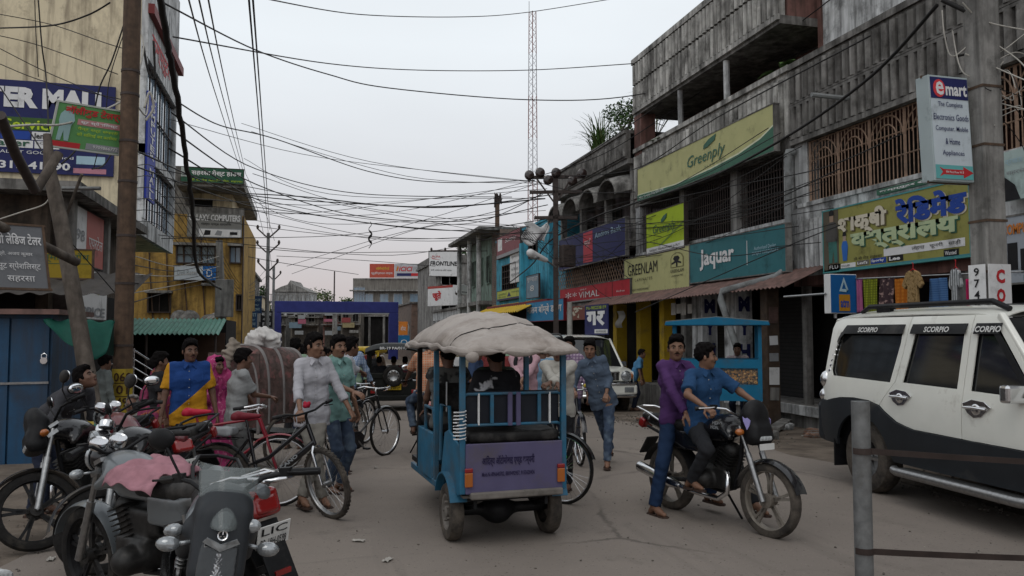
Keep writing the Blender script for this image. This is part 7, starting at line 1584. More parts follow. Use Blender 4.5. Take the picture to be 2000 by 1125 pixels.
m.bb((-.36, -.28, .36), (.36, 2.0, .41)); m.tube([(0, 2.15, .235), (0, 2.0, .7), (0, 1.85, 1.05)], .03, 8); m.build('chassis', BLK, E)
m = MB(); m.bb((-.405, -.40, .44), (.405, -.375, .83)); tg = m.build('tailgate', PURP, E, bevel=.008)
F = Face((-.405, -.402, .44), (1, 0, 0), (0, 0, 1), .81, .39); m = MB(); F.text(m, 'आिदत्य ऑटोमोबाई एण्ड कम्पनी', .16, .53, .70, .76, .004, 0, .025); F.text(m, 'Mob.N:-896640702, 8809492957, 9155620436', .16, .33, .70, .43, .004, 0, .02); m.build('lettering', lm('dark_lilac_ink', (.02, .015, .05)), tg)
m = MB(); m.bb((-.37, -.43, .40), (.40, -.36, .455)); m.build('bumper', DUSTY, E, bevel=.012)
for s in (-1, 1):
    m = MB(); m.bb((s*.385-.032, -.425, .50), (s*.385+.032, -.403, .61), 0); m.bb((s*.385-.032, -.425, .612), (s*.385+.032, -.403, .645), 1); m.build('tail_lamp', [AMB, REDL], E, bevel=.006)
    m = MB(); side = [(-.375, .44), (-.375, .80), (.02, .90), (.16, .86), (.30, .46), (.27, .42)]+[(.0+.28*cos(R(q)), .26+.28*sin(R(q))) for q in range(35, 146, 12)]+[(-.30, .42)]
    m.prism(side, .0, .02, (s*.435-.01, 0, 0), (0, 1, 0), (0, 0, 1)); m.build('side_panel', BLUEP, E, bevel=.006)
    m = MB(); m.grid(lambda u, v: V((s*(.36+.14*v), .29*cos(R(20+140*u)), .26+.29*sin(R(20+140*u)))), 14, 3); m.build('wheel_arch', BLUEP, E, smooth=70, sol=.012)
    m = MB(); m.bb((s*.41, .62, .36), (s*.45, 1.25, .80)); m.bb((s*.1, 1.22, .36), (s*.45, 1.26, .80)); m.bb((s*.41, .5, .34), (s*.45, 1.6, .40)); m.build('foot_box', BLUEP, E, bevel=.01)
    for y, z0_ in ((-.36, .44), (.56, .40), (1.30, .40)): m = MB(); m.bb((s*.425-.022, y-.022, z0_), (s*.425+.022, y+.022, 1.58)); m.build('post', BLUEP if y < 1 else BLK, E, bevel=.004)
    m = MB(); m.tube([(s*.43, .58, .85), (s*.44, .60, 1.02), (s*.44, .95, 1.02), (s*.43, .98, .8)], .016, 6); m.tube([(s*.42, .05, .88), (s*.43, .05, 1.08), (s*.43, .34, 1.08), (s*.43, .36, .6)], .016, 6); m.build('arm_rail', BLUEP, E, smooth=60)
m = MB(); m.bb((-.41, -.34, .40), (.41, 1.3, .42)); m.build('floor', DUSTY, E)
c = SDF(); c.box((0, -.17, .87), (.385, .21, .05), .04); tomesh([c.mesh(.018, fold(.006, .2, 2))]).build('rear_seat', SEATM, E, smooth=180)
c = SDF(); c.box((0, .95, .80), (.38, .2, .055), .04); tomesh([c.mesh(.02)]).build('front_seat', SEATM, E, smooth=180)
m = MB(); m.bb((-.40, -.335, .965), (.40, -.30, 1.235)); m.build('backrest', mat('dark_blue_vinyl', (.012, .014, .02), .55, var=.2, grime=.3, gcol=(.04, .037, .035)), E, bevel=.015)
m = MB()
for z in (.97, 1.215): m.tube([(-.42, -.34, z-.02), (-.38, -.35, z), (.38, -.35, z), (.42, -.34, z-.02)], .012, 8)
for x in (-.18, .22): m.bb((x-.014, -.362, .98), (x+.014, -.342, 1.21))
m.build('backrest_frame', BLUEP, E)
m = MB()
for x in (-.03, .04): m.bb((x-.018, -.366, .96), (x+.018, -.344, 1.225))
m.build('backrest_strap', PURP, E); m = MB()
for x in (-.29, .31): m.bb((x-.006, -.364, .97), (x+.006, -.340, 1.22))
m.build('tie', tW, E)
m = MB(); m.bb((-.40, .70, .98), (-.02, .74, 1.24)); m.build('backrest', SEATM, E, bevel=.02); m = MB()
for x in (-.30, -.15): m.bb((x-.005, .688, .98), (x+.005, .699, 1.25))
m.build('tie', tW, E)
m = MB()
for i in range(8): m.tube([(-.45+.05*cos(q_*.9+i), -.38+.05*sin(q_*.9+i), .86+.03*i+.01*q_*.3) for q_ in range(8)], .005, 4)
m.build('rope', tW, E)
def tarpz(u, v):   # u along (rear to front), v across
    q_ = (v-.5)*2; y = -.60+2.45*u; rnd_ = (1-min(1, abs(u-.5)*2)**5*.10); x = q_*.505*rnd_
    prof_ = float(np.interp(u, [0, .05, .14, .3, .55, .8, 1], [.0, .30, .52, .88, 1., .78, .22])); dome = (1-abs(q_)**2.4)**.75
    z = 1.565+.315*dome*prof_+.03*prof_*(1-dome)
    cr_ = abs(q_-.15+.9*(u-.35)); z += .016*math.exp(-(cr_/.05)**2)*dome-.014*math.exp(-((u-.20-.05*q_)/.018)**2)*dome
    z += .010*sin(8*x+5*y)*dome-.012*math.exp(-((q_+.35-.3*u)/.03)**2)*dome+.010*math.exp(-((q_-.62+.2*u)/.05)**2)*dome+.007*sin(31*x-12*y)*(1-dome)+.005*sin(17*y-9*x+1)+.006*sin(26*x+3*y)*(1-.5*dome)
    return V((x, y, z))
m = MB(); m.grid(tarpz, 60, 48); m.build('tarpaulin_roof', TARP, E, smooth=180, sol=.012)
def skirt(u, v):   # rolled hem round the edge
    t_ = u*4; k = int(t_) % 4; f = t_-int(t_)
    P = {0: (0, f), 1: (f, 1), 2: (1, 1-f), 3: (1-f, 0)}[k]; p = tarpz(*P); a = 2*pi*v; r_ = .024+.010*sin(23*u*3.1)+.006*sin(61*u)+.004*sin(140*u)
    o_ = V((0, -1, 0)) if k == 0 else V((1, 0, 0)) if k == 1 else V((0, 1, 0)) if k == 2 else V((-1, 0, 0))
    return p+o_*(r_*cos(a)*.8)+V((0, 0, -.012+r_*1.1*sin(a)))
m = MB(); m.grid(skirt, 160, 10, 0, True); m.build('tarpaulin_hem', TARP, E, smooth=180)
m = MB(); m.tube([tarpz(.20+.05*(i/20-.5)*2, i/20)+V((0, 0, .010)) for i in range(21)], .006, 5); m.tube([(-.42, -.3, 1.55), (-.4, 1.3, 1.56)], .02, 6); m.tube([(.42, -.3, 1.55), (.4, 1.3, 1.56)], .02, 6); m.build('roof_rope', BLK, E)
m = MB(); m.sphere((-.41, -.60, 1.52), (.055, .05, .05), 10); m.build('tarpaulin_knot', TARP, E, smooth=180)
# ---- the ridden motorcycle in front right
f_, r_ = gnd(1505, 1050), gnd(1322, 997); d_ = (f_-r_).normalized(); MRZ = math.atan2(-d_.x, d_.y); ML = f_-d_*.62
motorcycle('black commuter motorcycle ridden by two men with dusty alloy wheels', ML, MRZ, BLKG, mat('lilac_decal', (.30, .27, .55), .4), steer=.04, front='cowl', mirrors=False, tyre_m=RUBD)
mc = bpy.data.objects['motorcycle']; m = MB(); F = Face((.128, .26, .86), (0, -1, .0), (.12, 0, 1), .20, .085); F = Face((.140, .05, .855), (0, 1, 0), (-.25, 0, 1), .20, .07)
for sx in (1, -1):
    F = Face((sx*.141, .05 if sx > 0 else .25, .85), (0, sx, 0), (-sx*.2, 0, 1), .20, .075); F.text(m, 'HERO', .2, .52, .8, .95, .0, 0, .03); F.text(m, 'HONDA', .12, .02, .88, .45, .0, 0, .03)
m.build('lettering', tGR, mc)
m = MB(); m.box((0, .60, .745), (.16, .012, .05)); m.build('number_plate', PLW, mc)
# ---- parked motorcycles at the left
def bike_at(px, py, lat, dep, **kw):
    f_ = gnd(px, py); d = (RT*lat+FH*dep).normalized(); return f_-d*.62, math.atan2(-d.x, d.y)
l_, z_ = bike_at(75, 1076, -.14, -.99); motorcycle('black parked motorcycle with a big clear headlight beside the blue kiosk', l_, z_, BLKG, None, steer=-.78, front='cowl', lean=.12, rim=BLK, barm=BLK)
l_, z_ = bike_at(205, 1122, -.12, -.99); motorcycle('black parked motorcycle with round chrome gauges between two others', l_, z_, BLKG, None, steer=-.78, front='round', lean=.12, rim=BLK, barm=BLK, fender=mat('dark_mudguard', (.03, .03, .032), .3, coat=.4))
SILV = mat('silver_grey_paint', (.13, .145, .155), .35, .3, var=.08, coat=.4, grime=.3)
# faired bike in the foreground
hc_ = at(370, 1036, 3.36); d = (RT*.36-FH*.93).normalized(); z_ = math.atan2(-d.x, d.y); l_ = hc_-d*.612; l_.z = 0
y_ = motorcycle('silver and black motorcycle with a clear windscreen, closest of all', l_, z_, SILV, None, steer=-.50, front='none', lean=-.15, barm=BLK, mirrors=(1,), fender=mat('pearl_mudguard', (.42, .44, .48), .25, coat=.6), rim=BLK); y0_ = y_
c = SDF(); c.box((0, .50, .80), (.115, .10, .16), .05, Euler((R(16), 0, 0)).to_matrix(), .03); c.ell((0, .42, .95), (.12, .12, .10), None, .05); c.cone((-.10, .40, .84), (-.13, .2, .70), .06, .04, .04); c.cone((.10, .40, .84), (.13, .2, .70), .06, .04, .04)
tomesh([c.mesh(.013)]).build('fairing', mat('matt_graphite', (.028, .031, .035), .5, var=.15, grime=.3, gcol=(.07, .065, .06)), y_, smooth=180)
c = SDF(); c.box((0, .60, .75), (.085, .03, .09), .03, Euler((R(20), 0, 0)).to_matrix()); hl_ = tomesh([c.mesh(.012)]).build('headlight', mat('headlight_glass', (.035, .038, .04), .05, .2, var=.4, sc=60, spec=.9, coat=.8, alpha=.40), y_, smooth=180)
m = MB(); m.grid(lambda u, v: V(((u-.5)*.13*(1-.25*v), .640-.035*(u-.5)**2*8-.03*v+.006*sin(40*u)*sin(25*v), .69+.10*v)), 14, 10); m.build('reflector', CHR, hl_)
m = MB(); m.add([(-.075, .640-.03, .835), (.0, .650-.03, .80), (.075, .640-.03, .835), (.06, .650-.03, .855), (0, .65-.03, .83), (-.06, .650-.03, .855)], [(0, 1, 4, 5), (1, 2, 3, 4)]); m.build('parking_light', LENS, hl_, sol=.008)
m = MB(); m.grid(lambda u, v: V(((v-.5)*2*(.07+.12*u-.06*u*u), .630-.22*u-.09*((v-.5)*2)**2, .885+.23*u)), 12, 12); m.build('windscreen', mat('clear_visor', (.22, .25, .25), .05, var=.05, spec=.6, alpha=.30), y_, smooth=180, sol=.004)
m = MB(); m.grid(lambda u, v: V(((v-.5)*2*(.045+.075*u), .600-.13*u-.05*((v-.5)*2)**2, .875+.12*u)), 8, 8); m.build('nose_panel', mat('smoked_panel', (.03, .034, .037), .3, coat=.3), y_, smooth=180, sol=.006)
m = MB(); m.lathe([(.016, 0), (.021, .002), (.021, -.002)], (0, .612, .865), (0, 1, .3), 20); 
for i in range(3): a = i*2.094+pi/2; m.beam((.004*cos(a), .615, .865+.004*sin(a)), (.017*cos(a), .613, .865+.017*sin(a)), .004, .004)
m.build('emblem', CHR, y_)
for s in (-1, 1): m = MB(); m.tube([(s*.10, .46, .80), (s*.17, .48, .79)], .01, 6); m.sphere((s*.205, .49, .79), (.05, .035, .032), 12); m.build('indicator', LENS, y_, smooth=180)
# bike with the white plate, tail to the viewer
tl_ = at(528, 962, 4.3); d = (-RT*.84+FH*.54).normalized(); z_ = math.atan2(-d.x, d.y); l_ = tl_+d*1.0; l_.z = 0
t_ = motorcycle('grey motorcycle showing its white number plate and chrome grab rail', l_, z_, SILV, None, front='round', lean=-.06, rim=BLK, mirrors=False, barm=BLK)
c = SDF(); c.box((0, -.96, .80), (.10, .07, .075), .03, Euler((R(-18), 0, 0)).to_matrix()); tomesh([c.mesh(.013)]).build('brake_light', REDL, t_, smooth=180)
plate(t_, (0, -1.065, .60), (1, 0, 0), (0, -.22, 1), .21, .12, ['LIC', 'BR-19H-0598'])
m = MB(); m.beam((0, -1.0, .72), (0, -1.16, .42), .17, .015); m.build('plate_mount', BLK, t_, bevel=.006); m = MB(); m.box((0, -1.13, .47), (.10, .03, .04)); m.build('reflector', REDL, t_)
m = MB()
for s in (-1, 1): m.tube([(s*.10, -.72, .90), (s*.11, -.9, .955), (s*.07, -1.16, .96), (0, -1.18, .96)], .012, 8)
for y in (-.95, -1.05, -1.12): m.tube([(-.10, y, .955), (.10, y, .955)], .008, 6)
m.build('luggage_rack', CHR, t_, smooth=60)
Mt = t_.matrix_basis; o_ = MB()
def pk(u, v):
    x = (v-.5)*2*.26; z = .905+.035*sin(pi*u)-.30*max(0, abs(x)-.11)-.9*max(0, abs(x)-.16)**1.0*.5+.012*sin(17*u+8*v)+.008*sin(31*v+5*u); return Mt @ V((x*(.75+.2*sin(3*u)), -.32+.46*u+.03*sin(9*v), z+.03*u))
o_.grid(pk, 24, 24); tag(o_.build('scarf', mat('pink_gauze', (.36, .18, .21), .9, var=.2, sc=14, alpha=.86), smooth=180, sol=.005), 'thin pink scarf thrown over a motorcycle seat', 'scarf')
tl_ = at(368, 868, 6.5); d = (-RT*.75+FH*.66).normalized(); z_ = math.atan2(-d.x, d.y); l_ = tl_+d*1.0; l_.z = 0
t_ = motorcycle('red tanked parked motorcycle squeezed behind the grey one', l_, z_, mat('maroon_tank', (.10, .012, .016), .3, coat=.4, grime=.4), None, front='round', lean=-.06, rim=BLK, barm=BLK); plate(t_, (0, -1.03, .60), (1, 0, 0), (0, -.25, 1), .2, .10, ['BR19'])
# ---- bicycles
f_ = gnd(637, 1016); d = V((.92, -.39, 0)).normalized(); l_ = f_-d*.56; BV = l_.copy(); BVZ = math.atan2(-d.x, d.y)
bv = bicycle('black mountain bicycle with a white frame name held by the boy', l_, BVZ, BLKG, steer=-.62, style='mtb', seatcol=mat('dark_red_vinyl', (.13, .012, .02), .5), tyre_m=RUBD)
m = MB(); a0_, a1_ = V((0, -.02, .345)), V((0, .36, .64)); dx = (a1_-a0_).normalized()
for s in (1, -1):
    F = Face((a0_ if s > 0 else a1_)+V((s*.034, 0, 0))-V((0, -dx.z, dx.y))*.022, dx*s, V((0, -dx.z, dx.y)), .46, .044); F.text(m, 'VOLCANO', .1, .1, .85, .9, .0, 0, .04)
m.build('lettering', tGR, bv); m = MB()
for i in range(7): a = i*.9; m.sphere((.02*cos(a), .36+.02*sin(a), 1.03+.01*(i % 3)), (.018, .018, .022), 8)
m.sphere((0, .36, 1.045), .02, 8); tag(m.build('plastic_rose', lm('rose_red', (.30, .01, .03)), bv, smooth=180), None, None)
c = SDF(); c.box((0, -.48, .77), (.08, .14, .025), .02); c.box((0, -.46, .80), (.07, .12, .02), .015); tomesh([c.mesh(.014, fold(.004, .08, 4))]).build('padded_cushion', tGR, bv, smooth=180)
l_ = GPT(432, 7.9); bicycle('red bicycle with a bright red saddle behind the grey motorcycle', l_, face(97), mat('bike_red', (.22, .010, .022), .35, grime=.3), steer=.1, seatcol=mat('red_saddle', (.38, .012, .035), .45), lean=-.05)
f_ = gnd(752, 890); d = (RT*.55+FH*.83).normalized(); l_ = f_-d*.56; B2Z = math.atan2(-d.x, d.y); B2 = l_.copy()
bicycle('old black roadster bicycle pushed by the man with rolled white sleeves', l_, B2Z, BLKG, steer=.1)
CYL = GPT(686, 12.6); CYZ = face(165); bicycle('black bicycle ridden by the man in the light blue checked shirt', CYL, CYZ, BLKG)
f_ = gnd(1100, 984); d = (RT*.55-FH*.62).normalized(); l_ = f_-d*.56; BGZ = math.atan2(-d.x, d.y); BG = l_.copy()
b_ = bicycle('black bicycle with lime green fork held by the man in the cream sweater', l_, BGZ, BLKG, steer=.25)
m = MB(); m.tube([(.07, .47, .66), (.07, .52, .44)], .018, 8); m.tube([(-.07, .47, .66), (-.07, .52, .44)], .018, 8); m.build('fork_cover', lm('neon_green', (.10, .55, .02)), b_)
f_ = gnd(1132, 910); d = (RT*.12-FH*.99).normalized(); l_ = f_-d*.56; BHZ = math.atan2(-d.x, d.y); BH = l_.copy()
b_ = bicycle('black bicycle facing the viewer, held by the boy in denim', l_, BHZ, BLKG, steer=0)
m = MB(); m.sphere((-.12, .44, 1.02), (.04, .03, .03), 10); m.build('yellow_bell', tY, b_, smooth=180)
# ---- black three-wheel taxi seen from behind
P_ = gnd(768, 804); TX = thing('three_wheel_taxi', 'black shared taxi seen from behind with its spare wheel', 'taxi', P_, cyaw(-8))
TB = mat('taxi_black', (.008, .009, .008), .55, var=.15, grime=.3, gcol=(.035, .032, .028))
m = MB(); m.bb((-.66, 0, .30), (.66, 2.4, .88)); m.bb((-.66, -.02, .84), (.66, .03, 1.0)); m.bb((-.68, -.06, .28), (.68, .0, .42)); m.build('body', TB, TX, bevel=.05)
m = MB(); m.grid(lambda u, v: V(((v-.5)*2*.72, -.15+2.6*u, 1.60+.12*(1-abs((v-.5)*2)**3)-.10*(1-min(1, u/.08)))), 12, 14); m.build('canopy', TB, TX, smooth=60, sol=.05)
for s in (-1, 1):
    for y in (.03, 1.2, 2.35): m = MB(); m.bb((s*.66-.025, y-.025, .9), (s*.66+.025, y+.025, 1.62)); m.build('post', TB, TX)
    m = MB(); tyre(m, (s*.55, .35, .25), (1, 0, 0), .25, .13, 0, 28); m.lathe([(.16, -.03), (.16, .03)], (s*.55, .35, .25), (1, 0, 0), 20); m.build('rear_wheel', RUB, TX, smooth=40)
    m = MB(); m.box((s*.52, -.065, .52), (.12, .02, .09)); m.build('tail_lamp', REDL, TX, bevel=.01)
m = MB(); tyre(m, (0, -.12, .92), (0, 1, 0), .27, .14, 0, 32); sw = m.build('spare_wheel', RUB, TX, smooth=40)
m = MB(); m.lathe([(.19, -.02), (.17, .03), (.12, .05), (.06, .02), (0, .02)], (0, -.13, .92), (0, -1, 0), 28)
m.build('rim', STEEL, sw, smooth=40); m = MB()
for i in range(10): a = i*.628; m.cyl((.13*cos(a), -.185, .92+.13*sin(a)), (.13*cos(a), -.16, .92+.13*sin(a)), .018, 8)
m.build('rim_hole', INK, sw)
plate(TX, (.02, -.075, .56), (1, 0, 0), (0, 0, 1), .36, .17, ['BR 19', 'PA 0117'], lm('plate_yellow', (.5, .34, .02)))
F = Face((-.35, -.21, 1.60), (1, 0, 0), (0, 0, 1), .7, .07); m = MB(); F.text(m, 'BR-19 PA/0117', 0, 0, 1, 1, .0, 0, .03); F2 = Face((-.05, -.063, .72), (1, 0, 0), (0, 0, 1), .3, .06); F2.text(m, 'Mahindra', .1, 0, .9, 1, 0, 0, .03); m.build('lettering', tW, TX)
m = MB(); m.sphere((.86, .1, 1.06), (.12, .03, .08), 14); m.tube([(.86, .1, 1.06), (.70, .1, 1.1)], .012, 6); m.build('mirror', MIRR, TX, smooth=180)
# ---- yellow topped auto rickshaw further off
P_ = GPT(702, 27); AU = thing('auto_rickshaw', 'small auto rickshaw with a yellow roof in the far traffic', 'rickshaw', P_, cyaw(0)); AY = lm('auto_yellow', (.50, .34, .03))
m = MB(); m.bb((-.62, 0, .3), (.62, 1.9, .85)); m.build('body', lm('auto_dark', (.03, .04, .03)), AU, bevel=.06)
c = SDF(); c.box((0, .95, 1.62), (.66, 1.0, .12), .10); tomesh([c.mesh(.05)]).build('roof', AY, AU, smooth=180)
for s in (-1, 1): 
    m = MB(); m.bb((s*.62-.04, 0, .85), (s*.62+.04, .08, 1.6)); m.build('post', AY, AU)
    m = MB(); tyre(m, (s*.5, .4, .22), (1, 0, 0), .22, .11, 0, 20); m.build('rear_wheel', RUB, AU)
# ---- cycle rickshaw with patterned hood
P_ = GPT(508, 10.4); CR = thing('cycle_rickshaw', 'cycle rickshaw with a dark red patterned hood and grey ribs', 'rickshaw', P_, face(150))
HM = mat('hood_print', (.085, .055, .048), .6, var=.45, sc=12, grime=.8, gcol=(.085, .075, .07), gsc=5, pattern=blotch((.19, .075, .07), 10, .52, .60, 5), bump=.5, bsc=22); RIB = mat('hood_rib_grey', (.20, .185, .18), .7, grime=.4)
def prof(v):
    t = pi*v; cx, sx = cos(t), sin(t); return (-.45*math.copysign(abs(cx)**.55, cx), .60+.96*abs(sx)**.50)
def hood(u, v):
    x, z = prof(v); return V((x, -.42+.82*u, z-.10*(1-min(1, u/.18))**2-.22*max(0, u-.6)**1.5))
m = MB(); m.grid(hood, 14, 50); m.build('hood', HM, CR, smooth=60, sol=.02)
m = MB(); m.grid(lambda u, v: V(((v-.5)*.92, -.42-.02*sin(pi*v), .58+.90*u)), 12, 12); m.build('hood_back', HM, CR, smooth=60, sol=.015)
for u in (0, .2, .5, .98): m = MB(); m.tube([hood(u, v/40)+V((0, 0, .015)) for v in range(41)], .022, 6); m.build('hood_rib', RIB, CR, smooth=60)
c = SDF(); c.box((0, -.1, .74), (.42, .28, .10), .05); c.box((0, -.34, .90), (.42, .06, .28), .05, None, .03); tomesh([c.mesh(.025)]).build('seat', HM, CR, smooth=180)
for s in (-1, 1):
    wheel(CR, 'rear_wheel', 0, .36, .04, 'wire', RUBD, STEEL, x=s*.48, spokes=24)
m = MB(); m.tube([(-.5, 0, .36), (.5, 0, .36)], .02, 6); m.tube([(0, 0, .36), (0, .9, .32), (0, 1.55, .78)], .02, 6); m.tube([(0, .75, .35), (0, .65, .85)], .018, 6); m.tube([(-.25, 1.4, .98), (0, 1.6, .95), (.25, 1.4, .98)], .014, 6); m.bb((-.4, .1, .42), (.4, .5, .46)); m.build('frame', BLK, CR)
wheel(CR, 'front_wheel', 1.78, .34, .036, 'wire', RUBD, STEEL, spokes=24)
p_ = at(513, 662, 10.3); c = SDF(); c.ell(p_, (.19, .17, .15), None, .05); c.ell(p_+V((-.10, 0, -.05)), (.12, .12, .10), None, .05); c.ell(p_+V((.12, 0, -.03)), (.11, .12, .11), None, .05); c.cone(p_+V((0, -.15, 0)), p_+V((.03, -.22, .03)), .05, .03, .04)
tag(tomesh([c.mesh(.014, fold(.016, .10, 8))]).build('sack', mat('white_sack', (.50, .48, .46), .8, var=.1, bump=.4, bsc=20, grime=.3), smooth=180), 'knotted white sack riding on top of the rickshaw hood', 'sack')
a_ = at(452, 672, 10.1); c = SDF(); c.chain([at(470, 690, 10.0), at(455, 672, 10.0), at(447, 690, 9.9), at(437, 722, 9.8)], [.05, .06, .065, .05], .03); tag(tomesh([c.mesh(.013, fold(.014, .07, 5))]).build('cloth_bundle', mat('beige_rag', (.20, .17, .14), .9, var=.15), smooth=180), 'beige rag slung over the corner of the rickshaw hood', 'cloth')
# ---- snack cart
P_ = GPT(1398, 14.4); FC = thing('snack_cart', 'bright blue snack cart with a flat canopy and golden puffs behind glass', 'cart', P_, cyaw(13)); CB = mat('cart_blue', (.010, .135, .25), .5, var=.12, grime=.4, gcol=(.05, .07, .09)); base = -P_.z*0
m = MB(); m.bb((-.75, -.45, .62), (.75, .45, .78)); m.bb((-.75, -.45, .78), (.75, -.42, .90)); m.bb((-.75, -.45, 1.27), (.75, .45, 1.33)); m.bb((-.75, .40, .78), (.75, .45, 1.27)); m.bb((-.75, -.449, .90), (-.05, -.42, 1.27)); m.bb((.68, -.449, .90), (.75, -.42, 1.27)); m.bb((-.75, -.42, .78), (-.72, .40, 1.27)); m.bb((.72, -.42, .78), (.75, .40, 1.27)); m.bb((-.05, -.449, 1.18), (.68, -.42, 1.27)); m.build('body', CB, FC)
for x in (-.72, .72):
    for y in (-.42, .42): m = MB(); m.bb((x-.03, y-.03, 1.33), (x+.03, y+.03, 1.92)); m.build('post', CB, FC)
m = MB(); m.prism([(-.88, 1.92), (.88, 1.92), (.86, 1.98), (0, 2.06), (-.86, 1.98)], -.60, .60, (0, 0, 0), (1, 0, 0), (0, 0, 1), 0, (0, 1, 0)); m.build('canopy', CB, FC, bevel=.01)
m = MB(); m.add([(-.86, -.59, 1.990), (0, -.59, 2.068), (0, .59, 2.068), (-.86, .59, 1.990)], [(0, 1, 2, 3)]); m.add([(.86, -.59, 1.990), (0, -.59, 2.068), (0, .59, 2.068), (.86, .59, 1.990)], [(3, 2, 1, 0)]); m.build('canopy_cloth', mat('pale_cart_cloth', (.30, .34, .34), .8), FC, sol=.006)
m = MB(); m.bb((-.05, -.44, .90), (.68, -.436, 1.18)); m.build('glass', mat('cart_glass', (.3, .3, .3), .05, alpha=.12), FC)
PUF = [mat('golden_puff', (.42, .20, .045), .6, var=.3, sc=20), mat('pale_puff', (.50, .28, .09), .6, var=.3, sc=20)]
m = MB(); rp = random.Random(4)
for i in range(230): m.sphere((-.03+.69*rp.random(), -.41+.10*rp.random(), .93+.20*rp.random()), .026, 7, i % 2)
po = m.build('puffs', PUF, FC, smooth=180); po['kind'] = 'stuff'
for s in (-1, 1):
    for y in (-.3, .3): wheel(FC, 'wheel', y, .30, .035, 'wire', RUBD, STEEL, x=s*.55, spokes=18)
m = MB()
for y in (-.3, .3): m.tube([(-.6, y, .30), (.6, y, .30)], .02, 6)
for x in (-.5, .5): m.bb((x-.03, -.4, .32), (x+.03, .4, .62))
m.build('axle', BLK, FC)
# ---- motorcycle under the man in orange
OML = GPT(838, 11.8); OMZ = cyaw(-8); motorcycle('dark motorcycle ridden away by the man in the orange checked shirt', OML, OMZ, BLKG, None, front='round')
# ================================================================ PEOPLE
shw = cloth('white_shirt', (.36, .355, .38)); kh = cloth('khaki_grey', (.22, .205, .18)); jeans = cloth('blue_jeans', (.045, .065, .105), pattern=blotch((.10, .135, .18), 7, .5, .7)); dkj = cloth('dark_jeans', (.016, .026, .055)); blk = cloth('black_cotton', (.014, .014, .016)); navy = cloth('navy_cotton', (.02, .025, .045))
def bl(L_, Z_, p): return L_+rz(Z_) @ V(p)
# boy in white with the mountain bike
gl = BV+rz(BVZ) @ (Matrix.Translation(V((0, .40, .80))) @ Matrix.Rotation(-.62, 4, V((0, -.33, .94)).normalized()) @ Matrix.Translation(-V((0, .40, .80))) @ V((.28, .33, 1.015)))
gr_ = BV+rz(BVZ) @ (Matrix.Translation(V((0, .40, .80))) @ Matrix.Rotation(-.62, 4, V((0, -.33, .94)).normalized()) @ Matrix.Translation(-V((0, .40, .80))) @ V((-.28, .33, 1.015)))
P_ = gnd(608, 986); yw = face(38)
person('slim boy in a white shirt and khaki trousers standing over a bicycle', P_, yw, 1.68, 0, res=.0105, shirt=shw, sleeve=.78, hem=-.13, trousers=kh, hands=(gr_+V((-.02, .05, .03)) if False else gl+V((0, .04, .035)), gr_+V((0, .05, .03))) if False else (bl(P_, yw, (-.30, .22, .93)), bl(P_, yw, (.26, .30, .96))), curl=(1.0, .9), head=(.45, -.02), feet=(gnd(590, 998), gnd(632, 990)), handn=(V((-.2, .3, 1)), V((.2, .3, 1))), build=.92)
P_ = gnd(655, 962); person('man in a mint green shirt and jeans behind the boy in white', P_, face(62), 1.66, 0, res=.0125, shirt=cloth('mint_shirt', (.17, .30, .28)), sleeve=.45, hem=-.14, trousers=jeans, hands=(None, at(690, 765, 8.3)), curl=(.5, .4), head=(-.3, 0), moustache=True)
P_ = GPT(664, 9.9); person('man with rolled white sleeves leaning on a bicycle bar', P_, face(100), 1.66, 1, res=.014, lean=.2, shirt=cloth('white_check', (.40, .41, .44)), sleeve=.75, hem=-.1, trousers=navy, hands=(bl(B2, B2Z, (-.24, .28, 1.0)), bl(B2, B2Z, (.26, .22, 1.0))), curl=(1, 1), head=(.5, .1))
def rider(label, L_, Z_, H, skin, shirt, trousers, pel, hands, feet, **kw):
    return person(label, L_, Z_, H, skin, shirt=shirt, trousers=trousers, pel=pel, hands=[None if h is None else bl(L_, Z_, h) for h in hands], feet=[bl(L_, Z_, f) for f in feet], seat=True, **kw)
rider('cyclist seen from behind in a light blue checked shirt', CYL, CYZ, 1.66, 1, cloth('blue_check', (.36, .42, .50), pattern=stripes((.12, .18, .30), (0, 2), 40)), blk, (0, -.22, 1.00), ((-.25, .24, .98), (.25, .24, .98)), ((-.14, .06, .40), (.14, -.16, .22)), sleeve=.9, hem=-.10, lean=.45, res=.014, curl=(1.1, 1.1), face=False)
# the two men on the motorcycle
rider('motorcycle driver in a royal blue polo shirt looking sideways', ML, MRZ, 1.60, 0, cloth('royal_polo', (.016, .052, .125)), cloth('charcoal_trousers', (.020, .021, .024)), (0, -.18, .85), ((-.31, .205, 1.055), (.31, .205, 1.055)), ((-.26, .30, .0), (.235, -.06, .30)), sleeve=.40, hem=-.09, lean=.06, res=.0105, curl=(1.15, 1.15), head=(.85, .0), moustache=True, knee=(V((-.5, 1, .2)), V((.35, 1, .25))), elbow=(V((-.9, -.6, -.3)), V((.9, -.6, -.3))), build=1.03, handn=(V((-.2, .2, 1)), V((.2, .2, 1))))
rider('motorcycle passenger in a purple long sleeved shirt and tight jeans', ML, MRZ, 1.68, 0, cloth('purple_shirt', (.070, .028, .105)), cloth('indigo_jeans', (.012, .028, .068)), (0, -.54, .885), ((-.15, -.16, .92), (.17, -.20, .95)), ((-.26, -.35, .08), (.33, -.46, .0)), sleeve=.985, hem=-.09, lean=-.02, res=.0105, curl=(.6, .5), head=(-.62, .02), moustache=True, knee=(V((-.6, 1, .1)), V((.55, .8, .1))), elbow=(V((-.8, -.5, -.4)), V((1, -.3, -.4))), build=.97)
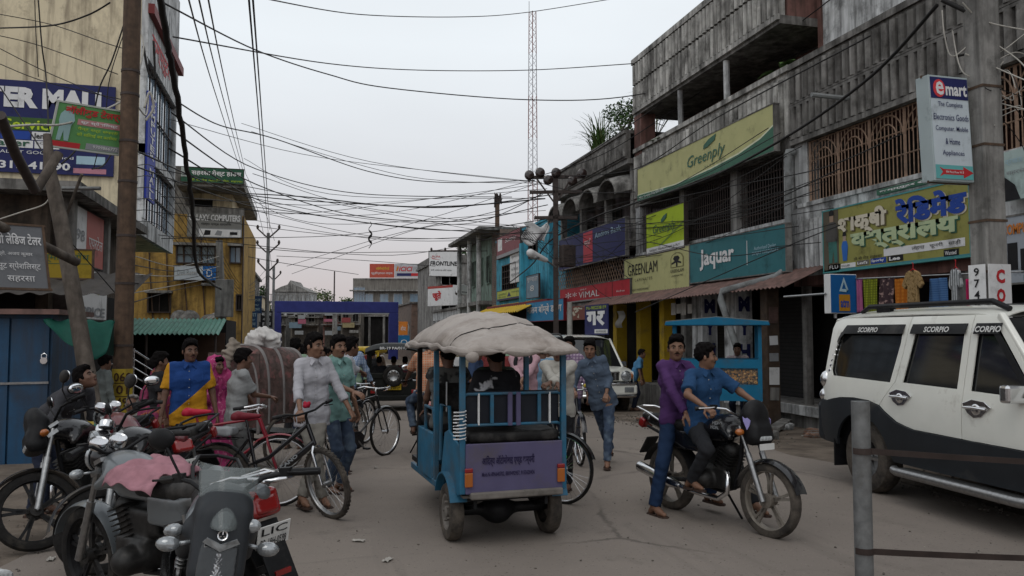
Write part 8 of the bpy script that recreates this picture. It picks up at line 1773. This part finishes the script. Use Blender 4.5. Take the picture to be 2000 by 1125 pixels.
# boy in denim
P_ = gnd(1180, 912); yw = face(-8)
person('boy in a denim blue shirt and faded jeans pushing a bicycle', P_, yw, 1.64, 0, res=.0105, pel=(.02, .02, .885), lean=.18, side=.26, shirt=cloth('denim_shirt', (.070, .095, .135)), sleeve=.86, hem=-.14, trousers=jeans, hands=(bl(P_, yw, (.02-.12, .26, .98)), bl(P_, yw, (-.42, .32, .98))) if False else (bl(P_, yw, (-.04, .27, .95)), bl(P_, yw, (.36, .32, .98))), curl=(1, .9), head=(.0, -.15), feet=(gnd(1186, 918), gnd(1196, 902)), build=.93)
# cream sweater man, pink backpack man, checked man
P_ = gnd(1092, 958); person('man in a cream sweater holding a bicycle beside the rickshaw', P_, face(-12), 1.62, 1, res=.0125, shirt=cloth('cream_sweater', (.36, .345, .31)), sleeve=.97, hem=-.08, trousers=blk, collar=False, hands=(at(1040, 772, 8.1), at(1118, 790, 7.9)), curl=(1, 1), head=(0, -.1))
P_ = GPT(1024, 10.6); q_ = person('man in a pale pink shirt with black backpack straps', P_, face(-10), 1.66, 0, res=.014, shirt=cloth('pink_shirt', (.40, .25, .28)), sleeve=.8, hem=-.12, trousers=navy, hands=(at(1000, 770, 10), at(1035, 772, 10.1)), curl=(.8, .8))
I_ = INFO[q_.name]; m = MB()
for s in (0, 1): a = I_['sh'][s]; c_ = a.lerp(I_['nb'], .38); m.tube([c_-I_['sfw']*.10+V((0, 0, -.02)), c_+V((0, 0, .055)), c_+I_['sfw']*.12+V((0, 0, -.05)), c_+I_['sfw']*.135+V((0, 0, -.20)), I_['wa'].lerp(a, .3)+I_['sfw']*.05], .026, 6)
bp = m.build('backpack_strap', blk, q_, smooth=60); c = SDF(); c.box(I_['ch']-I_['sfw']*.19, (.14, .08, .21), .06); tomesh([c.mesh(.022)]).build('backpack', blk, q_, smooth=180)
P_ = GPT(1112, 11.6); person('man in a mauve checked shirt behind the cream sweater man', P_, face(-15), 1.66, 1, res=.014, shirt=cloth('mauve_check', (.36, .29, .35), pattern=stripes((.16, .10, .18), (0, 2), 22)), sleeve=.95, hem=-.1, trousers=navy, hands=(None, at(1105, 765, 11.2)), head=(-.2, 0))
# rickshaw passengers
def onE(label, x, y, skin, shirt, H, **kw): return person(label, ERL, ERR, H, skin, pel=(x, y, .86), seat=True, feet=[bl(ERL, ERR, (x+s*.12, y+.38, .42)) for s in (-1, 1)], hands=[bl(ERL, ERR, (x+s*.16, y+.30, .95)) for s in (-1, 1)], shirt=shirt, sleeve=kw.pop('sleeve', .4), hem=-.06, trousers=blk, res=.014, face=False, knee=(V((-.2, 1, .6)), V((.2, 1, .6))), collar=False, **kw)
onE('passenger in a grey and black vest seen from behind at the rickshaw corner', -.22, .95, 1, cloth('grey_vest', (.10, .10, .095), pattern=blotch((.03, .03, .03), 6)), 1.58, sleeve=.12)
onE('passenger in a black shirt with white print inside the rickshaw', -.02, .05, 1, cloth('printed_black', (.015, .015, .018), pattern=blotch((.42, .42, .44), 6, .60, .64)), 1.60)
onE('passenger in a dull green shirt on the far side of the rickshaw', .24, .92, 1, cloth('dull_green', (.05, .07, .05)), 1.56)
# man in orange
rider('rider in an orange checked shirt seen from behind', OML, OMZ, 1.66, 1, cloth('orange_check', (.46, .14, .055), pattern=stripes((.42, .28, .2), (0, 2), 30)), jeans, (0, -.25, .93), ((-.33, .17, 1.05), (.33, .17, 1.05)), ((-.22, -.05, .30), (.22, -.05, .30)), sleeve=.45, hem=-.1, lean=.1, res=.014, curl=(1, 1), face=False, build=1.08, knee=(V((-.5, 1, .2)), V((.5, 1, .2))))
P_ = GPT(895, 13.5); person('man in a khaki shirt half hidden behind the rickshaw', P_, face(170), 1.64, 1, res=.016, shirt=cloth('khaki_shirt', (.24, .21, .14)), sleeve=.45, hem=-.12, trousers=navy, face=False)
# left group
P_ = GPT(372, 8.5); person('man in a blue and yellow polo shirt with a diagonal split', P_, face(28), 1.62, 1, res=.0115, shirt=cloth('polo_yellow', (.42, .20, .012), pattern=diag((.012, .045, .17), .9, 1., -1.03, .20)), sleeve=.42, hem=-.14, trousers=blk, head=(.25, .0), moustache=True, build=1.05, feet=(None, None))
P_ = GPT(312, 9.1); w_ = person('woman in a black blouse and red pink sari behind the motorcycles', P_, face(120), 1.48, 1, res=.0135, shirt=blk, sleeve=.35, hem=-.02, trousers=cloth('sari_red', (.10, .018, .035)), hairstyle='bun', collar=False, face=False)
I_ = INFO[w_.name]; c = SDF(); k = I_['k']; c.chain([I_['sh'][0]+V((0, 0, .04)), I_['ch']+I_['sfw']*.10, I_['wa']+I_['srt']*.10+I_['sfw']*.06, I_['pel']+I_['srt']*.12], [.05, .07, .075, .08], .04); c.cone(I_['pel'], V((0, 0, .06)), .15, .21, .05); c.chain([I_['sh'][0]+V((0, 0, .03)), I_['sh'][0]-I_['sfw']*.10-V((0, 0, .2)), I_['pel']-I_['sfw']*.16+V((0, 0, -.2))], [.05, .06, .07], .04)
tomesh([c.mesh(.016, fold(.012, .07, 6, 1.5, .4))]).build('sari', mat('sari_cloth', (.19, .03, .075), .8, var=.3, sc=8, pattern=blotch((.28, .10, .05), 12)), w_, smooth=180)
P_ = GPT(424, 9.6); w_ = person('short woman wrapped in a bright pink veil', P_, face(60), 1.42, 1, res=.0135, shirt=cloth('pink_blouse', (.20, .02, .09)), sleeve=.5, hem=-.02, trousers=cloth('pink_skirt', (.20, .02, .09)), collar=False)
I_ = INFO[w_.name]; c = SDF(); q_ = I_['q']; hx_ = lambda x, y, z: I_['hc']+(q_ @ V((x, y, z)))*I_['k']
c.ell(hx_(0, -.025, .035), (.100, .115, .105), q_, .04); c.chain([hx_(0, -.06, -.02), I_['nb']-I_['sfw']*.05, I_['ch']-I_['sfw']*.06, I_['pel']-I_['sfw']*.07], [.10, .13, .15, .17], .06); c.cone(I_['pel'], V((0, 0, .10)), .17, .24, .06)
for s in (0, 1): c.chain([hx_((-1, 1)[s]*.08, .0, -.06), I_['sh'][s]+I_['sfw']*.05, I_['el'][s]+I_['sfw']*.05], [.05, .07, .07], .05)
def cutf(X, Y, Z, D): p = hx_(0, .055, .02); n = I_['sfw']; r2 = (X-p.x)**2+(Y-p.y)**2+(Z-p.z)**2; return fold(.010, .08, 3, 1, .5)(X, Y, Z, np.where(r2 < .02, np.maximum(D, (X-p.x)*n.x+(Y-p.y)*n.y), D))
tomesh([c.mesh(.015, cutf)]).build('veil', mat('pink_veil', (.30, .035, .12), .85, var=.2, sc=6, pattern=blotch((.45, .15, .24), 22, .6, .64)), w_, smooth=180)
P_ = GPT(463, 8.7); person('boy in a pale grey tee pushing the hooded rickshaw', P_, face(122), 1.52, 1, res=.0115, lean=.10, shirt=cloth('grey_tee', (.23, .235, .235)), sleeve=.40, hem=-.16, trousers=cloth('grey_shorts', (.10, .10, .10)), collar=False, hands=(at(500, 800, 9.1), at(527, 775, 8.9)), curl=(.9, .9), face=False)
P_ = GPT(92, 7.6); person('boy in a dark grey shirt bending over a parked motorcycle', P_, face(80), 1.56, 1, res=.012, pel=(0, 0, .84), lean=.82, shirt=cloth('slate_shirt', (.050, .050, .056)), sleeve=.95, hem=-.08, trousers=navy, hands=(bl(P_, face(80), (-.18, .55, .86)), bl(P_, face(80), (.20, .50, .86))), curl=(.8, .8), head=(.1, .55))
P_ = GPT(205, 11.3); person('boy in a stone grey shirt with his back turned by the kiosk', P_, face(140), 1.44, 1, res=.014, shirt=cloth('stone_shirt', (.13, .145, .14)), sleeve=.9, hem=-.12, trousers=navy, face=False)
P_ = GPT(262, 10.2); person('old grey haired man sitting low beside the numbered pole', P_, face(20), 1.58, 1, res=.0135, pel=(0, 0, .20), hair=GREYHAIR, hairstyle='old', shirt=cloth('dingy_white', (.26, .25, .23)), sleeve=.5, hem=-.05, trousers=kh, seat=True, feet=[bl(P_, face(20), (-.2, .45, 0)), bl(P_, face(20), (.2, .45, 0))], hands=[bl(P_, face(20), (-.2, .35, .45)), bl(P_, face(20), (.2, .35, .45))], head=(-.3, .1))
P_ = GPT(205, 10.6); c = SDF(); c.ell(P_+V((0, 0, .35)), (.26, .24, .34), None, .05); c.ell(P_+V((.16, -.1, .52)), (.16, .14, .22), None, .05); tag(tomesh([c.mesh(.02, fold(.02, .12, 5, 1, .5))]).build('cloth_heap', mat('yellow_rag', (.33, .24, .045), .85, var=.2, pattern=blotch((.03, .12, .10), 3, .48, .52)), smooth=180), 'heap of yellow and green cloth beside the numbered pole', 'cloth')
# shop people on the right
P_ = GPT(1440, 15.4); person('vendor with a dark face leaning behind the snack cart', P_, face(-20), 1.60, 1, res=.015, shirt=cloth('pale_kurta', (.26, .22, .23)), sleeve=.5, hem=-.1, trousers=navy, lean=.1)
P_ = GPT(1237, 20.5); person('shop keeper in a blue shirt stooping by the yellow pillar', P_, face(75), 1.58, 1, res=.016, lean=.35, shirt=cloth('sky_shirt', (.06, .17, .30)), sleeve=.4, hem=-.1, trousers=navy, face=False)
# people riding in the black taxi
TXM = TX.matrix_basis
for i, (x, y, sh_, lb) in enumerate([(-.38, .55, blk, 'dark silhouetted passenger at the left end of the black taxi'), (.30, .55, cloth('maroon_kurta', (.09, .02, .03)), 'dark silhouetted passenger behind the spare wheel of the black taxi'), (.0, .7, cloth('white_kurta', (.4, .39, .38)), 'passenger with a white scarf in the middle of the black taxi')]):
    l_ = TXM @ V((x, y, 0)); person(lb, l_, cyaw(-8), 1.55, 1, pel=(0, 0, .66), seat=True, res=.02, shirt=sh_, sleeve=.5, trousers=blk, hem=0, face=False, collar=False, feet=[bl(l_, cyaw(-8), (-.1, .3, .3)), bl(l_, cyaw(-8), (.1, .3, .3))], hands=[bl(l_, cyaw(-8), (-.15, .3, .75)), bl(l_, cyaw(-8), (.15, .3, .75))])
# the far crowd
CC = [('white', (.40, .40, .40)), ('dark blue', (.03, .05, .10)), ('dull red', (.16, .03, .03)), ('sky blue', (.14, .25, .36)), ('brown', (.10, .07, .05)), ('pale green', (.2, .28, .2)), ('black', (.016, .016, .018))]
protos = []
rc = random.Random(8)
spots = [(880, 12.5), (930, 12), (975, 11.8), (1060, 12.6), (862, 15), (577, 12.5), (599, 13), (590, 14), (705, 24), (1002, 13), (912, 14.5), (1040, 18), (690, 17), (572, 24), (605, 26), (616, 36), (636, 30), (655, 24), (672, 24), (683, 38), (728, 26), (742, 38), (925, 26), (945, 30), (970, 34), (1000, 32), (1035, 26), (1075, 20), (1068, 14.5), (905, 17), (948, 14), (893, 21), (1150, 22), (660, 17.5), (585, 15.5), (600, 19), (612, 17), (640, 22), (632, 15.2), (740, 30), (668, 33), (625, 28), (590, 30), (560, 22), (915, 19), (935, 16), (960, 22), (985, 17), (990, 28), (1050, 15), (1062, 20), (905, 30), (860, 26), (880, 34), (1005, 40), (820, 34), (650, 40), (690, 44), (720, 38)]
for i, (px, d) in enumerate(spots):
    l_ = GPT(px, d); a_ = face(rc.choice([0, 10, -15, 170, 185, 90])+rc.uniform(-20, 20)); n_, c_ = CC[i % 7]; lb = 'distant person in a %s top among the far street crowd' % n_; grp = 'people in the far street crowd'
    if i < 7: protos.append(person(lb, l_, a_, rc.uniform(1.55, 1.70), 1, res=.022, shirt=cloth('far_'+n_.replace(' ', '_'), c_), sleeve=rc.choice([.4, .9]), hem=-.12, trousers=[navy, blk, kh, dkj][i % 4], group=grp, face=False, collar=False))
    else: dup(protos[i % 7], l_, a_)
# ================================================================ LIGHT, SKY, CAMERA
SUN_EL, SUN_AZ = R(58), R(205)
w = bpy.data.worlds.new('World'); SC.world = w; w.use_nodes = True; nt = w.node_tree; bg = nt.nodes['Background']
sk_ = nt.nodes.new('ShaderNodeTexSky'); sk_.sky_type = 'NISHITA'; sk_.sun_disc = False; sk_.sun_elevation = SUN_EL; sk_.sun_rotation = SUN_AZ; sk_.dust_density = 4; sk_.air_density = 1.2
tc = nt.nodes.new('ShaderNodeTexCoord'); sx_ = nt.nodes.new('ShaderNodeSeparateXYZ'); nt.links.new(tc.outputs['Generated'], sx_.inputs[0])
cr = nt.nodes.new('ShaderNodeValToRGB'); nt.links.new(sx_.outputs['Z'], cr.inputs[0])
e = cr.color_ramp.elements; e[0].position = 0; e[0].color = (5.9, 5.1, 5.0, 1); e[1].position = 1; e[1].color = (7.6, 7.9, 8.3, 1)
for pos, c_ in ((.06, (6.6, 6.05, 6.1, 1)), (.16, (7.3, 7.4, 7.7, 1)), (.34, (8.9, 9.4, 9.8, 1)), (.6, (8.6, 9.0, 9.4, 1))): n_ = e.new(pos); n_.color = c_
nz = nt.nodes.new('ShaderNodeTexNoise'); nz.inputs['Scale'].default_value = 2.2; nz.inputs['Detail'].default_value = 5; mp = nt.nodes.new('ShaderNodeMapping'); mp.inputs['Scale'].default_value = (1, 1, 2.5); nt.links.new(tc.outputs['Generated'], mp.inputs[0]); nt.links.new(mp.outputs[0], nz.inputs['Vector'])
mr = nt.nodes.new('ShaderNodeMapRange'); mr.inputs['From Min'].default_value = .3; mr.inputs['From Max'].default_value = .7; mr.inputs['To Min'].default_value = .95; mr.inputs['To Max'].default_value = 1.04; nt.links.new(nz.outputs['Fac'], mr.inputs['Value'])
mu = nt.nodes.new('ShaderNodeMix'); mu.data_type = 'RGBA'; mu.blend_type = 'MULTIPLY'; mu.inputs[0].default_value = 1; nt.links.new(cr.outputs[0], mu.inputs[6]); nt.links.new(mr.outputs[0], mu.inputs[7])
mx = nt.nodes.new('ShaderNodeMix'); mx.data_type = 'RGBA'; mx.inputs[0].default_value = .93; nt.links.new(sk_.outputs[0], mx.inputs[6]); nt.links.new(mu.outputs[2], mx.inputs[7]); nt.links.new(mx.outputs[2], bg.inputs[0])
bg.inputs[1].default_value = .10
sl = bpy.data.lights.new('sun', 'SUN'); sl.energy = .55; sl.angle = R(40); sl.color = (1, .97, .92); so = bpy.data.objects.new('sun', sl); COL.objects.link(so)
so.rotation_euler = V((-sin(SUN_AZ)*cos(SUN_EL), -cos(SUN_AZ)*cos(SUN_EL), -sin(SUN_EL))).to_track_quat('-Z', 'Y').to_euler()
cd = bpy.data.cameras.new('camera'); cd.sensor_width = 36; cd.lens = FPX/2000*36; cd.clip_end = 2000; co = bpy.data.objects.new('camera', cd); COL.objects.link(co)
co.matrix_world = Matrix.Translation(C0) @ Matrix((RT, U3, -F3)).transposed().to_4x4(); SC.camera = co
vs_ = SC.view_settings; vs_.view_transform = 'Standard'; vs_.look = 'None'; vs_.exposure = 0; vs_.gamma = 1
SC.cycles.max_bounces = 6
